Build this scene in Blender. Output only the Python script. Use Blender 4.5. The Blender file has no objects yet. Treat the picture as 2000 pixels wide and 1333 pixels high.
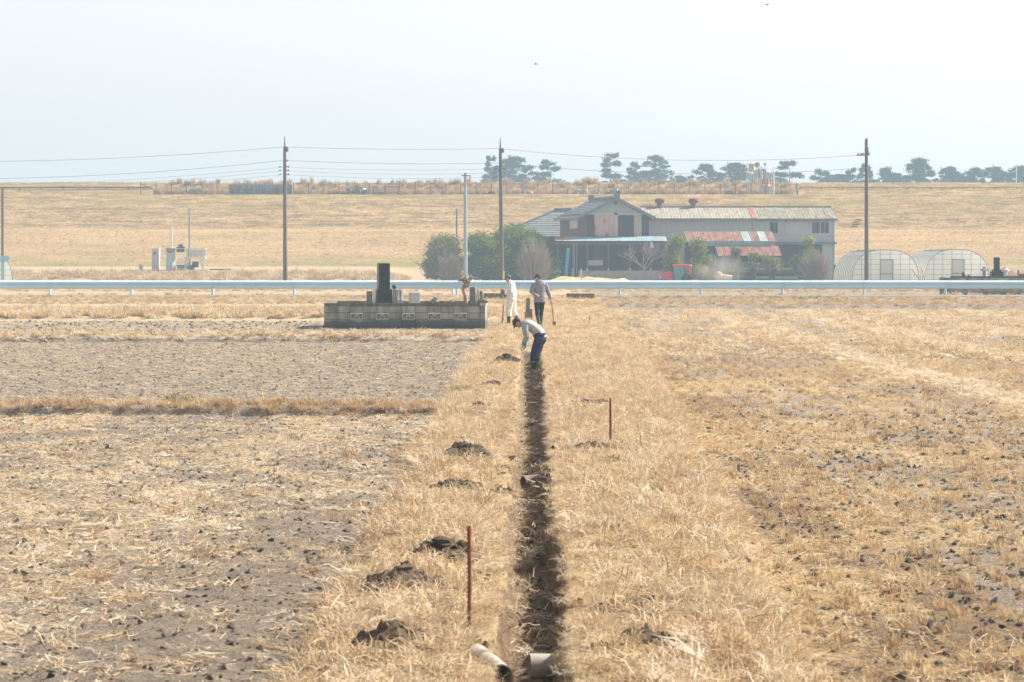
import bpy, bmesh, math, random
import numpy as np
from mathutils import Vector, Matrix

R = math.radians
rng = np.random.default_rng(7)
random.seed(7)
sc = bpy.context.scene
col = sc.collection

# ------------------------------------------------------------------ camera, sky, sun, exposure
F, CX, CY, CH = 5060.0, 1037.0, 500.0, 2.42      # focal in photo pixels, trench vanishing point, horizon, eye height
cam_d = bpy.data.cameras.new('camera'); cam = bpy.data.objects.new('camera', cam_d); col.objects.link(cam)
cam.location = (0, 0, CH); cam.rotation_euler = (R(90), 0, 0)
cam_d.sensor_width = 36; cam_d.lens = F * 36 / 2000
cam_d.shift_x = (1000 - CX) / 2000; cam_d.shift_y = -(666.5 - CY) / 2000
cam_d.clip_start = 0.5; cam_d.clip_end = 4000
cam_d.dof.use_dof = True; cam_d.dof.focus_distance = 85; cam_d.dof.aperture_fstop = 9
sc.camera = cam

SUN_AZ, SUN_EL = R(68), R(40)                      # azimuth measured from +Y towards +X
world = bpy.data.worlds.new('World'); sc.world = world; world.use_nodes = True
wn = world.node_tree.nodes; wl = world.node_tree.links
sky = wn.new('ShaderNodeTexSky'); sky.sky_type = 'NISHITA'; sky.sun_disc = False
sky.sun_elevation = SUN_EL; sky.sun_rotation = SUN_AZ; sky.altitude = 0
sky.air_density = 0.8; sky.dust_density = 1.2; sky.ozone_density = 0.6
bg = wn['Background']; bg.inputs['Strength'].default_value = 0.086
sky_desat = wn.new('ShaderNodeHueSaturation'); sky_desat.inputs['Saturation'].default_value = 0.06      # whole sky desaturated towards neutral white, no cloud is modelled
wl.new(sky.outputs[0], sky_desat.inputs['Color']); wl.new(sky_desat.outputs[0], bg.inputs[0])
sun_d = bpy.data.lights.new('sun', 'SUN'); sun_d.energy = 4.8; sun_d.angle = R(0.6); sun_d.color = (1, .93, .82)
sun = bpy.data.objects.new('sun', sun_d); col.objects.link(sun)
dsun = Vector((math.sin(SUN_AZ) * math.cos(SUN_EL), math.cos(SUN_AZ) * math.cos(SUN_EL), math.sin(SUN_EL)))
sun.rotation_euler = dsun.to_track_quat('Z', 'Y').to_euler()
sc.view_settings.view_transform = 'Standard'; sc.view_settings.look = 'None'
sc.view_settings.exposure = 1.12; sc.view_settings.gamma = 1
sc.render.engine = 'CYCLES'
cy = sc.cycles
cy.use_denoising = True; cy.max_bounces = 5; cy.diffuse_bounces = 2; cy.transparent_max_bounces = 12
cy.volume_bounces = 0; cy.transmission_bounces = 4; cy.glossy_bounces = 2; cy.sample_clamp_indirect = 6
cy.use_adaptive_sampling = False

HAZE_DENSITY = 0.00095
HAZE_COLOR = (0.64, 0.84, 1.0)

# ------------------------------------------------------------------ helpers
def PX(px, Y): return (px - CX) * Y / F
def PZ(py, Y): return CH - (py - CY) * Y / F
def P(px, py, Y): return Vector((PX(px, Y), Y, PZ(py, Y)))

def tag(o, label=None, cat=None, group=None, kind=None):
    if label: o['label'] = label
    if cat: o['category'] = cat
    if group: o['group'] = group
    if kind: o['kind'] = kind
    return o

def thing(name, label, cat, loc=(0, 0, 0), rz=0.0, group=None):
    o = bpy.data.objects.new(name, None); o.empty_display_size = .3
    col.objects.link(o); o.location = loc; o.rotation_euler = (0, 0, rz)
    return tag(o, label, cat, group)

def mesh_np(name, v, faces_flat, counts, smooth=False):
    me = bpy.data.meshes.new(name)
    v = np.asarray(v, dtype=np.float32); ff = np.asarray(faces_flat, dtype=np.int32); cn = np.asarray(counts, dtype=np.int32)
    me.vertices.add(len(v)); me.vertices.foreach_set('co', v.ravel())
    me.loops.add(len(ff)); me.loops.foreach_set('vertex_index', ff)
    me.polygons.add(len(cn))
    st = np.zeros(len(cn), dtype=np.int32); st[1:] = np.cumsum(cn)[:-1]
    me.polygons.foreach_set('loop_start', st)
    if smooth: me.polygons.foreach_set('use_smooth', np.ones(len(cn), dtype=bool))
    me.update(calc_edges=True); me.validate()
    return me

def link(name, me, mat=None, parent=None, loc=None, rz=None):
    o = bpy.data.objects.new(name, me); col.objects.link(o)
    if mat is not None and len(me.materials) == 0: me.materials.append(mat)
    if parent is not None: o.parent = parent
    if loc is not None: o.location = loc
    if rz is not None: o.rotation_euler = (0, 0, rz)
    return o

class MB:
    """collects shapes and links them as one mesh"""
    def __init__(s): s.v = []; s.f = []
    def add(s, vs, fs):
        b = len(s.v); s.v += [tuple(q) for q in vs]; s.f += [tuple(b + i for i in f) for f in fs]; return s
    def box(s, x0, x1, y0, y1, z0, z1):
        return s.add([(x0,y0,z0),(x1,y0,z0),(x1,y1,z0),(x0,y1,z0),(x0,y0,z1),(x1,y0,z1),(x1,y1,z1),(x0,y1,z1)],
                     [(0,3,2,1),(4,5,6,7),(0,1,5,4),(1,2,6,5),(2,3,7,6),(3,0,4,7)])
    def hexa(s, bot, top):   # 4 + 4 points
        return s.add(list(bot) + list(top), [(3,2,1,0),(4,5,6,7),(0,1,5,4),(1,2,6,5),(2,3,7,6),(3,0,4,7)])
    def bar(s, p0, p1, w, h=None):   # square bar
        h = h or w; p0 = Vector(p0); p1 = Vector(p1); t = (p1 - p0).normalized()
        up = Vector((0, 0, 1)) if abs(t.z) < .95 else Vector((0, 1, 0))
        a = t.cross(up).normalized() * w / 2; b = a.cross(t).normalized() * h / 2
        return s.hexa([p0-a-b, p0+a-b, p0+a+b, p0-a+b], [p1-a-b, p1+a-b, p1+a+b, p1-a+b])
    def path(s, pts, rad, n=8, cap=True, side=None):
        pts = [Vector(p) for p in pts]; m = len(pts)
        if not isinstance(rad, list): rad = [rad] * m
        b = len(s.v); prev = None
        for i, p in enumerate(pts):
            t = (pts[min(i+1, m-1)] - pts[max(i-1, 0)])
            t = t.normalized() if t.length > 1e-9 else Vector((0, 0, 1))
            if side is not None: a = Vector(side)
            elif prev is not None: a = prev
            else: a = Vector((1, 0, 0)) if abs(t.x) < .8 else Vector((0, 1, 0))
            a = (a - t * a.dot(t)).normalized(); prev = a; c = t.cross(a)
            r = rad[i]; ra, rb = r if hasattr(r, '__len__') else (r, r)
            for k in range(n):
                an = 2 * math.pi * k / n
                s.v.append(tuple(p + a * math.cos(an) * ra + c * math.sin(an) * rb))
        for i in range(m - 1):
            for k in range(n):
                s.f.append((b+i*n+k, b+i*n+(k+1) % n, b+(i+1)*n+(k+1) % n, b+(i+1)*n+k))
        if cap:
            s.f.append(tuple(b + k for k in reversed(range(n)))); s.f.append(tuple(b + (m-1)*n + k for k in range(n)))
        return s
    def tube(s, p0, p1, r0, r1=None, n=8): return s.path([p0, p1], [r0, r1 if r1 is not None else r0], n)
    def lathe(s, prof, c=(0, 0, 0), n=12):
        c = Vector(c); b = len(s.v); m = len(prof)
        for r, z in prof:
            for k in range(n):
                a = 2*math.pi*k/n; s.v.append((c.x + r*math.cos(a), c.y + r*math.sin(a), c.z + z))
        for i in range(m-1):
            for k in range(n): s.f.append((b+i*n+k, b+i*n+(k+1) % n, b+(i+1)*n+(k+1) % n, b+(i+1)*n+k))
        s.f.append(tuple(b+k for k in reversed(range(n)))); s.f.append(tuple(b+(m-1)*n+k for k in range(n)))
        return s
    def prism(s, pts, axis, a0, a1):  # polygon in the plane across axis ('x': pts are (y,z); 'y': pts are (x,z); 'z': (x,y))
        n = len(pts)
        def q(p, a): return {'x': (a, p[0], p[1]), 'y': (p[0], a, p[1]), 'z': (p[0], p[1], a)}[axis]
        b = len(s.v); s.v += [q(p, a0) for p in pts] + [q(p, a1) for p in pts]
        for i in range(n): s.f.append((b+i, b+(i+1) % n, b+n+(i+1) % n, b+n+i))
        s.f.append(tuple(b+i for i in reversed(range(n)))); s.f.append(tuple(b+n+i for i in range(n)))
        return s
    def ball(s, c, r, n=8, m=6, sq=(1, 1, 1)):
        c = Vector(c); b = len(s.v)
        s.v.append((c.x, c.y, c.z - r*sq[2]))
        for i in range(1, m):
            th = math.pi * i / m
            for k in range(n):
                a = 2*math.pi*k/n
                s.v.append((c.x + r*sq[0]*math.sin(th)*math.cos(a), c.y + r*sq[1]*math.sin(th)*math.sin(a), c.z - r*sq[2]*math.cos(th)))
        s.v.append((c.x, c.y, c.z + r*sq[2])); e = len(s.v) - 1
        for k in range(n): s.f.append((b, b+1+(k+1) % n, b+1+k)); s.f.append((e, b+1+(m-2)*n+k, b+1+(m-2)*n+(k+1) % n))
        for i in range(m-2):
            for k in range(n): s.f.append((b+1+i*n+k, b+1+i*n+(k+1) % n, b+1+(i+1)*n+(k+1) % n, b+1+(i+1)*n+k))
        return s
    def mesh(s, name, smooth=False, fix=True):
        me = bpy.data.meshes.new(name); me.from_pydata(s.v, [], s.f)
        if fix:
            bm = bmesh.new(); bm.from_mesh(me); bmesh.ops.recalc_face_normals(bm, faces=bm.faces); bm.to_mesh(me); bm.free()
        if smooth:
            me.polygons.foreach_set('use_smooth', np.ones(len(me.polygons), dtype=bool)); me.set_sharp_from_angle(angle=R(40))
        me.update(); return me
    def build(s, name, mat, parent=None, loc=None, rz=None, smooth=False):
        return link(name, s.mesh(name, smooth), mat, parent, loc, rz)

def hash2(ix, iy, seed):
    h = (ix.astype(np.int64) * 374761393 + iy.astype(np.int64) * 668265263 + seed * 1274126177) & 0xffffffff
    h = ((h ^ (h >> 13)) * 1274126177) & 0xffffffff
    return ((h ^ (h >> 16)) & 0xffff) / 65535.0
def vnoise(x, y, seed=0):
    x = np.asarray(x, float); y = np.asarray(y, float)
    ix = np.floor(x); iy = np.floor(y); fx = x - ix; fy = y - iy
    fx = fx*fx*(3-2*fx); fy = fy*fy*(3-2*fy)
    a = hash2(ix, iy, seed); b = hash2(ix+1, iy, seed); c = hash2(ix, iy+1, seed); d = hash2(ix+1, iy+1, seed)
    return (a*(1-fx)+b*fx)*(1-fy) + (c*(1-fx)+d*fx)*fy
def fbm(x, y, seed=0, o=4):
    t = 0; a = .5; s = 0
    for i in range(o):
        t = t + a * vnoise(x * 2**i + i*17.3, y * 2**i - i*9.1, seed + i); s += a; a *= .5
    return t / s
def sstep(a, b, x):
    t = np.clip((x - a) / (b - a), 0, 1); return t*t*(3-2*t)

# ------------------------------------------------------------------ materials
def newmat(name):
    m = bpy.data.materials.new(name); m.use_nodes = True
    return m, m.node_tree.nodes, m.node_tree.links, m.node_tree.nodes['Principled BSDF']

def M(name, c1, c2=None, scale=4., rough=.85, metal=0., bump=0., bscale=None, stretch=(1, 1, 1), rnd=0., spec=.3, detail=6, contrast=.5, world_pos=False):
    """plain procedural material: two colours mixed by noise, optional relief and a different shade for each object"""
    m, n, l, b = newmat(name)
    b.inputs['Roughness'].default_value = rough; b.inputs['Metallic'].default_value = metal
    b.inputs['Specular IOR Level'].default_value = spec
    c2 = c2 or tuple(x * .8 for x in c1)
    if world_pos: src = n.new('ShaderNodeNewGeometry').outputs['Position']
    else: src = n.new('ShaderNodeTexCoord').outputs['Object']
    mp = n.new('ShaderNodeMapping'); mp.inputs['Scale'].default_value = stretch; l.new(src, mp.inputs[0])
    info = n.new('ShaderNodeObjectInfo')
    no = n.new('ShaderNodeTexNoise'); no.noise_dimensions = '4D'; no.inputs['Scale'].default_value = scale; no.inputs['Detail'].default_value = detail
    l.new(mp.outputs[0], no.inputs['Vector'])
    mu = n.new('ShaderNodeMath'); mu.operation = 'MULTIPLY'; mu.inputs[1].default_value = 37.; l.new(info.outputs['Random'], mu.inputs[0]); l.new(mu.outputs[0], no.inputs['W'])
    rp = n.new('ShaderNodeValToRGB'); e = rp.color_ramp.elements
    e[0].position = .5 - contrast * .4; e[1].position = .5 + contrast * .4
    e[0].color = (*c1, 1); e[1].color = (*c2, 1); l.new(no.outputs['Fac'], rp.inputs[0])
    outc = rp.outputs[0]
    if rnd:
        mr = n.new('ShaderNodeMapRange'); mr.inputs['To Min'].default_value = 1 - rnd; mr.inputs['To Max'].default_value = 1 + rnd
        l.new(info.outputs['Random'], mr.inputs['Value'])
        hs = n.new('ShaderNodeHueSaturation'); l.new(mr.outputs[0], hs.inputs['Value']); l.new(outc, hs.inputs['Color']); outc = hs.outputs[0]
    l.new(outc, b.inputs['Base Color'])
    if bump:
        n2 = n.new('ShaderNodeTexNoise'); n2.inputs['Scale'].default_value = bscale or scale * 4; n2.inputs['Detail'].default_value = 5
        l.new(mp.outputs[0], n2.inputs['Vector'])
        bp = n.new('ShaderNodeBump'); bp.inputs['Strength'].default_value = 1; bp.inputs['Distance'].default_value = bump
        l.new(n2.outputs['Fac'], bp.inputs['Height']); l.new(bp.outputs[0], b.inputs['Normal'])
    return m

def leafmat(name, cols, trans=.3, rndmix=.5):
    """foliage, straw and reeds: colour from a per-blade value and a per-clump value"""
    m, n, l, b = newmat(name); n.remove(b)
    at = n.new('ShaderNodeAttribute'); at.attribute_name = 'tint'
    info = n.new('ShaderNodeObjectInfo')
    mx = n.new('ShaderNodeMix'); mx.data_type = 'FLOAT'; mx.inputs[0].default_value = rndmix
    l.new(at.outputs['Fac'], mx.inputs[2]); l.new(info.outputs['Random'], mx.inputs[3])
    rp = n.new('ShaderNodeValToRGB'); el = rp.color_ramp.elements
    while len(el) < len(cols): el.new(.5)
    for i, c in enumerate(cols): el[i].position = .15 + .7 * i / max(1, len(cols)-1); el[i].color = (*c, 1)
    l.new(mx.outputs[0], rp.inputs[0])
    d = n.new('ShaderNodeBsdfDiffuse'); t = n.new('ShaderNodeBsdfTranslucent'); s = n.new('ShaderNodeMixShader'); s.inputs[0].default_value = trans
    l.new(rp.outputs[0], d.inputs[0]); l.new(rp.outputs[0], t.inputs[0]); l.new(d.outputs[0], s.inputs[1]); l.new(t.outputs[0], s.inputs[2])
    l.new(s.outputs[0], n['Material Output'].inputs['Surface'])
    return m

def soilmat(name, soil1, soil2, straw1, straw2, fleck=.5):
    """bare earth with straw litter; the vertex value 'cover' says how much straw lies there"""
    m, n, l, b = newmat(name); b.inputs['Roughness'].default_value = .95; b.inputs['Specular IOR Level'].default_value = .1
    pos = n.new('ShaderNodeNewGeometry').outputs['Position']
    def noise(scale, detail=4, stretch=None, rough=.6):
        no = n.new('ShaderNodeTexNoise'); no.inputs['Scale'].default_value = scale; no.inputs['Detail'].default_value = detail; no.inputs['Roughness'].default_value = rough
        if stretch:
            mp = n.new('ShaderNodeMapping'); mp.inputs['Scale'].default_value = stretch; l.new(pos, mp.inputs[0]); l.new(mp.outputs[0], no.inputs['Vector'])
        else: l.new(pos, no.inputs['Vector'])
        return no.outputs['Fac']
    def ramp(f, a, ca, b_, cb):
        r = n.new('ShaderNodeValToRGB'); r.color_ramp.elements[0].position = a; r.color_ramp.elements[1].position = b_
        r.color_ramp.elements[0].color = (*ca, 1); r.color_ramp.elements[1].color = (*cb, 1); l.new(f, r.inputs[0]); return r.outputs[0]
    s = ramp(noise(9, 6), .3, soil1, .7, soil2)
    g = ramp(noise(26, 5, None, .7), .35, straw1, .65, straw2)
    at = n.new('ShaderNodeAttribute'); at.attribute_name = 'cover'
    fl = noise(34, 4, (1, .7, 1), .75)
    ad = n.new('ShaderNodeMath'); ad.operation = 'MULTIPLY_ADD'; ad.inputs[1].default_value = .62; ad.inputs[2].default_value = -.31; l.new(at.outputs['Fac'], ad.inputs[0])
    su = n.new('ShaderNodeMath'); l.new(ad.outputs[0], su.inputs[0]); l.new(fl, su.inputs[1])
    mr = n.new('ShaderNodeMapRange'); mr.inputs['From Min'].default_value = .46; mr.inputs['From Max'].default_value = .56; l.new(su.outputs[0], mr.inputs[0])
    mx = n.new('ShaderNodeMix'); mx.data_type = 'RGBA'; l.new(mr.outputs[0], mx.inputs[0]); l.new(s, mx.inputs[6]); l.new(g, mx.inputs[7])
    pep = ramp(noise(55, 3, None, .8), .36, (.55,.54,.52), .64, (1.3,1.28,1.25))
    pm = n.new('ShaderNodeMix'); pm.data_type = 'RGBA'; pm.blend_type = 'MULTIPLY'; pm.inputs[0].default_value = 1; l.new(mx.outputs[2], pm.inputs[6]); l.new(pep, pm.inputs[7])
    l.new(pm.outputs[2], b.inputs['Base Color'])
    bp = n.new('ShaderNodeBump'); bp.inputs['Distance'].default_value = .06; l.new(noise(26, 7, None, .75), bp.inputs['Height']); l.new(bp.outputs[0], b.inputs['Normal'])
    return m

STRAW = [(.36,.25,.15), (.53,.39,.245), (.65,.505,.335), (.75,.62,.45)]
PALE = [(.43,.33,.23), (.61,.50,.36), (.73,.62,.48), (.82,.73,.60)]
GOLD = [(.35,.235,.13), (.53,.38,.215), (.63,.48,.29), (.72,.58,.39)]
RUST = [(.28,.155,.085), (.41,.25,.14), (.52,.36,.21), (.6,.46,.3)]
m_straw = leafmat('dry_grass', STRAW); m_pale = leafmat('pale_straw', PALE); m_gold = leafmat('golden_straw', GOLD); m_rustgrass = leafmat('red_brown_grass', RUST)
m_green = leafmat('green_weed', [(.06,.13,.025), (.12,.22,.04), (.2,.3,.07)])
m_reed = leafmat('reed', [(.26,.15,.09), (.42,.27,.17), (.52,.36,.24), (.56,.42,.3)])
m_levgrass = leafmat('levee_grass', [(.34,.23,.10), (.46,.32,.15), (.54,.38,.18), (.58,.43,.22)], .2)
m_clod = M('earth_clod', (.22,.18,.145), (.34,.285,.235), 6, .95, bump=.02, rnd=.35, spec=.1)
m_darkclod = M('moist_earth', (.07,.048,.032), (.16,.115,.078), 8, .9, bump=.02, rnd=.3, spec=.15)
m_soil_left = soilmat('rough_soil', (.22,.183,.152), (.35,.295,.245), (.40,.325,.235), (.58,.49,.375))
m_soil_grey = soilmat('tilled_soil', (.20,.172,.145), (.33,.288,.245), (.40,.34,.26), (.58,.51,.41))
m_soil_right = soilmat('stubble_soil', (.26,.216,.178), (.38,.322,.27), (.45,.35,.225), (.62,.52,.37))
m_soil_strip = soilmat('bank_soil', (.20,.14,.092), (.35,.255,.175), (.46,.34,.20), (.64,.49,.29))
m_farfield = soilmat('far_soil', (.25,.19,.14), (.36,.28,.21), (.44,.32,.19), (.58,.45,.28))

def asphalt():
    return M('asphalt', (.17,.165,.16), (.22,.215,.205), 3, .9, bump=.004, bscale=60)
m_asphalt = asphalt()
m_ground = M('plain_earth', (.24,.18,.12), (.34,.26,.17), .2, .95, world_pos=True)

# ------------------------------------------------------------------ the lie of the land
LP = np.array([(0,0),(38.99,0),(39.07,.11),(39.3,.14),(39.6,.14),(40.1,.1),(69.2,.1),(69.6,.27),(70.5,.28),(71.5,.15),(89.5,.15),(90.3,.3),(92.5,.32),(93.6,.16),
               (95,.3),(99,.32),(100.4,.2),(113,.2),(116,.32),(121.4,.5)])
RP = np.array([(0,0),(114.6,0),(115.1,.2),(116.2,.25),(118,.3),(121.4,.5)])
FP = np.array([(121.4,.5),(126.9,.5),(128.6,.12),(150,.08),(171,.05),(172,.16),(174,.16),(175,.03),(195,0),(214,.05),(228,-.42),(240,-.42),(249,0.0),(254,.5),(264,1.2),(270,1.3),
               (279.4,5.1),(280.4,5.25),(290,9.3),(295.6,9.4),(300,10.9),(306,10.9),(326,4.2),(900,4.)])
PADP = np.array([(121.4,.5),(126.9,.5),(128.6,.12),(150,.08),(171,.05),(172,.16),(174,.16),(175,.03),(195,0),(214,.05),(226,-.42),(237,-.42),(240,0.05),(262,.1),(266,.6),(270,1.3),
                 (279.4,5.1),(280.4,5.25),(290,9.3),(295.6,9.4),(300,10.9),(306,10.9),(326,4.2),(900,4.)])
def xr(Y): return np.interp(Y, [10, 15, 27, 49, 100], [1.2, 1.3, 1.65, 2.1, 2.9])
TRENCH_END = 61.5
def trench(X, Y):
    cx = .03 * (fbm(Y*.5, Y*0+3, 61, 2) - .5) + .0
    hw = np.interp(Y, [15, 30, 58], [.172, .172, .195]) + .10 * (fbm(Y*1.3, np.sign(X)*5.0, 51, 3) - .5) + .07 * (fbm(Y*5.5, np.sign(X)*9.0, 52, 2) - .5)
    d = (.28 + .12*sstep(30, 58, Y) + .08*(fbm(X*5, Y*2.2, 54, 3)-.5)) * (1 - sstep(TRENCH_END, TRENCH_END + .8, Y))
    return d * (1 - sstep(hw - .03, hw + .05, np.abs(X - cx))), hw, cx
def H(X, Y, fine=True):
    X = np.asarray(X, float); Y = np.asarray(Y, float); X, Y = np.broadcast_arrays(X, Y)
    jit = .25 * (fbm(Y*.6, Y*0, 11, 3) - .5)
    zl = np.interp(Y + .5*(fbm(X*.25, X*0, 13, 3) - .5)*(Y < 112)*.5, LP[:,0], LP[:,1])
    zr = np.interp(Y + .7*(fbm(X*.2, X*0, 14, 3) - .5)*(Y > 100)*(Y < 119), RP[:,0], RP[:,1])
    wl_ = sstep(-1.1, -1.4, X + jit); wr_ = sstep(0, .5, X - xr(Y))
    zs = .12 + np.interp(Y, [0, 113, 121.4], [0, 0, .43])
    z = zl*wl_ + zr*wr_ + zs*(1-wl_-wr_)
    pad = sstep(-16, -11.5, X) * sstep(40, 34, X)
    zf = np.interp(Y, FP[:,0], FP[:,1])*(1-pad) + np.interp(Y, PADP[:,0], PADP[:,1])*pad
    z = np.where(Y > 121.4, zf, z)
    if fine:
        near = (Y < 119)
        rough = .05*(fbm(X*1.1, Y*1.1, 1, 3)-.5) + .05*(fbm(X*4.5, Y*4.5, 2, 3)-.5) + .035*np.maximum(0, fbm(X*9, Y*9, 3, 2)-.52)*4*(.3+.7*fbm(X*.8, Y*.8, 4, 2))
        grey = wl_ * (Y > 40.3) * (Y < 69)
        z = z + rough * near * (1 - .45*grey) + .08*(fbm(X*1.6, Y*1.6, 5, 3)-.5)*near*(1-wl_-wr_)
        lev = sstep(268, 274, Y) * (1 - sstep(300, 310, Y))
        z = z + lev * (.2*(fbm(X*.06, Y*.3, 21, 4)-.5) + .05*(fbm(X*.9, Y*.9, 22, 3)-.5))
        z = z + (Y > 128)*(Y < 268)*.1*(fbm(X*.5, Y*.5, 23, 3)-.5)
    t, _, _ = trench(X, Y)
    z = z - t * (Y < 64)
    return z

def cover(X, Y):
    """how much straw lies on the ground, 0..1"""
    X = np.asarray(X, float); Y = np.asarray(Y, float); X, Y = np.broadcast_arrays(X, Y)
    jit = .5 * (fbm(Y*.6, Y*0, 11, 3) - .5)
    wl_ = sstep(-1.0, -1.4, X + jit); wr_ = sstep(-.1, .6, X - xr(Y))
    n1 = fbm(X*.55, Y*.3, 31, 4); n2 = fbm(X*1.7, Y*1.2, 32, 3)
    cl = np.where(Y < 38.8, np.clip(.12 + 1.5*(.6*n1+.4*n2 - .36), .04, .8), .02)
    cl = np.where((Y >= 39.4) & (Y < 69.4), .22 + .2*n2, cl)
    cl = np.where((Y >= 69.4) & (Y < 71.2), .75, cl)
    cl = np.where((Y >= 71.2) & (Y < 89.5), .25 + .3*n2, cl)
    cl = np.where((Y >= 89.5) & (Y < 99.8), .95, cl); cl = np.where((Y > 92.9) & (Y < 94.4), .35, cl)
    cl = np.where((Y >= 99.8) & (Y < 113), .3+.5*n1, cl); cl = np.where(Y >= 113, .6, cl)
    row = np.exp(-(((X - .6 + .35*(n2-.5)) % 3.6 - 3.6*.0 - 0) - 0)**2 / .25)
    d = np.abs(((X - 7.8 + .6*(fbm(Y*.1, Y*0, 35, 2)-.5) + 1.8) % 3.6) - 1.8)
    wind = np.exp(-(d/.45)**2) * sstep(5, 7, X)
    cr = np.clip(.26 + 1.7*(.6*n1+.4*n2 - .36), .08, .85) + .5*wind
    cr = np.where(Y > 114.4, .35, cr)
    cs = .9 + .35*(n2-.5)
    t, hw, cx = trench(X, Y)
    cs = cs * (1 - .97*np.clip(t/.03, 0, 1)*(Y < 64))
    c = cl*wl_ + cr*wr_ + cs*(1-wl_-wr_)
    return np.clip(c, 0, 1)

def sheet(name, xa, xb, rows, ncol, mat, colpow=1.0, kind='structure'):
    rows = np.asarray(rows); nr = len(rows)
    u = np.linspace(0, 1, ncol)
    Xa = np.array([xa(y) for y in rows])[:, None]; Xb = np.array([xb(y) for y in rows])[:, None]
    if colpow > 0: uu = u ** colpow
    else: uu = 1 - (1 - u) ** (-colpow)
    X = Xa + (Xb - Xa) * uu[None]; Y = np.repeat(rows[:, None], ncol, 1)
    Z = H(X, Y)
    v = np.stack([X, Y, Z], -1).reshape(-1, 3)
    i = np.arange((nr-1)*(ncol-1)); r = i // (ncol-1); c = i % (ncol-1); a = r*ncol + c
    f = np.stack([a, a+1, a+ncol+1, a+ncol], 1).ravel()
    me = mesh_np(name, v, f, np.full(len(i), 4), smooth=True)
    at = me.attributes.new('cover', 'FLOAT', 'POINT'); at.data.foreach_set('value', cover(X, Y).ravel().astype(np.float32))
    o = link(name, me, mat); tag(o, kind=kind); return o

def geo(a, b, ratio, extra=()):
    y = [a]
    while y[-1] < b: y.append(y[-1]*ratio)
    y[-1] = b
    for (p, q, st) in extra: y += list(np.arange(p, q, st))
    y = np.unique(np.round([t for t in y if a <= t <= b], 3)); return y

base = MB(); base.add([(-1500,-300,-1.2),(1500,-300,-1.2),(1500,1600,-1.2),(-1500,1600,-1.2)], [(0,1,2,3)])
tag(base.build('ground', m_ground), kind='structure')
wide = lambda y: .27*y + 4
sheet('rough_field', lambda y: -wide(y), lambda y: -1.25, geo(9, 39.7, 1.0042, [(38.4, 39.7, .05)]), 230, m_soil_left, 1)
sheet('tilled_field', lambda y: -wide(y), lambda y: -1.25, geo(39.7, 89.2, 1.005, [(39.7, 40.4, .06), (68.8, 71.8, .08)]), 210, m_soil_grey, 1)
sheet('far_strip_field', lambda y: -wide(y), lambda y: -1.25, geo(89.2, 121.4, 1.004, [(89.2, 101, .12)]), 200, m_soil_right, 1)
sheet('grass_bank', lambda y: -1.25, lambda y: 3.2, np.concatenate([np.arange(9, 30, .05), np.arange(30, 63, .08), np.arange(63, 121.5, .2)]), 118, m_soil_strip, 1)
sheet('stubble_field', lambda y: 3.2, lambda y: 3.2 + wide(y), geo(9, 121.4, 1.0045, [(114, 117, .1)]), 230, m_soil_right, 1)
far_rows = np.concatenate([np.arange(126.5, 180, .5), np.arange(180, 268, 1.), np.arange(268, 302, .25), np.arange(302, 330, 2), np.geomspace(330, 1500, 20)])
def far_x(s): return lambda y: s * (140 if y < 320 else 140 + (y-320)*1.0)
sheet('far_field', far_x(-1), far_x(1), far_rows[(far_rows <= 268.5)], 360, m_farfield)

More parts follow.
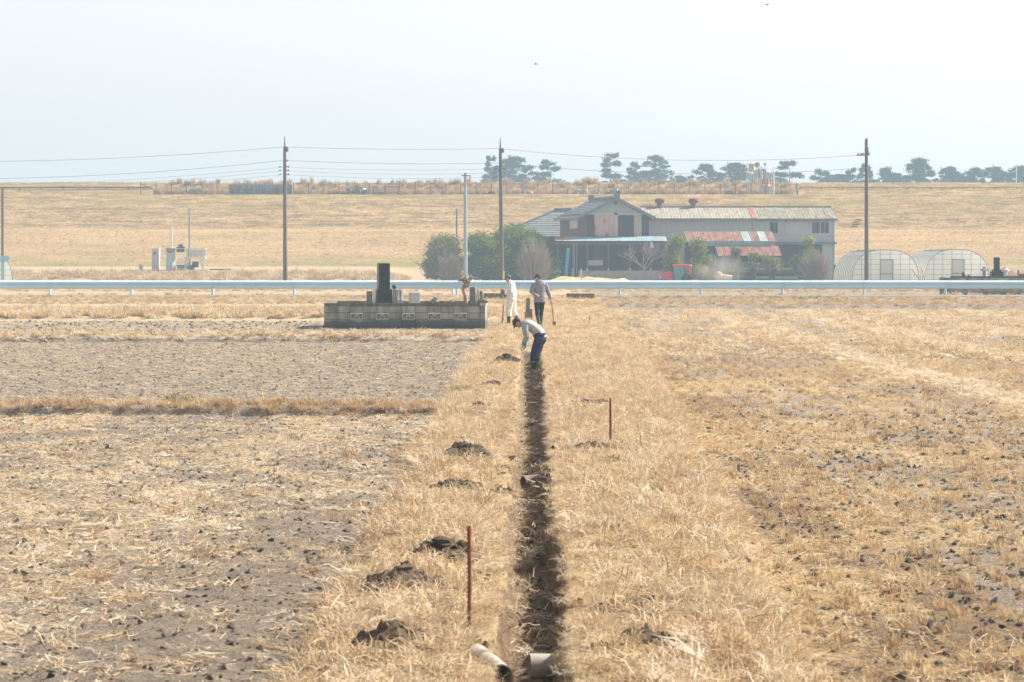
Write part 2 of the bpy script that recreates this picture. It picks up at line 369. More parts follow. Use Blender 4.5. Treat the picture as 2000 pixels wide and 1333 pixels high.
# levee material: streaks along the slope, paler below the bench, greener patches
def levee_mat():
    m, n, l, b = newmat('levee_turf'); b.inputs['Roughness'].default_value = .95; b.inputs['Specular IOR Level'].default_value = .05
    pos = n.new('ShaderNodeNewGeometry').outputs['Position']
    def noise(scale, stretch, detail=5, rough=.6):
        mp = n.new('ShaderNodeMapping'); mp.inputs['Scale'].default_value = stretch; l.new(pos, mp.inputs[0])
        no = n.new('ShaderNodeTexNoise'); no.inputs['Scale'].default_value = scale; no.inputs['Detail'].default_value = detail; no.inputs['Roughness'].default_value = rough
        l.new(mp.outputs[0], no.inputs['Vector']); return no.outputs['Fac']
    def ramp(f, a, ca, b_, cb):
        r = n.new('ShaderNodeValToRGB'); r.color_ramp.elements[0].position = a; r.color_ramp.elements[1].position = b_
        r.color_ramp.elements[0].color = (*ca, 1); r.color_ramp.elements[1].color = (*cb, 1); l.new(f, r.inputs[0]); return r.outputs[0]
    base_c = ramp(noise(.8, (.10, 1, 1.6)), .36, (.36,.24,.125), .64, (.48,.33,.175))
    fine = ramp(noise(4.5, (.8, 1, 1), 6, .85), .36, (.5,.48,.44), .64, (1.34,1.33,1.31))
    mul = n.new('ShaderNodeMix'); mul.data_type = 'RGBA'; mul.blend_type = 'MULTIPLY'; mul.inputs[0].default_value = 1
    l.new(base_c, mul.inputs[6]); l.new(fine, mul.inputs[7])
    sep = n.new('ShaderNodeSeparateXYZ'); l.new(pos, sep.inputs[0])
    # green near the toe and just under the top
    toe = n.new('ShaderNodeMapRange'); toe.inputs['From Min'].default_value = 3.4; toe.inputs['From Max'].default_value = 1.6; l.new(sep.outputs['Z'], toe.inputs[0])
    top = n.new('ShaderNodeMapRange'); top.inputs['From Min'].default_value = 6.6; top.inputs['From Max'].default_value = 8.6; l.new(sep.outputs['Z'], top.inputs[0])
    mx = n.new('ShaderNodeMath'); mx.operation = 'MAXIMUM'; l.new(toe.outputs[0], mx.inputs[0])
    t2 = n.new('ShaderNodeMath'); t2.operation = 'MULTIPLY'; t2.inputs[1].default_value = .7; l.new(top.outputs[0], t2.inputs[0]); l.new(t2.outputs[0], mx.inputs[1])
    gn = noise(.35, (.35, 1, 1), 4)
    gr = n.new('ShaderNodeMapRange'); gr.inputs['From Min'].default_value = .46; gr.inputs['From Max'].default_value = .68; l.new(gn, gr.inputs[0])
    gm = n.new('ShaderNodeMath'); gm.operation = 'MULTIPLY'; l.new(mx.outputs[0], gm.inputs[0]); l.new(gr.outputs[0], gm.inputs[1])
    # rougher, older sward above the bench
    up = n.new('ShaderNodeMapRange'); up.inputs['From Min'].default_value = 5.3; up.inputs['From Max'].default_value = 5.6; l.new(sep.outputs['Z'], up.inputs[0])
    mot = ramp(noise(1.6, (.28, 1, 1), 6, .75), .42, (.55,.55,.53), .58, (1.04,1.02,1.0))
    rough_ = n.new('ShaderNodeMix'); rough_.data_type = 'RGBA'; rough_.blend_type = 'MULTIPLY'; l.new(up.outputs[0], rough_.inputs[0]); l.new(mul.outputs[2], rough_.inputs[6]); l.new(mot, rough_.inputs[7])
    g = n.new('ShaderNodeMix'); g.data_type = 'RGBA'; l.new(gm.outputs[0], g.inputs[0]); l.new(rough_.outputs[2], g.inputs[6]); g.inputs[7].default_value = (.25,.22,.08,1)
    l.new(g.outputs[2], b.inputs['Base Color'])
    bp = n.new('ShaderNodeBump'); bp.inputs['Distance'].default_value = .08; l.new(noise(3, (.6, 1, 1), 6, .7), bp.inputs['Height']); l.new(bp.outputs[0], b.inputs['Normal'])
    return m
m_levee = levee_mat()
sheet('levee', far_x(-1), far_x(1), far_rows[(far_rows >= 268)], 420, m_levee)

# the road on its low bank
road = MB().box(-140, 140, 121.35, 126.6, -.3, .515); tag(road.build('road', m_asphalt), kind='structure')

# ------------------------------------------------------------------ clump sources and scattering
def blades(n, spread, l0, l1, el0, el1, bend, w, seed, tint=(0, 1)):
    r = np.random.default_rng(seed)
    a = r.uniform(0, 2*np.pi, n); rad = spread*np.sqrt(r.uniform(0, 1, n)); b = np.stack([rad*np.cos(a), rad*np.sin(a), np.zeros(n)], 1)
    az = r.uniform(0, 2*np.pi, n); el = np.radians(r.uniform(el0, el1, n)); L = r.uniform(l0, l1, n)
    d = np.stack([np.cos(el)*np.cos(az), np.cos(el)*np.sin(az), np.sin(el)], 1)
    side = np.stack([-np.sin(az), np.cos(az), np.zeros(n)], 1)
    tw = r.uniform(-1, 1, n)[:, None]; side = side*np.cos(tw) + np.cross(d, side)*np.sin(tw)
    bd = r.uniform(.3, 1, n)*bend
    mid = b + d*(L*.55)[:, None]; tip = b + d*L[:, None] + np.stack([np.cos(az)*bd*L*.3, np.sin(az)*bd*L*.3, -bd*L*.55], 1)
    tip[:, 2] = np.maximum(tip[:, 2], .004); b[:, 2] = np.where(el < .5, r.uniform(.004, .03, n), -.02)
    ww = (w*r.uniform(.6, 1.4, n)/2)[:, None]
    v = np.stack([b-side*ww, b+side*ww, mid+side*ww*.85, mid-side*ww*.85, tip], 1).reshape(-1, 3)
    k = np.arange(n)*5
    f = np.stack([k, k+1, k+2, k+3, k+3, k+2, k+4], 1).ravel(); cn = np.tile([4, 3], n)
    t = np.repeat(r.uniform(tint[0], tint[1], n), 5)
    return v, f, cn, t

def source(cname, items):
    c = bpy.data.collections.new(cname)
    for i, (v, f, cn, t, mat) in enumerate(items):
        me = mesh_np(cname, v, f, cn); at = me.attributes.new('tint', 'FLOAT', 'POINT'); at.data.foreach_set('value', np.asarray(t, dtype=np.float32))
        me.materials.append(mat); o = bpy.data.objects.new('%s_%02d' % (cname, i), me); c.objects.link(o)
    return c

def clod_src(cname, k, mat, seed):
    c = bpy.data.collections.new(cname); r = np.random.default_rng(seed)
    for i in range(k):
        me = clod_mesh(cname, r); me.materials.append(mat); o = bpy.data.objects.new('%s_%02d' % (cname, i), me); c.objects.link(o)
    return c
def clod_mesh(name, r, sub=2):
    bm = bmesh.new(); bmesh.ops.create_icosphere(bm, subdivisions=sub, radius=1)
    ax = r.uniform(.6, 1.25, 3); ph = r.uniform(0, 6, 6)
    for v in bm.verts:
        p = v.co; q = 1 + .28*math.sin(3.1*p.x+ph[0])*math.sin(2.7*p.y+ph[1]) + .22*math.sin(5.3*p.z+ph[2]+2*p.x) + r.uniform(-.16, .16)
        v.co = Vector((p.x*ax[0]*q, p.y*ax[1]*q, p.z*.7*ax[2]*q))
    me = bpy.data.meshes.new(name); bm.to_mesh(me); bm.free(); return me

_gn = {}
def scatter_tree(c):
    if c.name in _gn: return _gn[c.name]
    g = bpy.data.node_groups.new('spread_' + c.name, 'GeometryNodeTree')
    g.interface.new_socket('Geometry', in_out='INPUT', socket_type='NodeSocketGeometry'); g.interface.new_socket('Geometry', in_out='OUTPUT', socket_type='NodeSocketGeometry')
    n = g.nodes; l = g.links
    gi = n.new('NodeGroupInput'); go = n.new('NodeGroupOutput'); iop = n.new('GeometryNodeInstanceOnPoints'); ci = n.new('GeometryNodeCollectionInfo')
    ci.inputs['Collection'].default_value = c; ci.inputs['Separate Children'].default_value = True; ci.inputs['Reset Children'].default_value = True
    def na(nm, ty):
        a = n.new('GeometryNodeInputNamedAttribute'); a.data_type = ty; a.inputs['Name'].default_value = nm; return a.outputs['Attribute']
    l.new(gi.outputs[0], iop.inputs['Points']); l.new(ci.outputs[0], iop.inputs['Instance']); iop.inputs['Pick Instance'].default_value = True
    l.new(na('pick', 'INT'), iop.inputs['Instance Index']); l.new(na('turn', 'FLOAT_VECTOR'), iop.inputs['Rotation']); l.new(na('size', 'FLOAT_VECTOR'), iop.inputs['Scale'])
    l.new(iop.outputs[0], go.inputs[0]); _gn[c.name] = g; return g

def scatter(name, c, pts, size, tilt=.15, label=None, cat=None, flat=None, sink=0., zz=None, fac=None):
    pts = np.asarray(pts, float); n = len(pts)
    if pts.shape[1] == 2: pts = np.concatenate([pts, (H(pts[:, 0], pts[:, 1]) - sink)[:, None]], 1)
    me = bpy.data.meshes.new(name); me.vertices.add(n); me.vertices.foreach_set('co', pts.astype(np.float32).ravel())
    rot = np.stack([rng.normal(0, tilt, n), rng.normal(0, tilt, n), rng.uniform(0, 6.283, n)], 1)
    s = rng.uniform(size[0], size[1], n)*(fac(pts[:, 0], pts[:, 1]) if fac else 1); s3 = np.stack([s, s, s*(zz if zz else 1)], 1)
    a = me.attributes.new('turn', 'FLOAT_VECTOR', 'POINT'); a.data.foreach_set('vector', rot.astype(np.float32).ravel())
    a = me.attributes.new('size', 'FLOAT_VECTOR', 'POINT'); a.data.foreach_set('vector', s3.astype(np.float32).ravel())
    a = me.attributes.new('pick', 'INT', 'POINT'); a.data.foreach_set('value', rng.integers(0, 1000, n).astype(np.int32))
    me.update()
    o = link(name, me); md = o.modifiers.new('spread', 'NODES'); md.node_group = scatter_tree(c)
    tag(o, label, cat, kind='stuff'); return o

def spots(dens, y0, y1, xa, xb, keep=None):
    """random places, dens(Y) per square metre between xa(Y) and xb(Y)"""
    out = []; step = .5
    for y in np.arange(y0, y1, step):
        a = xa(y); b = xb(y)
        if b <= a: continue
        n = rng.poisson(max(0, dens(y)*(b-a)*step))
        out.append(np.stack([rng.uniform(a, b, n), rng.uniform(y, min(y+step, y1), n)], 1))
    p = np.concatenate(out)
    if keep is not None: p = p[rng.uniform(0, 1, len(p)) < keep(p[:, 0], p[:, 1])]
    return p

def jitter_items(fn, k, mat, seed): return [(*fn(seed + i), mat) for i in range(k)]
c_bank = source('bank_grass', jitter_items(lambda s: blades(44, .13, .08, .25, 6, 66, .8, .0062, s), 5, m_straw, 100)
                + jitter_items(lambda s: blades(44, .15, .08, .24, 3, 55, .8, .0066, s), 4, m_pale, 120) + jitter_items(lambda s: blades(40, .13, .08, .24, 8, 70, .8, .006, s), 2, m_gold, 140) + jitter_items(lambda s: blades(40, .13, .06, .2, 8, 70, .8, .006, s), 2, m_reed, 150))
c_litter = source('straw_litter', jitter_items(lambda s: blades(34, .16, .03, .13, 1, 22, .2, .0055, s), 5, m_pale, 200) + jitter_items(lambda s: blades(30, .16, .03, .15, 1, 34, .2, .0055, s), 5, m_straw, 220))
c_hill = source('stubble_hill', jitter_items(lambda s: blades(34, .05, .04, .13, 40, 88, .25, .006, s), 4, m_gold, 300) + jitter_items(lambda s: blades(30, .05, .04, .12, 40, 88, .25, .006, s), 2, m_rustgrass, 320))
c_stub = source('stubble', jitter_items(lambda s: blades(34, .15, .04, .17, 3, 40, .4, .0055, s), 4, m_gold, 340) + jitter_items(lambda s: blades(34, .17, .04, .16, 1, 25, .3, .0055, s), 5, m_straw, 350))
c_farstraw = source('far_straw', jitter_items(lambda s: blades(40, .22, .1, .32, 5, 60, .5, .016, s), 4, m_straw, 400) + jitter_items(lambda s: blades(40, .22, .1, .3, 5, 50, .5, .016, s), 2, m_gold, 420)
                    + jitter_items(lambda s: blades(40, .25, .1, .3, 1, 25, .3, .016, s), 3, m_pale, 430))
c_windrow = source('windrow_straw', jitter_items(lambda s: blades(40, .25, .1, .34, 1, 30, .3, .015, s, (.4, 1)), 4, m_pale, 450))
c_rust = source('red_grass', jitter_items(lambda s: blades(46, .14, .08, .26, 20, 85, .9, .009, s), 2, m_rustgrass, 500) + jitter_items(lambda s: blades(40, .14, .1, .28, 15, 80, .9, .008, s), 3, m_straw, 520))
c_goldrow = source('gold_row_grass', jitter_items(lambda s: blades(46, .2, .12, .38, 15, 80, .8, .018, s), 4, m_gold, 540) + jitter_items(lambda s: blades(40, .2, .1, .34, 15, 80, .8, .018, s), 3, m_pale, 560))
c_green = source('weed', jitter_items(lambda s: blades(40, .09, .04, .15, 25, 85, .6, .012, s), 3, m_green, 600))
c_lev = source('levee_clump', jitter_items(lambda s: blades(50, .5, .14, .42, 25, 85, .8, .035, s), 6, m_levgrass, 620))
m_floorclod = M('trench_earth', (.15,.105,.07), (.28,.205,.14), 8, .95, bump=.02, rnd=.3, spec=.1)
c_fclod = clod_src('trench_clod', 6, m_floorclod, 11); c_clod = clod_src('clod', 6, m_clod, 5); c_dclod = clod_src('dug_clod', 6, m_darkclod, 9)

def trench_free(X, Y):
    t, hw, cx = trench(X, Y); return (np.abs(X - cx) > hw + np.where(Y > 42, .12, np.where(X < 0, -.03, .02)) - .10*(fbm(Y*2.3, X*3, 53, 2) > .6)) | (Y > TRENCH_END + .5)
HEAPS = [(780,1165,.62,.75,1,'broad ragged heap of dark dug clods on the left bank beside the tall rod'),(770,1285,.6,.55,1,'low wide heap of dark dug clods on the left bank before the slanted pipe'),
         (908,905,.6,.9,1,'tall heap of dark dug clods on the left bank beyond the tall rod'),(885,970,.75,.6,.7,'scattered dark clods on the left bank opposite the mud coloured pipe'),(862,1100,.5,.6,.7,'small crumbled heap of dark clods left of the tall rod top'),
         (1160,893,.7,.5,.6,'dark dug clods at the foot of the lone rod on the right bank'),(1268,1205,.55,.3,.5,'flat patch of dark clods in the grass right of the trench'),(1265,1288,.4,.3,.5,'small dark clods on the right bank close to the light grey pipe'),
         (990,712,.6,1.,.9,'heap of dark dug clods at the left hand of the bending worker'),(1152,800,.8,.9,.5,'low brownish heap of clods beyond the lone rod on the right bank'),(937,808,.5,.6,.6,'small dark clods on the left bank next to the rust coloured ridge'),(962,762,.5,.8,.6,'dark clods on the left bank between the ridge and the bending worker')]
heap_xy = []
for (px, py, w, d, hgt, lab) in HEAPS:
    Y = F*CH*.97/(py - CY); heap_xy.append((PX(px, Y), Y, w, d, hgt))
def off_heaps(X, Y):
    k = np.ones_like(X)
    for (hx_, hy_, w, d, hgt) in heap_xy: k *= 1 - .85*np.exp(-(((X-hx_)/(w*.58))**2 + ((Y-hy_)/(d*.75))**2)**2)
    for (qx_, qy_, qw, qd) in ((-.26, 15.25, .09, .22), (-.06, 28.2, .12, .3)): k *= 1 - np.exp(-(((X-qx_)/qw)**2 + ((Y-qy_)/qd)**2)**2)
    return k

nearw = lambda y: .22*y + 1.5
keep_strip = lambda X, Y: trench_free(X, Y) * off_heaps(X, Y) * np.clip(2.4*fbm(X*1.1, Y*.7, 71, 3) - .45, .15, 1)
p = spots(lambda y: 150 if y < 24 else 120 if y < 40 else 85, 11, 64, lambda y: -1.35, lambda y: float(xr(y)) + .25, keep_strip)
scatter('bank_grass', c_bank, p, (.42, 1.2), .25, 'long dry yellow grass matted along both banks of the trench', 'grass', fac=lambda X, Y: .38 + .62*sstep(.2, .55, np.abs(X)))
p = spots(lambda y: 44 if y < 90 else 26, 64, 117, lambda y: -1.35, lambda y: float(xr(y)) + .3, lambda X, Y: .4 + .8*fbm(X*1.3, Y*.9, 71, 3))
scatter('path_grass', c_farstraw, p, (.35, .7), .2, 'dry yellow grass on the path beyond the trench', 'grass')
kl = lambda X, Y: np.clip(1.2*cover(X, Y) + .03, 0, 1)
p = spots(lambda y: 50 if y < 25 else 36, 10, 38.9, lambda y: -nearw(y), lambda y: -1.2, kl)
scatter('straw_litter', c_litter, p, (.7, 1.3), .12, 'pale straw litter scattered over the rough field', 'straw')
kr = lambda X, Y: np.clip(1.15*cover(X, Y) - .24, 0, 1)
p = spots(lambda y: 62 if y < 25 else 44 if y < 40 else 30, 10, 60, lambda y: float(xr(y)) + .1, lambda y: nearw(y), kr)
scatter('stubble_straw', c_stub, p, (.7, 1.2), .15, 'golden stubble and straw covering the harvested field', 'straw')
p = spots(lambda y: 14, 60, 114.4, lambda y: float(xr(y)) + .1, lambda y: nearw(y), kr)
scatter('far_stubble_straw', c_farstraw, p, (.6, 1.0), .15, 'golden stubble on the far part of the harvested field', 'straw')
hp_ = []
for k in range(4, 62):
    x_ = k*.32
    y_ = np.arange(max(10, (x_-1.5)/.22), 74, .21); hp_.append(np.stack([x_ + rng.normal(0, .035, len(y_)) + .05*np.sin(y_*.2), y_ + rng.normal(0, .03, len(y_))], 1))
hp_ = np.concatenate(hp_); hp_ = hp_[(hp_[:, 0] > xr(hp_[:, 1]) + .1) & (rng.uniform(0, 1, len(hp_)) < .25 + .8*fbm(hp_[:, 0]*.4, hp_[:, 1]*.3, 95, 3))]
scatter('stubble_hills', c_hill, hp_, (.6, 1.15), .12, 'rice stubble cut short and standing in rows on the harvested field', 'stubble')
bt_ = spots(lambda y: 1.1, 13, 60, lambda y: float(xr(y)), lambda y: nearw(y))
scatter('brown_tufts', c_rust, bt_, (.4, 1.0), .35, 'scattered brown withered tufts on the harvested field', 'grass')
bt_ = spots(lambda y: .8, 13, 38, lambda y: -nearw(y), lambda y: -1.2)
scatter('field_tufts', c_rust, bt_, (.4, .9), .35, 'scattered brown withered tufts on the rough field', 'grass')
def kw(X, Y):
    d = np.abs(((X - 7.8 + .6*(fbm(Y*.1, Y*0, 35, 2)-.5) + 1.8) % 3.6) - 1.8); return np.exp(-(d/.38)**2)*sstep(5, 7, X)*(.3+.9*fbm(X*.4, Y*.15, 37, 3))
p = spots(lambda y: 44, 30, 114, lambda y: 5., lambda y: nearw(y), kw)
scatter('windrow_straw', c_windrow, p, (.5, .9), .1, 'pale chopped straw lying in rows across the harvested field', 'straw')
p = spots(lambda y: 22, 40.2, 69.2, lambda y: -nearw(y), lambda y: -1.15)
scatter('tilled_straw', c_litter, p, (.4, .75), .1, 'short bits of straw mixed into the grey tilled field', 'straw')
p = spots(lambda y: 95, 38.98, 39.6, lambda y: -nearw(y) - 2, lambda y: -1.1)
scatter('ridge_grass', c_rust, p, (.25, .75), .4, 'rust coloured grass on the low ridge between the two left fields', 'grass')
p = spots(lambda y: 26, 69.3, 71.3, lambda y: -nearw(y) - 2, lambda y: -1.1)
scatter('terrace_grass', c_farstraw, p, (.5, .9), .3, 'short yellow grass on the terrace edge before the block wall', 'grass')
p = spots(lambda y: 16, 90., 99.6, lambda y: -nearw(y) - 2, lambda y: -1.3, lambda X, Y: 1 - .9*((Y > 92.9) & (Y < 94.6)))
scatter('row_grass', c_goldrow, p, (.7, 1.1), .2, 'tall pale golden grass standing in rows behind the grave plot', 'grass')
p = np.concatenate([spots(lambda y: 14, 114.8, 121.2, lambda y: -nearw(y) - 2, lambda y: nearw(y) + 2)])
scatter('verge_grass', c_rust, p, (.5, .9), .2, 'low red brown grass on the slope below the road', 'grass')
p = np.concatenate([spots(lambda y: 9, 126.9, 129, lambda y: -30, lambda y: 30), spots(lambda y: 5, 171, 176, lambda y: -40, lambda y: 40), spots(lambda y: 2, 185, 214, lambda y: -48, lambda y: 48)])
scatter('far_verge_grass', c_goldrow, p, (.6, 1.0), .2, 'yellow grass edging the fields beyond the guardrail', 'grass')
p = np.concatenate([spots(lambda y: 2.2, 249, 257, lambda y: -56, lambda y: -12), spots(lambda y: 2.2, 249, 257, lambda y: 38, lambda y: 56)])
scatter('ditch_grass', c_rust, p, (2., 4.), .2, 'brown grass on the ditch bank at the foot of the levee', 'grass')
p = np.concatenate([spots(lambda y: 1.0, 269, 291, lambda y: -64, lambda y: 62), spots(lambda y: 4, 296, 301, lambda y: -66, lambda y: 66)])
scatter('levee_grass', c_lev, p, (.25, .5), .2, 'dry mown grass covering the levee slope', 'grass', zz=.5)
# clods
p = spots(lambda y: 60 if y < 39 else 44, 10, 69, lambda y: -nearw(y), lambda y: -1.2)
p = p[~((p[:, 1] > 38.6) & (p[:, 1] < 40.4))]
scatter('field_clods', c_clod, p, (.008, .028), .6, 'grey brown earth clods on the left fields', 'soil', zz=.6)
p = spots(lambda y: 8 if y < 40 else 3, 10, 80, lambda y: float(xr(y)), lambda y: nearw(y))
p = spots(lambda y: 9, 71.6, 89, lambda y: -nearw(y), lambda y: -1.5)
scatter('brown_field_straw', c_litter, p, (.6, 1.1), .1, 'bits of straw over the brown field left of the block wall', 'straw')
p = spots(lambda y: 5, 71.6, 89, lambda y: -nearw(y), lambda y: -1.5)
scatter('brown_field_clods', c_clod, p, (.03, .07), .6, 'brown clods on the field left of the block wall', 'soil', zz=.8)
p = spots(lambda y: 40 if y < 40 else 8, 10, 80, lambda y: float(xr(y)), lambda y: nearw(y))
scatter('stubble_clods', c_clod, p, (.010, .036), .6, 'small earth clods among the stubble', 'soil', zz=.8)
p = spots(lambda y: 70, 12, 61, lambda y: -.15, lambda y: .15)
scatter('trench_clods', c_fclod, p, (.008, .04), .6, 'brown crumbled earth in the bottom of the trench', 'soil', zz=.6)
p = spots(lambda y: 26, 12, 61, lambda y: -.2, lambda y: .2, lambda X, Y: Y > 16)
scatter('trench_straw', c_litter, p, (.5, 1.2), .3, 'bits of straw fallen into the trench', 'straw')
gp = []
for (px, py, n, sp) in [(1200,930,9,.05),(1262,990,3,.05),(938,775,6,.12),(945,745,5,.2),(955,695,6,.2),(950,672,5,.2),(900,778,3,.1)] + [(u, 661, 4, .3) for u in (55, 165, 285, 350, 560, 700)] + [(340, 792, 4, .15), (530, 800, 3, .2)]:
    Y = F*CH*.985/(py-CY)
    for k in range(n): gp.append((PX(px, Y) + rng.normal(0, sp), Y + rng.normal(0, sp)))
scatter('green_weeds', c_green, np.array(gp), (.7, 1.3), .2, 'small patches of fresh green weeds among the dry grass', 'weeds')
gp = np.stack([rng.uniform(-30, 30, 260), rng.uniform(119.6, 121.2, 260)], 1)
gp = gp[fbm(gp[:, 0]*.25, gp[:, 1], 91, 2) > .55]
scatter('roadside_weeds', c_green, gp, (.8, 1.5), .2, 'green weeds along the near road edge', 'weeds')

# ------------------------------------------------------------------ spoil heaps, pipes and rods along the trench
for i, (hx_, hy_, w, d, hgt) in enumerate(heap_xy):
    r = np.random.default_rng(40+i); bm = bmesh.new()
    N_ = 22
    vs = []
    for a_ in range(N_+1):
        for b__ in range(N_+1):
            u = a_/N_*2-1; v_ = b__/N_*2-1; q = math.hypot(u, v_)
            x = u*w*.62; y = v_*d*.62
            hh_ = hgt*.12*max(0, 1-q**1.5)*(.35+1.3*float(fbm((hx_+x)*7, (hy_+y)*7, 150+i, 3))) + .09*(float(fbm((hx_+x)*20, (hy_+y)*20, 160, 2))-.5)
            vs.append(bm.verts.new((x, y, float(H(hx_+x, hy_+y)) + hh_ - .05*max(0, q-.7)/.3)))
    for a_ in range(N_):
        for b__ in range(N_):
            k = a_*(N_+1)+b__; bm.faces.new((vs[k], vs[k+N_+1], vs[k+N_+2], vs[k+1]))
    for k in range(int(95*w*(.5+d))):
        a = r.uniform(0, 6.28); q = r.uniform(0, 1)**.6*.82; x = math.cos(a)*q*w*.55; y = math.sin(a)*q*d*.55
        me = clod_mesh('t', r, 1); s = r.uniform(.02, .075)*(1.1 - .5*q)
        me.transform(Matrix.Translation((x, y, float(H(hx_+x, hy_+y)) + hgt*.12*max(0, 1-q**1.5)*(.35+1.3*float(fbm((hx_+x)*7, (hy_+y)*7, 150+i, 3))) + s*.1)) @ Matrix.Rotation(r.uniform(0, 6), 4, 'Z') @ Matrix.Scale(s, 4))
        bm.from_mesh(me); bpy.data.meshes.remove(me)
    me = bpy.data.meshes.new('soil_heap'); bm.to_mesh(me); bm.free()
    o = link('soil_heap', me, m_darkclod, None, (hx_, hy_, 0))
    tag(o, HEAPS[i][5], 'soil heap', 'soil heaps dug from the trench')

cr_ = np.concatenate([np.stack([rng.normal(hx_, w*.42, int(150*w)), rng.normal(hy_, d*.45, int(150*w))], 1) for (hx_, hy_, w, d, hgt) in heap_xy] + [spots(lambda y: 46, 13.5, 60, lambda y: -1.05, lambda y: -.26, lambda X, Y: np.clip(5*(fbm(X*1.5, Y*.8, 171, 3)-.52), 0, 1))])
scatter('spoil_crumbs', c_dclod, cr_, (.01, .042), .6, 'dark earth crumbs spread round the dug heaps', 'soil')
m_rust = M('rusty_iron', (.16,.055,.03), (.26,.10,.055), 30, .85, bump=.002, spec=.3)
def rod(px, ytop, ybot, r, label):
    Y = F*CH*.97/(ybot-CY); z0 = float(H(PX(px, Y), Y)); hgt = (ybot-ytop)*Y/F
    b = MB().path([(0,0,-.25),(.004,0,hgt*.5),(0,.003,hgt)], [r]*3, 8)
    for k in range(int(hgt/.03)): b.lathe([(r*1.12, 0), (r*1.15, .004), (r*1.12, .008)], (0, 0, .02+k*.03), 8)
    o = b.build('steel_rod', m_rust, None, (PX(px, Y), Y, z0), smooth=True)
    tag(o, label, 'rod', 'rusty rods marking the trench')
rod(916, 1040, 1243, .012, 'tall rusty steel rod standing on the left bank beside the grey pipe end')
rod(1192, 786, 882, .014, 'rusty steel rod standing alone on the right bank of the trench')
rod(1151, 620, 634, .012, 'short thin stake in the grass beyond the trench, right of the workers')

m_pvc = M('grey_pvc', (.24,.205,.17), (.44,.405,.36), 7, .7, spec=.4); m_pvc_dirty = M('muddy_pvc', (.19,.14,.10), (.29,.225,.165), 9, .7)
def pipe(label, p0, p1, r, mat, dirty=None):
    root = thing('drain_pipe', label, 'pipe', p0)
    p0 = Vector(p0); p1 = Vector(p1) - p0; t = p1.normalized()
    # open hollow pipe: outer and inner wall
    b = MB(); n = 20; a = t.orthogonal().normalized(); c = t.cross(a)
    rings = [(Vector(), r), (p1, r), (p1, r*.9), (Vector(), r*.9)]
    for q, rr in rings:
        for k in range(n):
            an = 2*math.pi*k/n; b.v.append(tuple(q + a*math.cos(an)*rr + c*math.sin(an)*rr))
    for i in range(4):
        j = (i+1) % 4
        for k in range(n): b.f.append((i*n+k, i*n+(k+1) % n, j*n+(k+1) % n, j*n+k))
    b.build('barrel', mat, root, smooth=True)
    k = MB()
    s = p1*.62
    k.path([s, s + t*.05], [r*1.03, r*1.03], 20); k.build('collar', dirty or m_pvc_dirty, root, smooth=True)
    return root
def at(px, py, z): 
    Y = F*(CH-z)/(py-CY); return Vector((PX(px, Y), Y, z))
q = at(1034, 1302, -.02); pipe('light grey plastic pipe end sticking out of the right trench wall', (q.x, q.y, q.z), (q.x+.75, q.y+.1, q.z-.02), .076, m_pvc)
q = at(958, 1312, .07); pipe('pale grey pipe end lying slanted on the left edge of the trench', (q.x+.055, q.y-.1, .045), (q.x-.09, q.y+.28, .10), .085, m_pvc)
q = at(1024, 935, -.06); pipe('mud coloured pipe end poking into the middle of the trench', (q.x-.01, q.y, q.z-.05), (q.x+.7, q.y+.35, q.z+.0), .08, m_pvc_dirty)


# ------------------------------------------------------------------ guardrail
GY = 126.75; GZ = .5
m_rail = M('blue_white_paint', (.55,.71,.79), (.63,.78,.85), 1.2, .45, bump=0, spec=.5, rnd=.04)
m_post = M('post_paint', (.50,.66,.76), (.60,.74,.82), 2, .5, spec=.5)
gr = thing('guardrail', 'pale blue steel guardrail running along the far side of the road', 'guardrail', (0, GY, GZ))
prof = [(0,.30),(-.05,.33),(-.085,.37),(-.085,.43),(-.03,.48),(0,.505),(-.03,.53),(-.085,.58),(-.085,.64),(-.05,.68),(0,.71)]
full = [(y, z) for y, z in prof] + [(y+.012, z) for y, z in reversed(prof)]
beam_me = MB().prism(full, 'x', 0, 3.985).mesh('beam', True); beam_me.materials.append(m_rail)
post_me = MB().tube((0,0,-.6),(0,0,.66),.057,n=12).lathe([(.05,.66),(.03,.685),(.005,.69)],n=12).mesh('post', True); post_me.materials.append(m_post)
brk_me = MB().box(-.035,.035,-.085,-.03,.44,.57).mesh('bracket'); brk_me.materials.append(m_post)
bolt_me = MB().tube((0,-.012,0),(0,0,0),.018,n=6).mesh('bolt'); bolt_me.materials.append(M('dull_bolt', (.2,.22,.24), (.25,.27,.3), 9, .6))
x0 = PX(97, GY)
for i in range(-9, 23):
    x = x0 + i*3.985
    p_ = link('post', post_me, None, gr, (x, .09, 0))
    link('bracket', brk_me, None, p_, (0, 0, 0))
    b_ = link('beam', beam_me, None, gr, (x, 0, 0))
    if -2 < i < 14:
        for (u, z) in ((-.06,.41),(-.06,.60),(.06,.41),(.06,.60)): link('bolt', bolt_me, None, b_, (u, -.086, z))

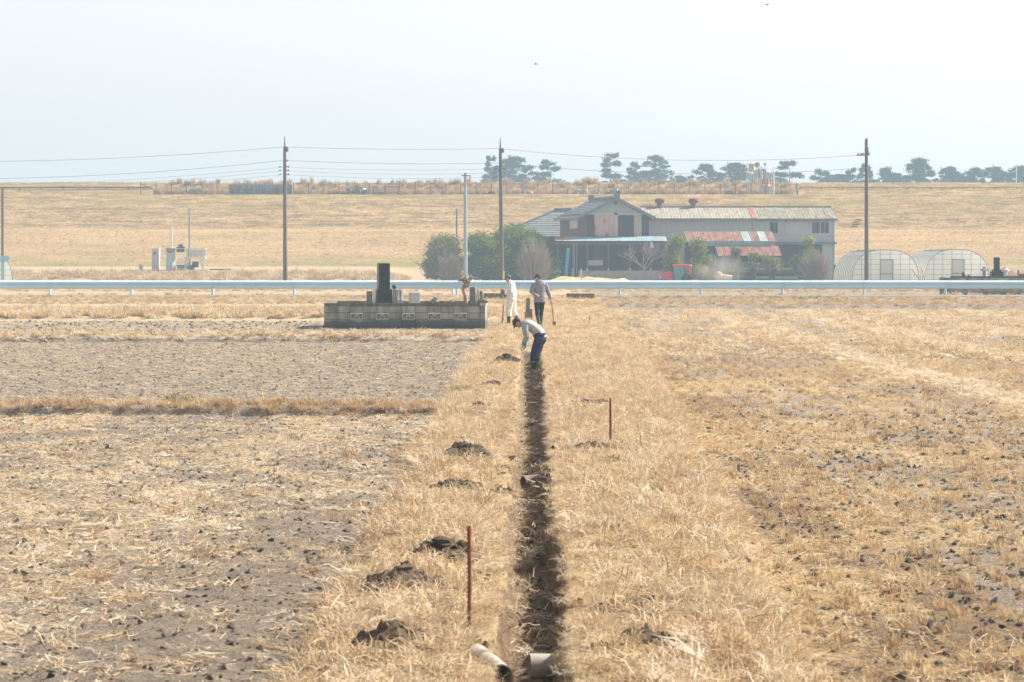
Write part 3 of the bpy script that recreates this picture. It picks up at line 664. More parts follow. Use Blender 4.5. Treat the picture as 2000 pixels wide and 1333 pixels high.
# concrete channel edges and small markers by the road
m_conc = M('old_concrete', (.30,.29,.26), (.42,.41,.375), 3, .9, bump=.006, bscale=25)
m_concd = M('dark_concrete', (.10,.10,.095), (.19,.185,.17), 2.5, .9, bump=.006, bscale=25)
def kerb(px0, px1, ytop, Y, label):
    a, b_ = PX(px0, Y), PX(px1, Y); w = b_ - a; zt = PZ(ytop, Y); o = thing('channel_kerb', label, 'kerb', (a, Y, zt - .22), group='concrete channel kerbs by the road')
    n = max(2, int(w/.75)); 
    for i in range(n):
        MB().box(i*w/n + .006, (i+1)*w/n - .006, 0, .16, -.2, .22 - .008*(i % 2)).build('kerb_block', m_concd, o)
kerb(944, 988, 573, 119.5, 'dark concrete channel kerb by the road behind the two standing workers')
kerb(1106, 1161, 573.5, 119.5, 'dark concrete channel kerb right of the standing workers, by the road')
def marker(name, px, ytop, ybot, Y, w, mat, label, cat, capmat=None):
    z0 = PZ(ybot, Y); h = PZ(ytop, Y) - z0; o = thing(name, label, cat, (PX(px, Y), Y, z0))
    MB().lathe([(w, -.3), (w, h*.96), (w*.6, h)], n=10).build('shaft', mat, o, smooth=True)
    if capmat: MB().lathe([(w*1.12, h*.72), (w*1.12, h*.9)], n=10).build('reflector', capmat, o, smooth=True)
m_oran = M('faded_orange', (.62,.20,.09), (.72,.3,.16), 8, .6); m_white = M('white_paint', (.72,.73,.72), (.80,.8,.79), 3, .6); m_redbr = M('red_brown_paint', (.25,.065,.045), (.32,.1,.07), 8, .7)
m_yel = M('yellow_sleeve', (.72,.45,.10), (.78,.55,.2), 8, .6)
marker('delineator', 884.5, 549, 577, 127.2, .055, m_post, 'small orange topped delineator post behind the guardrail left of the pruned tree', 'delineator', m_oran)
marker('marker_post', 981, 565, 578, 119.6, .09, m_redbr, 'short red brown post by the dark kerb next to the white coverall', 'post')
# stumps beyond the trench
m_wood = M('weathered_wood', (.12,.09,.07), (.22,.175,.14), 9, .9, bump=.006, stretch=(1,1,.15))
def stump(px, ytop, ybot, wpx, Y, label):
    z0 = PZ(ybot, Y); h = PZ(ytop, Y)-z0; w = wpx*Y/F/2
    b = MB().path([(0,0,-.2),(.01,0,h*.5),(.015,.01,h)], [(w*1.08,w),(w,w*.9),(w*.92,w*.85)], 9); o = b.build('stump', m_wood, None, (PX(px, Y), Y, z0), smooth=True)
    tag(o, label, 'stump', 'stumps on the path')
stump(1031, 583, 600, 9, 100, 'squat dark wooden stump standing between the two standing workers')
stump(1034, 604, 632, 13, 92, 'broad ragged stump beside the dark trousers of the standing worker')
stump(1026, 610, 628, 4, 91, 'thin broken stake beside the broad stump on the path')

# ------------------------------------------------------------------ grave plot: block wall
WY = 80.0
def block_mat():
    m, n, l, b = newmat('stained_block'); b.inputs['Roughness'].default_value = .95; b.inputs['Specular IOR Level'].default_value = .1
    pos = n.new('ShaderNodeNewGeometry').outputs['Position']; info = n.new('ShaderNodeObjectInfo')
    def noise(scale, stretch=(1,1,1), det=5):
        mp = n.new('ShaderNodeMapping'); mp.inputs['Scale'].default_value = stretch; l.new(pos, mp.inputs[0])
        no = n.new('ShaderNodeTexNoise'); no.inputs['Scale'].default_value = scale; no.inputs['Detail'].default_value = det; l.new(mp.outputs[0], no.inputs['Vector']); return no.outputs['Fac']
    r = n.new('ShaderNodeValToRGB'); r.color_ramp.elements[0].position = .3; r.color_ramp.elements[1].position = .68
    r.color_ramp.elements[0].color = (.21,.195,.165,1); r.color_ramp.elements[1].color = (.46,.435,.375,1); l.new(noise(2.6, (1,1,.6)), r.inputs[0])
    hs = n.new('ShaderNodeHueSaturation'); mr = n.new('ShaderNodeMapRange'); mr.inputs['To Min'].default_value = .8; mr.inputs['To Max'].default_value = 1.15
    l.new(info.outputs['Random'], mr.inputs[0]); l.new(mr.outputs[0], hs.inputs['Value']); l.new(r.outputs[0], hs.inputs['Color'])
    # black lichen and algae stains: run-off under the cap and a tide mark low on the wall
    sep = n.new('ShaderNodeSeparateXYZ'); l.new(pos, sep.inputs[0])
    low = n.new('ShaderNodeMapRange'); low.inputs['From Min'].default_value = .56; low.inputs['From Max'].default_value = .26; l.new(sep.outputs['Z'], low.inputs[0])
    st = n.new('ShaderNodeMath'); st.operation = 'ADD'; l.new(low.outputs[0], st.inputs[0]); l.new(noise(1.7, (1,1,.5)), st.inputs[1])
    s2 = n.new('ShaderNodeMapRange'); s2.inputs['From Min'].default_value = .72; s2.inputs['From Max'].default_value = 1.15; l.new(st.outputs[0], s2.inputs[0])
    run = n.new('ShaderNodeMapRange'); run.inputs['From Min'].default_value = .5; run.inputs['From Max'].default_value = .62; l.new(noise(5, (1,1,.12)), run.inputs[0])
    rm = n.new('ShaderNodeMath'); rm.operation = 'MULTIPLY'; rm.inputs[1].default_value = .45; l.new(run.outputs[0], rm.inputs[0])
    mxx = n.new('ShaderNodeMath'); mxx.operation = 'MAXIMUM'; l.new(s2.outputs[0], mxx.inputs[0]); l.new(rm.outputs[0], mxx.inputs[1])
    m9 = n.new('ShaderNodeMath'); m9.operation = 'MULTIPLY'; m9.inputs[1].default_value = .85; l.new(mxx.outputs[0], m9.inputs[0])
    mx = n.new('ShaderNodeMix'); mx.data_type = 'RGBA'; l.new(m9.outputs[0], mx.inputs[0]); l.new(hs.outputs[0], mx.inputs[6]); mx.inputs[7].default_value = (.075,.075,.066,1)
    l.new(mx.outputs[2], b.inputs['Base Color'])
    bp = n.new('ShaderNodeBump'); bp.inputs['Distance'].default_value = .006; l.new(noise(40), bp.inputs['Height']); l.new(bp.outputs[0], b.inputs['Normal'])
    return m
m_block = block_mat()
BW, BH = .401, .213
wx0 = PX(633, WY); zb = .0
wall = thing('block_wall', 'stained grey concrete block wall round the grave plot with five pierced blocks', 'wall', (wx0, WY, zb))
def blk(w, d=.12, h=BH):
    g = .006; c = .008
    b = MB(); b.hexa([(g,0+c,g),(w-g,0+c,g),(w-g,d,g),(g,d,g)], [(g,c,h-g),(w-g,c,h-g),(w-g,d,h-g),(g,d,h-g)])
    b.hexa([(g+c,0,g+c),(w-g-c,0,g+c),(w-g,c,g),(g,c,g)], [(g+c,0,h-g-c),(w-g-c,0,h-g-c),(w-g,c,h-g),(g,c,h-g)])
    me = b.mesh('block'); me.materials.append(m_block); return me
blk_me = blk(BW); blk_end = blk(.17)
# pierced block: frame with a fan of arches
pb = MB(); w, h, d = BW, BH, .12; g = .006
for (a, b_, c, e) in ((g,w-g,g,.03),(g,w-g,h-.03,h-g),(g,.03,.03,h-.03),(w-.03,w-g,.03,h-.03)): pb.box(a, b_, 0, d, c, e)
def arch(cx, r, a0, a1, n=9):
    pts = [(cx + r*math.cos(a0+(a1-a0)*k/n), .06, .028 + r*math.sin(a0+(a1-a0)*k/n)) for k in range(n+1)]; pb.path(pts, (.045, .011), 6, side=(0,1,0))
arch(w/2, .062, 0, math.pi); arch(w/2, .12, .25, math.pi-.25); 
for an in (.5, 1.05, 1.57, 2.09, 2.64): pb.bar((w/2+.062*math.cos(an), .06, .028+.062*math.sin(an)), (w/2+.13*math.cos(an), .06, min(.028+.15*math.sin(an), h-.03)), .09, .016)
arch(.03, .075, 0, 1.57, 5); arch(w-.03, .075, 1.57, 3.14, 5)
pier_me = pb.mesh('pierced_block'); pier_me.materials.append(M('pale_pierced_block', (.46,.45,.40), (.62,.6,.54), 6, .95))
rows = [zb + .02 + BH*k for k in range(4)]
lengthX = PX(948, WY) - wx0; DEP = 3.6
for r_, z in enumerate(rows):
    for c_ in range(12):
        if r_ == 2 and c_ in (2, 4, 6, 8, 10): link('pierced_block', pier_me, None, wall, (c_*BW, 0, z))
        else: link('block', blk_me, None, wall, (c_*BW, 0, z))
    link('block', blk_end, None, wall, (12*BW, 0, z))
    for c_ in range(9):   # right side, then left side and back
        link('block', blk_me, None, wall, (lengthX, .005 + c_*BW, z), R(90))
        if r_ > 1: link('block', blk_me, None, wall, (.0, .13 + (c_+1)*BW, z), R(-90))
    for c_ in range(12):
        if r_ > 1: link('block', blk_me, None, wall, (c_*BW, DEP, z))
m_mort = M('mortar', (.06,.058,.05), (.1,.095,.085), 6)
mo = MB()
for c_ in range(12):   # recessed joints behind the blocks, none behind the pierced ones
    if c_ in (2,4,6,8,10):
        mo.box(c_*BW, (c_+1)*BW, .015, .1, -.3, rows[2]); mo.box(c_*BW, (c_+1)*BW, .0155, .1, rows[3], rows[3]+BH)
    else: mo.box(c_*BW, (c_+1)*BW, .015, .1, -.3, rows[3]+BH-.002)
mo.box(12*BW, lengthX-.02, .015, .1, -.3, rows[3]+BH-.002); mo.box(lengthX-.1, lengthX-.015, .1, DEP, -.3, rows[3]+BH-.002)
mo.box(.02, .1, .1, DEP, -.3, rows[3]+BH-.002); mo.box(.1, lengthX-.1, DEP+.02, DEP+.1, -.3, rows[3]+BH-.002)
mo.build('mortar', m_mort, wall)
zt = rows[3] + BH
m_cap = M('mossy_cap', (.07,.07,.055), (.2,.195,.165), 5, .95, bump=.008, bscale=20)
cap = MB()
for c_ in range(12):
    MB().box(c_*BW+.004, (c_+1)*BW-.004, -.015, .135, zt+.003, zt+.085).build('cap_stone', m_cap, wall)
for c_ in range(9):
    MB().box(lengthX-.135, lengthX+.012, .14+c_*BW, .14+(c_+1)*BW-.008, zt+.002, zt+.084).build('cap_stone', m_conc, wall)
    MB().box(-.012, .135, .14+c_*BW, .14+(c_+1)*BW-.008, zt+.002, zt+.084).build('cap_stone', m_cap, wall)
MB().box(12*BW+.004, lengthX+.012, -.015, .135, zt+.003, zt+.085).build('cap_stone', m_conc, wall)
for c_ in range(12): MB().box(c_*BW+.004, (c_+1)*BW-.004, DEP-.012, DEP+.135, zt+.003, zt+.085).build('cap_stone', m_cap, wall)
MB().box(.1, lengthX-.1, .1, DEP, -.2, zb+.62).build('gravel_bed', M('grave_gravel', (.22,.21,.19), (.34,.33,.3), 30, .95, bump=.01), wall)
GZ0 = zb + .62
m_blackst = M('polished_black_granite', (.012,.016,.016), (.025,.03,.03), 40, .35, spec=.35); m_greyst = M('grey_granite', (.20,.20,.185), (.34,.335,.31), 25, .7); m_moss = M('mossy_stone', (.13,.135,.10), (.27,.265,.215), 7, .9, bump=.01)
m_palest = M('pale_granite', (.42,.42,.41), (.52,.52,.5), 30, .6)
def stone(name, px0, px1, ytop, Y, dep, mat, label, cat='gravestone', rz=0, taper=.96, group=None, parts=None):
    w = (px1-px0)*Y/F; zt_ = PZ(ytop, Y); h = zt_-GZ0
    b = MB(); a = w/2; d = dep/2
    b.hexa([(-a,-d,0),(a,-d,0),(a,d,0),(-a,d,0)], [(-a*taper,-d*taper,h),(a*taper,-d*taper,h),(a*taper,d*taper,h),(-a*taper,d*taper,h)])
    o = b.build(name, mat, None, (PX((px0+px1)/2, Y), Y, GZ0), rz); md = o.modifiers.new('edge', 'BEVEL'); md.width = .015; md.segments = 2
    tag(o, label, cat, group); return o
# the family stone: base and shaft
fy = WY + 1.9
fs = thing('gravestone', 'tall polished black gravestone on a dark square base inside the block wall', 'gravestone', (PX(749, fy), fy, GZ0), R(16))
s_ = F/fy
def sz(py): return PZ(py, fy) - GZ0
b = MB().box(-.24,.24,-.22,.22,0,sz(565)); o = b.build('plinth', m_blackst, fs); o.modifiers.new('edge','BEVEL').width = .012
b = MB().box(-.175,.175,-.16,.16,sz(565),sz(514.5)); o = b.build('shaft', m_blackst, fs); o.modifiers.new('edge','BEVEL').width = .01
b = MB().box(-.42,.42,-.36,.36,-.1,.12); b.build('foot_slab', m_blackst, fs)
stone('stone_block', 716, 727, 569, fy, .2, m_moss, 'small weathered stone left of the black gravestone', 'stone')
stone('stone_post', 728, 733, 566, fy-.3, .08, m_palest, 'narrow pale stone post against the dark gravestone base', 'stone')
stone('memorial_slab', 767, 784, 566, fy, .14, m_greyst, 'smooth grey memorial slab beside the black gravestone', 'memorial slab', R(6), 1.0)
o = MB().ball((0,0,.06),.07,10,8).lathe([(.05,-.03),(.03,.02)],n=8).build('stone_ball', m_blackst, None, (PX(770, fy+.2), fy+.2, PZ(564, fy+.2)), smooth=True); tag(o, 'round black knob behind the grey memorial slab', 'knob')
m_steel = M('polished_steel', (.6,.6,.6), (.68,.68,.68), 20, .3, metal=.8)
for px, lab in ((778.5, 'left one of the two steel flower vases before the grey slab'), (785, 'right one of the two steel flower vases before the grey slab')):
    v = MB().lathe([(.035,0),(.03,.06),(.024,.12),(.026,.26),(.034,.30),(.028,.30),(.02,.27)], n=12).build('flower_vase', m_steel, None, (PX(px, fy-.55), fy-.55, PZ(587, fy-.55)), smooth=True); tag(v, lab, 'vase', 'steel flower vases')
    st_ = MB().box(-.05,.05,-.05,.05,-.26,0); st_.build('vase_foot', m_greyst, v)
stone('stone_block', 800, 819, 571, fy, .34, m_palest, 'squat pale square stone standing alone in the middle of the plot', 'stone', R(14))
def rock(name, px, ytop, wpx, hpx, Y, mat, label, seed, cat='rock', lean=0):
    r = np.random.default_rng(seed); me = clod_mesh(name, r, 3); w = wpx*Y/F/2; h = hpx*Y/F/2
    co = np.array([v.co for v in me.vertices]); co /= np.abs(co).max(0); co[:, 0] += lean*co[:, 2]
    me.vertices.foreach_set('co', (co*[w, w*.6, h]).astype(np.float32).ravel()); me.update()
    o = link(name, me, mat, None, (PX(px, Y), Y, PZ(ytop, Y)-h)); tag(o, label, cat); return o
rock('rock', 850, 581, 17, 12, fy-.8, m_greyst, 'low grey rock lying behind the wall top in the plot', 3)
rock('rock', 882, 585, 8, 7, fy-.8, m_greyst, 'tiny grey rock left of the pruned tree trunk', 4)
stone('rough_slab', 917, 931, 561, fy+.2, .25, m_moss, 'rough upright mossy slab right of the pruned tree', 'slab', R(-8), .8)
stone('rough_slab', 933, 943, 569, fy+.3, .2, m_moss, 'shorter rough slab at the right corner of the plot', 'slab', R(10), .85)
rock('rock', 934, 562, 6, 26, fy-.4, m_palest, 'pale leaning splinter of stone between the two rough slabs', 6, lean=-.5)
o = MB().lathe([(.07,0),(.11,.02),(.12,.07),(.09,.11),(.04,.12)], n=10).build('bowl', m_wood, None, (PX(947, WY+.07), WY+.07, zt+.084), smooth=True); tag(o, 'small dark bowl on the corner of the block wall', 'bowl')
# pruned tree
ty = fy - .3; pt = thing('pruned_tree', 'small crooked leafless pruned tree inside the block wall', 'tree', (PX(911, ty), ty, GZ0))
def lp(px, py, dy=0): return (PX(px, ty)-pt.location.x, dy, PZ(py, ty)-GZ0)
m_bark = M('pale_bark', (.22,.15,.11), (.38,.29,.22), 14, .9, bump=.008); m_twig = M('dry_twigs', (.20,.125,.085), (.32,.21,.15), 9, .9)
MB().path([lp(910,600), lp(909,583), lp(908.5,577), lp(904,566), lp(905,561), lp(910,554), lp(911,548)], [.075,.065,.06,.05,.05,.04,.03], 9).path([lp(905,562), lp(913,560,.05), lp(916,555,.05), lp(918,545,.1)], [.04,.03,.03,.018], 7).path([lp(911,556), lp(903,549,-.05), lp(897,546,-.1)], [.03,.025,.015], 7).build('trunk', m_bark, pt, smooth=True)
tw = MB(); r_ = random.Random(5)
for (cx_, cy_, w_, h_) in ((901,548,8,5),(908,546,7,5),(919,544,5,7),(913,552,4,4)):
    for k in range(60):
        a = Vector(lp(cx_+r_.uniform(-w_,w_)*.6, cy_+r_.uniform(-h_,h_)*.4, r_.uniform(-.15,.15))); d_ = Vector((r_.uniform(-1,1), r_.uniform(-1,1), r_.uniform(-.6,1))).normalized()*r_.uniform(.05,.12)
        tw.tube(a, a+d_, .009, .003, 4)
tw.build('crown', m_twig, pt)

# ------------------------------------------------------------------ second grave plot beyond the guardrail
cy_ = 140.0; cx0 = PX(1858, cy_); cz = PZ(579, cy_); cw = 13.
w2 = thing('block_wall', 'dark stained concrete wall round the graves beyond the guardrail', 'wall', (cx0, cy_, cz)); hh = PZ(543, cy_)-cz
nb = int(cw/.42)
bl2 = MB().box(.006,.414,0,.14,.006,hh/4-.006).mesh('block'); bl2.materials.append(m_block)
for i in range(nb):
    for r2 in range(4): link('block', bl2, None, w2, (i*.42, .0, r2*hh/4))
MB().box(.01, nb*.42-.01, .02, .13, -.4, hh-.003).build('mortar', m_mort, w2)
MB().box(-.03, nb*.42+.02, -.03, .17, hh+.002, hh+.09).build('cap', M('dark_cap', (.05,.045,.05), (.11,.1,.1), 4), w2)
MB().box(0, nb*.42, .14, 4., -.4, hh-.3).build('gravel_bed', m_conc, w2); MB().box(-.01, .12, .15, 4., -.4, hh).build('side_wall', m_concd, w2)
by = cy_ + 1.6; bz = cz + hh - .3
g2 = thing('gravestone', 'dark narrow gravestone on a stepped base beyond the guardrail', 'gravestone', (PX(1946.5, by), by, bz))
def z2(py): return PZ(py, by)-bz
MB().box(-.32,.32,-.3,.3,0,z2(531)).build('plinth', m_blackst, g2); MB().box(-.24,.24,-.22,.22,z2(531),z2(527)).build('step', m_blackst, g2); MB().box(-.145,.145,-.14,.14,z2(527),z2(503)).build('shaft', m_blackst, g2)
def lantern(px, mat, label):
    o = thing('stone_lantern', label, 'stone lantern', (PX(px, by-.3), by-.3, bz), group='stone lanterns beyond the guardrail'); h0 = PZ(520, by-.3)-bz
    MB().lathe([(.14,0),(.14,.08),(.09,.1)], n=6).build('foot', mat, o); MB().lathe([(.085,.1),(.075,h0*.45)], n=8).build('shaft', mat, o)
    MB().lathe([(.075,h0*.45),(.13,h0*.5),(.13,h0*.54),(.095,h0*.55),(.095,h0*.72)], n=6).build('fire_box', mat, o); MB().lathe([(.23,h0*.72),(.21,h0*.77),(.07,h0*.87),(.045,h0*.9),(.06,h0*.94),(.01,h0)], n=6).build('roof', mat, o)
lantern(1922, m_greyst, 'grey stone lantern left of the dark narrow gravestone'); lantern(1963.5, m_palest, 'paler stone lantern right of the dark narrow gravestone')
rock('stone_figure', 1882, 530, 7, 22, by-.9, m_blackst, 'small dark upright stone figure on the far grave plot', 21, 'stone')
rock('rock', 1893, 534, 9, 16, by-.9, m_concd, 'low dark rock beside the stone figure on the far plot', 22)
stone_g = GZ0; GZ0 = bz
stone('stone_block', 1989, 2004, 535, by, .4, m_concd, 'low dark stone base at the far end of the grave wall', 'stone')
stone('stone_post', 1987, 1990, 528, by-.3, .1, m_redbr, 'thin red brown stone post on the far grave plot', 'stone'); GZ0 = stone_g

# ------------------------------------------------------------------ people
m_skin = M('skin', (.50,.27,.185), (.57,.33,.235), 12, .6); m_hair = M('dark_hair', (.03,.027,.025), (.07,.065,.06), 30, .7)
def cloth(name, c1, c2=None): return M(name, c1, c2, 9, .95, bump=.035, bscale=8, spec=.1)
def soft(o, vox, it=4):
    md = o.modifiers.new('skin', 'REMESH'); md.mode = 'VOXEL'; md.voxel_size = vox; md.use_smooth_shade = True
    s = o.modifiers.new('soft', 'SMOOTH'); s.iterations = it; s.factor = .5
    return o
def V(*a): return Vector(a)
def finger_set(b, wrist, dirv, palm_n, sidev, curl=.9, r=.0095):
    """palm and five curled fingers added to builder b"""
    d = Vector(dirv).normalized(); s = Vector(sidev).normalized(); n_ = Vector(palm_n).normalized(); w = Vector(wrist)
    b.path([w - d*.02, w + d*.03, w + d*.085], [(.026,.02),(.037,.018),(.036,.014)], 10, side=s)
    for k, (off, ln) in enumerate(((-.028,.062),(-.01,.072),(.01,.078),(.028,.07))):
        p0 = w + d*.08 + s*off; p1 = p0 + (d*math.cos(curl*.5) + n_*math.sin(curl*.5))*ln*.5; p2 = p1 + (d*math.cos(curl*1.4) + n_*math.sin(curl*1.4))*ln*.35; p3 = p2 + (d*math.cos(curl*2.2) + n_*math.sin(curl*2.2))*ln*.28
        b.path([p0 - d*.015, p1, p2, p3], [r, r, r*.92, r*.75], 6)
    p0 = w + d*.03 + s*.034; p1 = p0 + (d*.6 + s*.6 + n_*.4)*.035; p2 = p1 + (d*.8 + n_*.6)*.03
    b.path([w + d*.015 + s*.02, p0, p1, p2], [r*1.2, r*1.2, r*1.1, r*.8], 6)

def head(b, c, f, up, sc_=1.):
    """head with face features: c centre, f forward, up"""
    f = Vector(f).normalized(); up = Vector(up).normalized(); s = up.cross(f).normalized(); c = Vector(c)
    b.path([c - up*.115 + f*.03, c - up*.085 + f*.022, c - up*.03 + f*.012, c + up*.03, c + up*.08 - f*.008, c + up*.112 - f*.01],
           [(.035,.04),(.056,.068),(.071,.089),(.077,.098),(.062,.08),(.028,.035)], 14, side=s)
    b.path([c + f*.09 + up*.01, c + f*.112 - up*.022, c + f*.095 - up*.034], [.010,.016,.008], 6)      # nose
    b.path([c + f*.07 - up*.058 - s*.02, c + f*.084 - up*.056, c + f*.07 - up*.058 + s*.02], [.007,.01,.007], 6)  # mouth
    for q in (-1, 1): b.path([c + s*q*.074 + up*.025 - f*.01, c + s*q*.086 - up*.002 - f*.018, c + s*q*.076 - up*.03 - f*.006], [(.008,.018),(.008,.02),(.006,.012)], 6)  # ears
def cap_mesh(root, mat, c, f, up, brim=.085, name='cap'):
    f = Vector(f).normalized(); up = Vector(up).normalized(); s = up.cross(f).normalized(); c = Vector(c) + up*.022 - f*.004; b = MB()
    b.path([c, c + up*.045 - f*.002, c + up*.082 - f*.006, c + up*.104 - f*.01, c + up*.112 - f*.012], [(.088,.107),(.085,.102),(.066,.08),(.035,.042),(.008,.008)], 16, side=s)
    p = b.build(name, mat, root, smooth=True)
    br = MB(); n = 9; top = []; bot = []
    for k in range(n+1):
        a = -1.15 + 2.3*k/n; e = c + f*.096*math.cos(a) + s*.086*math.sin(a); o_ = c + f*(.096*math.cos(a) + brim*math.cos(a*.9)) + s*.092*math.sin(a) - up*(.02 + .012*abs(a))
        top += [e + up*.012, o_ + up*.004]; bot += [e + up*.002, o_ - up*.003]
    m_ = len(top); br.v = [tuple(q) for q in top + bot]
    for k in range(n):
        i = 2*k; br.f += [(i, i+1, i+3, i+2), (m_+i, m_+i+2, m_+i+3, m_+i+1), (i+1, m_+i+1, m_+i+3, i+3), (i, i+2, m_+i+2, m_+i)]
    br.f += [(0, m_, m_+1, 1), (m_-2, m_-1, 2*m_-1, 2*m_-2)]
    br.build('brim', mat, p, smooth=True)
def face_bits(root, c, f, up):
    f = Vector(f).normalized(); up = Vector(up).normalized(); s = up.cross(f).normalized(); c = Vector(c)
    for q in (-1, 1): MB().ball(c + f*.083 + s*q*.031 + up*.004, .0095, 7, 5).build('eye', m_hair, root)
    b = MB().path([c - up*.04 - f*.06, c - f*.03 + up*.02, c + up*.07 - f*.01], [(.066,.04),(.081,.085),(.068,.085)], 14, side=s); b.build('hair', m_hair, root, smooth=True)
def eye_brow(): pass

def limb(b, pts, rad, side=(0,1,0), n=12): b.path(pts, rad, n, side=side)
def grow(rad, k): return [(r[0]+k, r[1]+k) if hasattr(r, '__len__') else r+k for r in rad]

m_boot = M('dark_green_rubber', (.018,.03,.026), (.03,.045,.04), 6, .4, spec=.5); m_glove_g = M('green_glove', (.03,.17,.11), (.05,.22,.15), 20, .8); m_glove_w = M('white_glove', (.7,.68,.64), (.76,.74,.7), 20, .9)
def boot(root, ankle, toe_dir, top, mat, parent_name='boot'):
    a = Vector(ankle); t = Vector(toe_dir).normalized(); top = Vector(top); s = V(0,0,1).cross(t)
    b = MB().path([top, top.lerp(a, .5), a + V(0,0,.03)], [(.064,.068),(.058,.062),(.05,.056)], 12, side=s)
    base_ = V(a.x, a.y, a.z - .085)
    b.path([base_ - t*.075 + V(0,0,.045), base_ + t*.0 + V(0,0,.055), base_ + t*.1 + V(0,0,.04), base_ + t*.19 + V(0,0,.03)], [(.036,.045),(.042,.058),(.047,.04),(.034,.026)], 12, side=s)
    b.path([a + V(0,0,.05), base_ + V(0,0,.04)], [(.052,.058),(.042,.06)], 12, side=s)
    o = b.build(parent_name, mat, root); soft(o, .011, 3)
    so = MB(); pts = []
    for k in range(14):
        an = 2*math.pi*k/14; pts.append(base_ + t*(.06 + .145*math.cos(an)) + s*(.045 + .006*math.cos(an))*math.sin(an))
    so.v = [tuple(q + V(0,0,-.004)) for q in pts] + [tuple(q + V(0,0,.02)) for q in pts]
    so.f = [tuple(range(13,-1,-1)), tuple(range(14,28))] + [(k, (k+1) % 14, 14+(k+1) % 14, 14+k) for k in range(14)]
    so.build('sole', m_hair, o)

# --- worker in white coveralls: stands facing left, leaning on a shovel (local +x is forward)
wy = 86.2; wX = PX(1000, wy)
w1 = thing('person', 'person in white coveralls and blue cap leaning on a shovel beside the wall', 'person', (wX, wy, float(H(wX, wy, False)) - .0), R(172), 'people digging the trench')
m_wcov = cloth('white_coverall', (.70,.68,.68), (.80,.78,.77)); m_bcap = cloth('blue_grey_cap', (.07,.13,.19), (.11,.18,.25))
hd = V(.13,0,1.545); hf = V(1,-.05,-.22)
legL = [V(.0,.09,.92), V(.10,.11,.50), V(.09,.115,.09)]; legR = [V(.0,-.09,.92), V(-.02,-.12,.49), V(-.20,-.13,.10)]
arL = [V(.02,.17,1.36), V(.0,.25,1.11), V(.21,.10,1.03)]; arR = [V(.02,-.17,1.36), V(.01,-.24,1.09), V(.22,-.07,.97)]
b = MB()
b.path([V(0,0,.84), V(.0,0,.98), V(.02,0,1.16), V(.03,0,1.32), V(.05,0,1.42), V(.08,0,1.47)], [(.15,.11),(.15,.105),(.155,.11),(.165,.105),(.08,.075),(.052,.055)], 14, side=(0,1,0)); b.path([V(.06,0,1.4), hd], [.055,.05], 10); head(b, hd, hf, V(.2,0,1))
for L in (legL, legR): limb(b, L, [.082,.056,.04])
for A in (arL, arR): limb(b, A, [.05,.04,.028], n=10)
finger_set(b, arL[2], V(.5,-.6,-.3), V(0,-1,-.5), V(0,.2,1)); finger_set(b, arR[2], V(.5,.5,-.3), V(0,1,-.5), V(0,-.2,1))
soft(b.build('body', m_skin, w1), .008, 3)
c = MB()
c.path([V(0,0,.80), V(-.01,0,.93), V(.01,0,1.06), V(.02,0,1.2), V(.03,0,1.34), V(.045,0,1.41), V(.07,0,1.455)], [(.18,.14),(.195,.16),(.19,.155),(.195,.155),(.2,.14),(.12,.1),(.072,.072)], 16, side=(0,1,0))
for L in (legL, legR): limb(c, [L[0]+V(0,0,-.02), L[0].lerp(L[1], .5), L[1], L[1].lerp(L[2], .35), L[1].lerp(L[2], .52)], [.128,.118,.10,.096,.09])
for A in (arL, arR): limb(c, [A[0]+V(0,0,.01), A[0].lerp(A[1], .5), A[1], A[1].lerp(A[2], .5), A[2]], [.083,.074,.063,.056,.047], n=12)
soft(c.build('coverall', m_wcov, w1), .011, 5)
MB().path([V(.03,-.085,1.42), V(.075,-.06,1.475), V(.095,0,1.455), V(.075,.06,1.475), V(.03,.085,1.42)], [(.012,.028)]*5, 8).build('collar', m_wcov, w1, smooth=True)
for L, t in ((legL, V(1,.1,0)), (legR, V(1,-.1,0))): boot(w1, L[2], t, L[1].lerp(L[2], .45), m_boot)
for A, q in ((arL, -1), (arR, 1)):
    g = MB(); finger_set(g, A[2], V(.5,.55*q,-.3), V(0,q,-.5), V(0,-.2*q,1), r=.0125); g.path([A[1].lerp(A[2], .8), A[2]], [.05,.038], 10); g.build('glove', m_glove_g, w1, smooth=True)
cap_mesh(w1, m_bcap, hd, hf, V(.2,0,1)); face_bits(w1, hd, hf, V(.2,0,1))

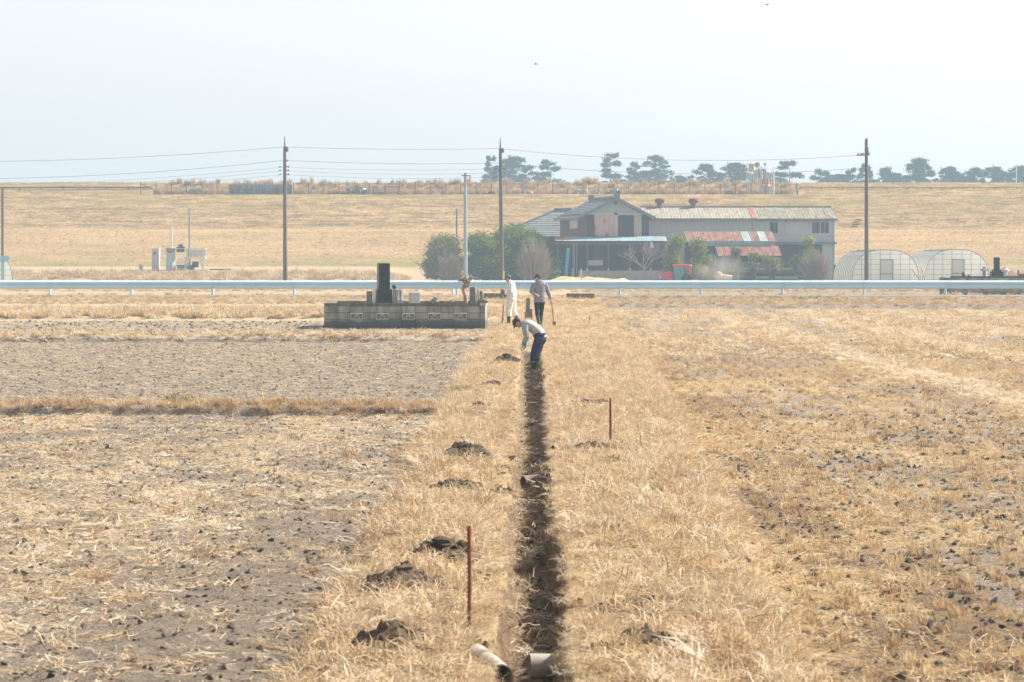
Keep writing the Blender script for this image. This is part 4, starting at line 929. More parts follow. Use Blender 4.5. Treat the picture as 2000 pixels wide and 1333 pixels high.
m_handle = M('ash_handle', (.34,.22,.11), (.45,.31,.17), 12, .7, stretch=(1,1,.2)); m_blade = M('worn_steel', (.10,.085,.075), (.22,.2,.19), 14, .5, metal=.6)
m_dark = M('dark_shaft', (.03,.035,.035), (.06,.065,.06), 9, .6)
def shovel(loc, top, label):
    """loc = blade tip in world, top = handle end (offset)"""
    o = thing('shovel', label, 'shovel', loc); t = Vector(top); u = t.normalized()
    MB().path([u*.36, t*.62], [.016,.016], 8).build('shaft', m_dark, o, smooth=True); MB().path([t*.62, t], [.017,.017], 8).build('upper_shaft', m_white, o, smooth=True)
    s = V(.2,1,0).normalized(); MB().path([t - u*.1 , t + s*.06, t + u*.05 + s*.055], [.014]*3, 7).path([t - u*.1, t - s*.06, t + u*.05 - s*.055], [.014]*3, 7).path([t + u*.05 + s*.06, t + u*.05 - s*.06], [.016]*2, 8).build('grip', m_glove_g, o, smooth=True)
    n_ = u.cross(s); bl = MB(); W = [(0,.02),(.05,.075),(.15,.105),(.28,.11),(.3,.10)]
    up_ = []; dn = []
    for d_, w_ in W:
        for k in (-1, -.5, 0, .5, 1): q_ = u*d_ + s*w_*k + n_*(.025*(1-k*k) - .0); up_.append(q_ + n_*.003); dn.append(q_ - n_*.003)
    m_ = len(up_); bl.v = [tuple(q) for q in up_+dn]
    for i in range(len(W)-1):
        for k in range(4): a_ = i*5+k; bl.f += [(a_, a_+1, a_+6, a_+5), (m_+a_, m_+a_+5, m_+a_+6, m_+a_+1)]
    for i in range(len(W)-1):
        for k in (0, 4): a_ = i*5+k; bl.f.append((a_, a_+5, m_+a_+5, m_+a_))
    bl.f += [tuple([0,1,2,3,4]+[m_+4,m_+3,m_+2,m_+1,m_]), tuple([m_-5,m_-4,m_-3,m_-2,m_-1]+[2*m_-1,2*m_-2,2*m_-3,2*m_-4,2*m_-5])]
    bl.path([u*.27 + n_*.02, u*.42], [.02,.018], 8); bl.build('blade', m_blade, o, smooth=True)
hp = w1.matrix_basis @ V(.27,.015,1.06)
tip = V(PX(981.5, wy), wy - .1, w1.location.z - .06)
shovel(tip, V(hp.x, hp.y, hp.z) - tip + V(0,0,.02), 'shovel with white shaft and green grip held by the white clad worker')

# --- worker in grey jacket: seen from behind, head turned left, hoe in the right hand (local +y is forward, away)
gy = 83.4; gX = PX(1054, gy)
w2p = thing('person', 'person in grey jacket and black trousers seen from behind holding a hoe', 'person', (gX, gy, float(H(gX, gy, False))), R(14), 'people digging the trench')
m_jac = cloth('grey_jacket', (.20,.20,.25), (.29,.29,.34)); m_blk = cloth('black_trousers', (.012,.016,.02), (.03,.035,.04)); m_ocap = cloth('olive_cap', (.06,.06,.045), (.10,.095,.075))
hd = V(-.05,.03,1.585); hf = V(-1,.35,-.08)
legL = [V(-.09,0,.92), V(-.10,-.03,.50), V(-.06,-.16,.09)]; legR = [V(.09,0,.92), V(.08,.09,.51), V(.05,.04,.09)]
arL = [V(-.175,.0,1.385), V(-.30,-.05,1.15), V(-.17,-.17,1.03)]; arR = [V(.175,.0,1.385), V(.29,.03,1.13), V(.39,.06,.90)]
b = MB(); b.path([V(0,0,.84), V(0,0,.98), V(0,0,1.18), V(0,0,1.36), V(-.01,.02,1.45), V(-.02,.03,1.5)], [(.15,.11),(.15,.105),(.16,.11),(.175,.1),(.09,.075),(.05,.052)], 14, side=(1,0,0)); b.path([V(-.01,.02,1.44), hd], [.054,.05], 10); head(b, hd, hf, V(-.05,0,1))
for L in (legL, legR): limb(b, L, [.08,.054,.04], side=(1,0,0))
for A in (arL, arR): limb(b, A, [.048,.04,.028], side=(0,1,0), n=10)
finger_set(b, arL[2], V(.9,-.1,-.2), V(0,1,0), V(0,0,1)); finger_set(b, arR[2], V(.25,.1,-1), V(-1,0,-.2), V(0,1,0), 1.1)
soft(b.build('body', m_skin, w2p), .008, 3)
c = MB(); c.path([V(0,-.01,.80), V(0,-.01,.9), V(0,0,1.06), V(0,0,1.22), V(0,-.005,1.38), V(-.005,.01,1.46), V(-.012,.02,1.505)], [(.20,.145),(.205,.15),(.195,.14),(.205,.14),(.21,.125),(.15,.1),(.08,.075)], 16, side=(1,0,0))
for A in (arL, arR): limb(c, [A[0]+V(0,0,.0), A[0].lerp(A[1], .5), A[1], A[1].lerp(A[2], .5), A[1].lerp(A[2], .95)], [.088,.078,.067,.06,.05], side=(0,1,0))
soft(c.build('jacket', m_jac, w2p), .011, 5)
c = MB(); c.path([V(0,0,.78), V(0,0,.94)], [(.16,.125),(.165,.125)], 16, side=(1,0,0))
for L in (legL, legR): limb(c, [L[0]+V(0,0,-.02), L[0].lerp(L[1], .5), L[1], L[1].lerp(L[2], .35)], [.105,.09,.07,.066], side=(1,0,0))
soft(c.build('trousers', m_blk, w2p), .011, 4)
for L, t in ((legL, V(-.15,1,0)), (legR, V(.1,1,0))): boot(w2p, L[2], t, L[1].lerp(L[2], .22), m_boot)
cap_mesh(w2p, m_ocap, hd, hf, V(-.05,0,1)); face_bits(w2p, hd, hf, V(-.05,0,1))
fN = hf.normalized(); sN = V(0,0,1).cross(fN).normalized()
MB().path([hd + fN*.065 - V(0,0,.10), hd + fN*.088 - V(0,0,.06), hd + fN*.096 - V(0,0,.02)], [(.045,.03),(.062,.036),(.05,.022)], 12, side=sN).path([hd + fN*.07 - V(0,0,.04) + sN*.055, hd - V(0,0,.01) + sN*.084], [.006,.006], 5).path([hd + fN*.07 - V(0,0,.04) - sN*.055, hd - V(0,0,.01) - sN*.084], [.006,.006], 5).build('face_mask', m_glove_w, w2p, smooth=True)
# hoe
hw_ = w2p.matrix_basis @ (arR[2] + V(.02,.01,-.085)); hb = V(PX(1082.5, gy), gy + .02, w2p.location.z + .05)
ho = thing('hoe', 'long handled hoe with a square rusty head held by the grey jacketed worker', 'hoe', hb); t = Vector(hw_) - hb; u = t.normalized()
MB().path([V(0,0,0), t*.5, t + u*.12], [.018,.017,.016], 8).build('handle', M('reddish_handle', (.20,.10,.065), (.28,.15,.1), 10, .7), ho, smooth=True)
MB().hexa([(-.065,-.10,-.06),(.065,-.10,-.06),(.065,-.07,-.07),(-.065,-.07,-.07)], [(-.055,.0,.13),(.055,.0,.13),(.055,.02,.12),(-.055,.02,.12)]).tube((0,0,.02),(0,.03,.14),.028,.024,8).build('hoe_head', m_rust, ho)

# --- bending worker in the trench (local +x forward)
by_ = 60.6; bX = PX(1042, by_)
z0 = -.40
w3 = thing('person', 'person in navy trousers and navy cap bending down inside the trench', 'person', (bX, by_, z0), R(176), 'people digging the trench')
m_vest = cloth('pale_grey_vest', (.37,.37,.37), (.46,.46,.46)); m_slv = cloth('grey_green_sleeve', (.25,.30,.30), (.35,.40,.39)); m_navy = cloth('navy_trousers', (.02,.022,.072), (.036,.04,.105)); m_ncap = cloth('navy_cap', (.022,.025,.075), (.038,.042,.105))
hip = V(-.16,0,.92)
hd = V(.37,0,1.25); hf = V(.6,0,-.8); hu = V(.85,0,.5)
legL = [V(-.15,.09,.90), V(-.01,.10,.50), V(-.02,.085,.09)]; legR = [V(-.15,-.09,.90), V(-.07,-.10,.49), V(-.20,-.07,.12)]
sh = V(.20,0,1.21)
arL = [sh+V(0,.19,-.02), V(.15,.22,.93), V(.24,.12,.73)]; arR = [sh+V(0,-.19,-.02), V(.16,-.21,.91), V(.21,-.08,.67)]
b = MB(); b.path([V(-.17,0,.82), hip, V(-.07,0,1.08), V(.07,0,1.18), V(.19,0,1.21), V(.27,0,1.22)], [(.14,.11),(.15,.115),(.15,.11),(.165,.105),(.13,.08),(.055,.055)], 14, side=(0,1,0)); b.path([V(.24,0,1.22), hd], [.056,.052], 10); head(b, hd, hf, hu)
for L in (legL, legR): limb(b, L, [.082,.055,.04])
for A in (arL, arR): limb(b, A, [.05,.04,.028], n=10)
finger_set(b, arL[2], V(.5,-.1,-.9), V(-.8,0,-.3), V(0,1,0)); finger_set(b, arR[2], V(.5,.1,-.9), V(-.8,0,-.3), V(0,-1,0))
soft(b.build('body', m_skin, w3), .008, 3)
c = MB(); c.path([V(-.20,0,.88), V(-.14,0,1.0), V(-.05,0,1.10), V(.06,0,1.18), V(.17,0,1.22), V(.24,0,1.225), V(.28,0,1.225)], [(.155,.125),(.175,.135),(.175,.135),(.185,.13),(.18,.115),(.115,.085),(.07,.068)], 16, side=(0,1,0))
soft(c.build('vest', m_vest, w3), .011, 5)
c = MB()
for A in (arL, arR): limb(c, [A[0]+V(-.01,0,.0), A[0].lerp(A[1], .5), A[1], A[1].lerp(A[2], .5), A[1].lerp(A[2], .96)], [.085,.074,.064,.056,.046], n=12)
c.path([sh+V(0,-.17,0), sh+V(0,.17,0)], [(.09,.07),(.09,.07)], 12)
soft(c.build('sleeves', m_slv, w3), .011, 5)
c = MB(); c.path([V(-.1,0,1.03), V(-.15,0,.95), V(-.165,0,.84), V(-.15,0,.76)], [(.178,.14),(.182,.15),(.175,.145),(.13,.10)], 16, side=(0,1,0))
for L in (legL, legR): limb(c, [L[0], L[0].lerp(L[1], .5), L[1], L[1].lerp(L[2], .25), L[1].lerp(L[2], .38)], [.122,.11,.088,.083,.08])
soft(c.build('trousers', m_navy, w3), .011, 5)
for L, t in ((legL, V(1,.05,0)), (legR, V(1,-.05,0))):
    boot(w3, L[2], t, L[1].lerp(L[2], .34), m_boot)
    q_ = L[1].lerp(L[2], .40); MB().path([L[1].lerp(L[2], .35), q_], [.078,.077], 14).build('boot_cuff', m_palest, w3, smooth=True)
cap_mesh(w3, m_ncap, hd, hf, hu); face_bits(w3, hd, hf, hu)
for A, q in ((arL, 1), (arR, -1)):
    g = MB(); finger_set(g, A[2], V(.5,-.1*q,-.9), V(-.8,0,-.3), V(0,q,0), r=.0125); g.path([A[1].lerp(A[2], .85), A[2]], [.046,.036], 10); g.build('glove', m_glove_w, w3, smooth=True)

# ------------------------------------------------------------------ farm buildings
m_tile = M('blue_grey_roof_tile', (.105,.125,.15), (.165,.185,.21), 6, .6, bump=.01, spec=.4, rnd=.12); m_tile2 = M('grey_roof_tile', (.20,.20,.20), (.34,.34,.335), 5, .6, bump=.01, spec=.4, rnd=.2)
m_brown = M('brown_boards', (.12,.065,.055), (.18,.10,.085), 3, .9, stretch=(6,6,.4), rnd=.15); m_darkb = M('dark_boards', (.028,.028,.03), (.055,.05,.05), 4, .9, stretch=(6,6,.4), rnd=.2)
m_plast = M('lilac_grey_plaster', (.40,.38,.385), (.48,.46,.455), 2, .9); m_beige = M('beige_panel', (.44,.33,.25), (.52,.41,.32), 4, .9)
m_glass = M('dull_window_glass', (.10,.13,.15), (.16,.19,.21), 2, .12, spec=.6); m_frame = M('aluminium_frame', (.50,.51,.52), (.58,.59,.6), 6, .5, spec=.5)
m_curtain = M('pale_curtain', (.60,.52,.40), (.68,.6,.48), 5, .9)
m_blackhole = M('interior_shade_black', (.02,.02,.022), (.035,.035,.035), 3, .95)  # near-black colour stands in for the shade inside openings and under roofs
def rustmat(name, a, b_, c_, s=3):
    m, n, l, bs = newmat(name); bs.inputs['Roughness'].default_value = .95; bs.inputs['Specular IOR Level'].default_value = .08
    tc = n.new('ShaderNodeTexCoord'); mp = n.new('ShaderNodeMapping'); mp.inputs['Scale'].default_value = (1, .35, .35); l.new(tc.outputs['Object'], mp.inputs[0])
    info = n.new('ShaderNodeObjectInfo'); no = n.new('ShaderNodeTexNoise'); no.noise_dimensions = '4D'; no.inputs['Scale'].default_value = s; no.inputs['Detail'].default_value = 7; l.new(mp.outputs[0], no.inputs['Vector'])
    mu = n.new('ShaderNodeMath'); mu.operation = 'MULTIPLY'; mu.inputs[1].default_value = 51; l.new(info.outputs['Random'], mu.inputs[0]); l.new(mu.outputs[0], no.inputs['W'])
    r = n.new('ShaderNodeValToRGB'); e = r.color_ramp.elements; e.new(.5)
    for i, (p_, c0) in enumerate(((.32, a), (.5, b_), (.68, c_))): e[i].position = p_; e[i].color = (*c0, 1)
    l.new(no.outputs['Fac'], r.inputs[0]); l.new(r.outputs[0], bs.inputs['Base Color']); return m
m_pink = rustmat('rusting_pink_door', (.30,.09,.08), (.53,.36,.33), (.58,.42,.39), 1.6); m_pink.node_tree.nodes['Color Ramp'].color_ramp.elements[0].position = .42; m_pink.node_tree.nodes['Color Ramp'].color_ramp.elements[1].position = .47
m_rusts = rustmat('rusty_sheet', (.20,.09,.065), (.29,.15,.115), (.37,.235,.195)); m_teals = rustmat('pale_teal_sheet', (.27,.34,.33), (.37,.44,.43), (.43,.49,.47)); m_bluesheet = rustmat('pale_blue_sheet', (.20,.27,.30), (.27,.35,.39), (.34,.41,.45), 1.2)
m_teal = M('teal_fascia', (.13,.32,.36), (.20,.40,.44), 3, .7); m_corr = rustmat('weathered_corrugated_sheet', (.23,.205,.17), (.31,.28,.235), (.38,.345,.295), 2.2); m_corr2 = rustmat('lichened_corrugated_sheet', (.15,.132,.105), (.24,.215,.175), (.33,.30,.25), 2.6)
m_wallgrey = M('pale_grey_siding', (.44,.43,.41), (.52,.51,.49), 1.2, .9, stretch=(5,5,.3)); m_wallblue = M('cool_grey_siding', (.40,.42,.43), (.49,.51,.52), 1.2, .9, stretch=(5,5,.3))
m_redsheet = rustmat('red_sheet', (.30,.10,.08), (.36,.14,.115), (.4,.19,.16)); m_vent = M('rusty_ventilator', (.12,.035,.03), (.22,.075,.06), 12, .8)

def corrugated(w, run, amp, pitch, mat, name='roof_sheet'):
    """sheet in local x (width) and y (down the slope), waves across x"""
    n = max(6, int(w/pitch*6)); b = MB()
    for j in (0, 1):
        for i in range(n+1): x = w*i/n; b.v.append((x, run*j, amp*math.sin(2*math.pi*x/pitch)))
    for i in range(n): b.f.append((i, i+1, n+2+i, n+1+i))
    m_ = len(b.v); b.v += [(x, y, z-.012) for x, y, z in b.v[:m_]]
    for i in range(n): b.f += [(m_+i, m_+n+1+i, m_+n+2+i, m_+i+1), (i, m_+i, m_+i+1, i+1), (n+1+i, n+2+i, m_+n+2+i, m_+n+1+i)]
    b.f += [(0, n+1, m_+n+1, m_), (n, m_+n, m_+2*n+1, 2*n+1)]
    me = b.mesh(name, True); me.materials.append(mat); return me
def slope(o, p0, slope_dir, xdir):
    """place a sheet so its local x runs along xdir and local y along slope_dir"""
    x = Vector(xdir).normalized(); y = Vector(slope_dir).normalized(); z = x.cross(y).normalized()
    o.matrix_local = Matrix.Translation(Vector(p0)) @ Matrix((x, y, z)).transposed().to_4x4(); return o
def window(root, x0_, x1_, z0_, z1_, y, dark, cols=2, mats=None):
    w = MB(); t = .05
    for (a, b_, c, e) in ((x0_,x1_,z0_,z0_+t),(x0_,x1_,z1_-t,z1_),(x0_,x0_+t,z0_+t,z1_-t),(x1_-t,x1_,z0_+t,z1_-t)): w.box(a, b_, y-.05, y+.01, c, e)
    for k in range(1, cols): xm = x0_+(x1_-x0_)*k/cols; w.box(xm-.025, xm+.025, y-.045, y+.012, z0_+t, z1_-t)
    o = w.build('window', m_frame, root)
    for k in range(cols):
        a = x0_+(x1_-x0_)*k/cols; b_ = x0_+(x1_-x0_)*(k+1)/cols
        MB().box(a+.05 if k == 0 else a+.026, b_-.05 if k == cols-1 else b_-.026, y-.012, y-.004, z0_+t, z1_-t).build('pane', (mats[k] if mats else dark), o)
    return o

HY = 247.0
def hx(px): return PX(px, HY)
def hz(py): return PZ(py, HY)
# --- two storey farmhouse with gable front (local x right, y back), turned so its left side shows
oX = hx(1200.5); house = thing('farmhouse', 'two storey farmhouse with blue grey gable roof and rusting pink loft door', 'house', (oX, HY, .05), R(13))
g0 = .05; hw = 3.3; dp = 8.4; ez = hz(425) - g0; rz_ = hz(386) - g0; fz = hz(462) - g0; gz = hz(419) - g0
side_w = MB().box(-hw, -hw+.15, 0.01, dp, 0, ez+.35).build('wall', m_brown, house); MB().box(hw-.15, hw, .01, dp, 0, ez+.35).build('wall', m_brown, house); MB().box(-hw+.15, hw-.15, dp-.15, dp, 0, ez+.3).build('wall', m_brown, house)
for i in range(22):   # vertical boards of the left side wall
    MB().box(-hw-.02, -hw-.002, .02+i*dp/22, .02+(i+1)*dp/22-.02, fz-.1, ez+.1).build('board', m_brown, house)

# left side window lies in the side wall
sw = MB(); y0w, y1w, z0w, z1w = 1.2, 4.2, hz(446.5)-g0, hz(429)-g0
for (a, b_, c_, e) in ((y0w,y1w,z0w,z0w+.07),(y0w,y1w,z1w-.07,z1w),(y0w,y0w+.08,z0w+.07,z1w-.07),(y1w-.08,y1w,z0w+.07,z1w-.07),((y0w+y1w)/2-.12,(y0w+y1w)/2+.12,z0w+.07,z1w-.07)): sw.box(-hw-.07, -hw-.021, a, b_, c_, e)
swo = sw.build('window', m_frame, house); 
for (a, b_) in ((y0w+.08,(y0w+y1w)/2-.12),((y0w+y1w)/2+.12,y1w-.08)): MB().box(-hw-.05,-hw-.03,a,b_,z0w+.07,z1w-.07).build('pane', m_curtain, swo)
# front, upper storey, from left to right
def fx(px): return (px - 1200.5)*HY/F/math.cos(R(13))
def panel(name, a, b_, z0_, z1_, mat, y=-.03, par=None):
    return MB().box(fx(a)+.01, fx(b_)-.01, y, .1, z0_, z1_).build(name, mat, par or house)
for (a, b_, m_, nm) in ((1134,1146,m_brown,'wall'),(1146,1160,m_darkb,'wall'),(1238.5,1254,m_beige,'wall'),(1254,1268,m_darkb,'wall')): panel(nm, a, b_, fz-.1, gz-.02, m_)
dr = panel('loft_door', 1160, 1207, fz+.02, gz-.04, m_pink, -.07)
for k in range(5): MB().box(fx(1160)+.02+k*(fx(1207)-fx(1160))/5, fx(1160)+.04+k*(fx(1207)-fx(1160))/5, -.085, -.071, fz+.03, gz-.05).build('door_rib', m_pink, dr)
panel('loft_opening', 1207.5, 1238, fz-.1, gz-.02, m_blackhole, .06)  # black sheet painted as the darkness inside the opening
for k in range(4): MB().box(fx(1208)+k*(fx(1238)-fx(1208))/4+.005, fx(1208)+(k+1)*(fx(1238)-fx(1208))/4-.005, .01, .055, fz-.1, gz-.03).build('board', m_darkb, house)
MB().box(fx(1134), fx(1268), -.09, .1, gz-.02, gz+.1).build('trim', m_frame, house)
MB().prism([(-hw-.0, gz+.1), (hw, gz+.1), (hw, ez+.2), (0, rz_-.22), (-hw, ez+.2)], 'y', -.01, .12).build('gable_wall', m_plast, house)
MB().tube((fx(1202.5), -.06, hz(397.5)-g0), (fx(1202.5), .0, hz(397.5)-g0), .14, n=12).build('gable_vent', m_blackhole, house)
MB().box(fx(1202.5)-.12, fx(1202.5)+.12, -.3, -.09, gz-.06, gz+.16).build('lamp', m_darkb, house)
ov = .55; rise = (rz_-ez)/(hw+ov)
for s in (-1, 1):   # roof slopes as rows of tiles
    rs = MB().prism([(0, rz_-.08), (s*(hw+ov), ez-.08), (s*(hw+ov), ez-.22), (0, rz_-.22)], 'y', -.7, dp+.5).build('roof', m_tile, house)
    n_ = 11; run = math.hypot(hw+ov, rz_-ez); tl = MB()
    for k in range(n_):
        t0, t1 = k/n_, (k+1)/n_
        xa, xb = s*(hw+ov)*t0, s*(hw+ov)*t1; za, zb_ = rz_-(rz_-ez)*t0, rz_-(rz_-ez)*t1
        MB().prism([(xa, za-.075), (xb, zb_-.075), (xb*1.004, zb_+.01), (xa, za-.045)], 'y', -.72, dp+.52).build('tile_course', m_tile, rs)
    MB().prism([(0, rz_+.02), (s*(hw+ov+.02), ez+.03), (s*(hw+ov+.02), ez-.24), (0, rz_-.26)], 'y', -.8, -.73).build('barge_board', m_tile, rs)
MB().box(-.17,.17,-.8,dp+.6,rz_-.06,rz_+.14).build('ridge', m_tile, house); MB().box(-.28,.28,-.9,-.72,rz_-.12,rz_+.36).build('ridge_end', m_tile, house); MB().box(-.28,.28,dp+.5,dp+.7,rz_-.1,rz_+.42).build('ridge_end', m_tile, house)
# lower storey: back wall, canopy of metal sheets, posts on footings, plinth wall
MB().box(-hw, hw, .0, .14, 0, fz-.1).build('wall', m_brown, house)
for k, (a, b_, m_) in enumerate(((1136,1160,m_darkb),(1160,1184,m_brown),(1184,1186,m_darkb),(1186,1232,m_blackhole),(1232,1266,m_darkb))): MB().box(fx(a)+.01, fx(b_)-.01, -.06, -.005, .1, fz-.5).build('sliding_door', m_, house)  # the near-black panel stands in for the shaded interior
can = thing('canopy', 'long pale blue sheet metal canopy along the front of the farmhouse', 'canopy', (hx(1083), HY-3.3, 0.05))
cz0, cz1 = hz(462)-.05, PZ(471, HY-3.3)-.05; cw_ = (1299-1083)*HY/F; nsh = 12
for i in range(nsh):
    me = corrugated(cw_/nsh+.02, 3.2, .015, .076*2, m_rusts if i < 1 else (m_bluesheet if i != 1 else m_corr))
    o = link('roof_sheet', me, None, can); slope(o, (i*cw_/nsh, -.1, cz1+.003*(i % 2)), (0, 3.2, cz0-cz1), (1, 0, 0))
MB().box(0, cw_, -.08, 0, cz1-.16, cz1-.05).build('fascia', m_darkb, can); 
for px in (1089, 1118, 1145.5, 1186.5, 1228, 1268, 1294):
    x = (px-1083)*HY/F; o = MB().box(x-.06, x+.06, .02, .14, .45, cz1-.1).build('post', m_wood, can); MB().hexa([(x-.17,-.08,.0),(x+.17,-.08,.0),(x+.17,.24,.0),(x-.17,.24,.0)], [(x-.09,0,1.2),(x+.09,0,1.2),(x+.09,.16,1.2),(x-.09,.16,1.2)]).build('footing', m_palest, o)
for x0_, x1_ in ((0, cw_),): MB().box(x0_, x1_, 0.03, .13, cz1-.34, cz1-.2).build('beam', m_wood, can)
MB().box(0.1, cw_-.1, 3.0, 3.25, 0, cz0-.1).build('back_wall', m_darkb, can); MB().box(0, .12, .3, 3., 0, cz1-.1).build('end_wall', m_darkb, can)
pl = thing('plinth_wall', 'low pale concrete wall below the canopy of the farmhouse', 'wall', (hx(1128), HY-3.9, -.1)); pw = (1302-1128)*HY/F; ph = PZ(529, HY-3.9)+.1
for i in range(8): MB().box(i*pw/8+.01, (i+1)*pw/8-.01, 0, .2, 0, ph).build('wall_slab', m_conc, pl)
# things under and beside the canopy
o = MB().hexa([(-.1,0,0),(.2,0,0),(.2,.06,0),(-.1,.06,0)], [(.14,.35,2.8),(.44,.35,2.8),(.44,.41,2.8),(.14,.41,2.8)]).build('blue_board', M('bright_blue_paint', (.06,.33,.50), (.1,.42,.6), 5, .5), None, (PX(1104, HY-3.7), HY-3.7, PZ(543, HY-3.7))); tag(o, 'long bright blue board leaning against the canopy edge', 'board')
for px, wid in ((1121, .05), (1126, .04)):
    o = MB().bar((0,0,0), (.05,.25,3.1), wid).build('timber_pole', m_palest, None, (PX(px, HY-3.6), HY-3.6, PZ(540, HY-3.6))); tag(o, ('thicker' if wid > .045 else 'thinner') + ' pale timber pole leaning right of the blue board', 'pole')
cart = thing('farm_trailer', 'small farm trailer with pale box parked in the dark under the canopy', 'trailer', (PX(1163, HY-2), HY-2, .05)); zc = PZ(519, HY-2)-.05
MB().box(-.68,.68,-.4,.4,zc,zc+.5).build('box', m_palest, cart); MB().box(-.75,.75,-.45,.45,zc-.12,zc-.005).build('bed', m_dark, cart)
for k in (-.55, .55):
    w_ = MB().lathe([(.0,-.09),(.34,-.09),(.40,-.05),(.40,.05),(.34,.09),(.0,.09)], n=16).mesh('wheel', True); w_.transform(Matrix.Rotation(R(90), 4, 'X')); w_.materials.append(m_hair); link('wheel', w_, None, cart, (k, -.5, .42))
MB().bar((.75,0,zc-.06),(1.6,0,.5),.07).build('drawbar', m_dark, cart)
for i, (px, w_, h_, m_) in enumerate(((1205,1.5,.9,m_darkb),(1222,1.0,1.3,m_dark),(1240,1.1,.8,m_darkb))):
    o = thing('crate_stack', ['low dark crate stack next to the trailer under the canopy', 'tall dark crate stack under the canopy behind the bare tree', 'low dark crate stack right of the tall one under the canopy'][i], 'crates', (PX(px, HY-1.6), HY-1.6, .05))
    for k in range(int(h_/.3)):
        MB().box(-w_/2+.02*k, w_/2, -.35, .35, k*.3+.01+.6, k*.3+.29+.6).build('crate', m_, o)
    MB().box(-w_/2, w_/2, -.4, .4, 0, .6).build('pallet', m_dark, o)
ds = thing('floodlight', 'white lamp head on a thin post at the canopy corner', 'lamp', (PX(1274, HY-3.6), HY-3.6, 0)); dz = PZ(479, HY-3.6)
MB().tube((-.05,.1,0),(-.05,.1,dz),.03).build('post', m_dark, ds); MB().hexa([(-.22,-.02,dz-.28),(.14,-.02,dz-.25),(.14,.05,dz-.25),(-.22,.05,dz-.28)],[(-.15,.1,dz+.28),(.02,.1,dz+.26),(.02,.15,dz+.26),(-.15,.15,dz+.28)]).build('lamp_head', m_white, ds)
# --- tiled house behind on the left
TY = 257.; th = thing('tiled_house', 'low house with pale grey tiled hip roof behind the shrubs', 'house', (PX(1000, TY), TY, 0.05))
def tx(px): return (px-1000)*TY/F
def tz(py): return PZ(py, TY)-.05
e0, e1, rA, rB, ezt, rzt = tx(968), tx(1142), tx(1087), tx(1114), tz(463), tz(411); yd = 3.6
MB().box(e0+.7, e1-.7, .8, 2*yd-.8, 0, ezt).build('wall', m_darkb, th)
rf = MB(); A_, B_, C_, D_ = (e0,0,ezt),(e1,0,ezt),(e1,2*yd,ezt),(e0,2*yd,ezt); Rl, Rr = (rA,yd,rzt),(rB,yd,rzt); rf.add([A_,B_,C_,D_,Rl,Rr], [(0,1,5,4),(1,2,5),(2,3,4,5),(3,0,4),(3,2,1,0)]); ro = rf.build('roof', m_tile2, th)
nc = 14
for k in range(nc):   # tile courses on the two slopes one can see
    t0, t1 = k/nc, (k+1)/nc
    def lerp(p, q, t): return Vector(p).lerp(Vector(q), t)
    for (p, q, up0, up1, n_) in ((A_, B_, Rl, Rr, Vector((0,-.5,.86))), (D_, A_, Rl, Rl, Vector((-.4,0,.9)))):
        a, b_, c_, d_ = lerp(p, up0, t0), lerp(q, up1, t0), lerp(q, up1, t1), lerp(p, up0, t1)
        if (c_-d_).length < .05: continue
        MB().hexa([a+n_*.01, b_+n_*.01, c_+n_*.01, d_+n_*.01], [a+n_*.09, b_+n_*.09, c_+n_*.03, d_+n_*.03]).build('tile_course', m_tile2, ro)
MB().bar((rA-.2,yd,rzt+.12),(rB+.2,yd,rzt+.12),.3,.3).bar((e0,0,ezt+.1),(rA,yd,rzt+.1),.24,.2).bar((e1,0,ezt+.1),(rB,yd,rzt+.1),.24,.2).build('ridge', m_tile, ro)
# --- long shed building
LY = 253.; ls = thing('long_shed', 'long two storey grey shed with corrugated roof and three windows', 'building', (PX(1262, LY), LY, .05))
def lx(px): return (px-1262)*LY/F
def lz(py): return PZ(py, LY)-.05
Lw = lx(1630); ey = lz(427.5); ry = lz(403); dep = 5.0
xm = lx(1472)
MB().box(lx(1255), xm-.06, .0, dep*2, 0, ey-.05).build('wall', m_wallgrey, ls); MB().box(xm+.06, Lw, -.02, dep*2, 0, ey-.08).build('wall', m_wallblue, ls)
MB().tube((xm,-.1,0),(xm,-.1,ey),.07,n=8).build('downpipe', m_frame, ls); MB().tube((Lw-.02,-.12,0),(Lw-.02,-.12,ey),.06,n=8).build('downpipe', m_frame, ls)
MB().prism([(0, ey-.05), (dep*2, ey-.05), (dep, ry-.15)], 'x', Lw-.12, Lw-.001).build('end_gable', m_wallblue, ls)
for k in range(16): 
    a = xm+.1 + k*(Lw-xm-.1)/16; MB().box(a, a+.03, -.045, -.021, lz(473), ey-.1).build('batten', m_wallblue, ls)
for i in range(20):   # roof sheets front and back
    a = lx(1255) + i*(Lw+.25-lx(1255))/20; w_ = (Lw+.25-lx(1255))/20
    mt = m_corr if a < xm else m_corr2
    for sgn in (0, 1):
        me = corrugated(w_-.004, math.hypot(dep+.5, ry-ey), .012, .30, mt); o = link('roof_sheet', me, None, ls)
        if sgn == 0: slope(o, (a, -.5, ey+.004*(i % 2)), (0, dep+.5, ry-ey), (1, 0, 0))
        else: slope(o, (a+w_, 2*dep+.5, ey+.004*(i % 2)), (0, -dep-.5, ry-ey), (-1, 0, 0))
o = link('red_flashing', corrugated(.5, math.hypot(dep+.5, ry-ey), .012, .25, m_redsheet, 'red_flashing'), None, ls); slope(o, (lx(1468.5), -.53, ey+.035), (0, dep+.5, ry-ey), (1, 0, 0))
MB().box(lx(1255), Lw+.25, dep-.22, dep+.22, ry+.02, ry+.12).build('ridge_cap', m_corr, ls)
MB().box(lx(1255), xm, -.58, -.5, ey-.1, ey+.02).box(xm+.05, Lw+.2, -.56, -.5, ey-.22, ey-.03).build('gutter', m_wood, ls)
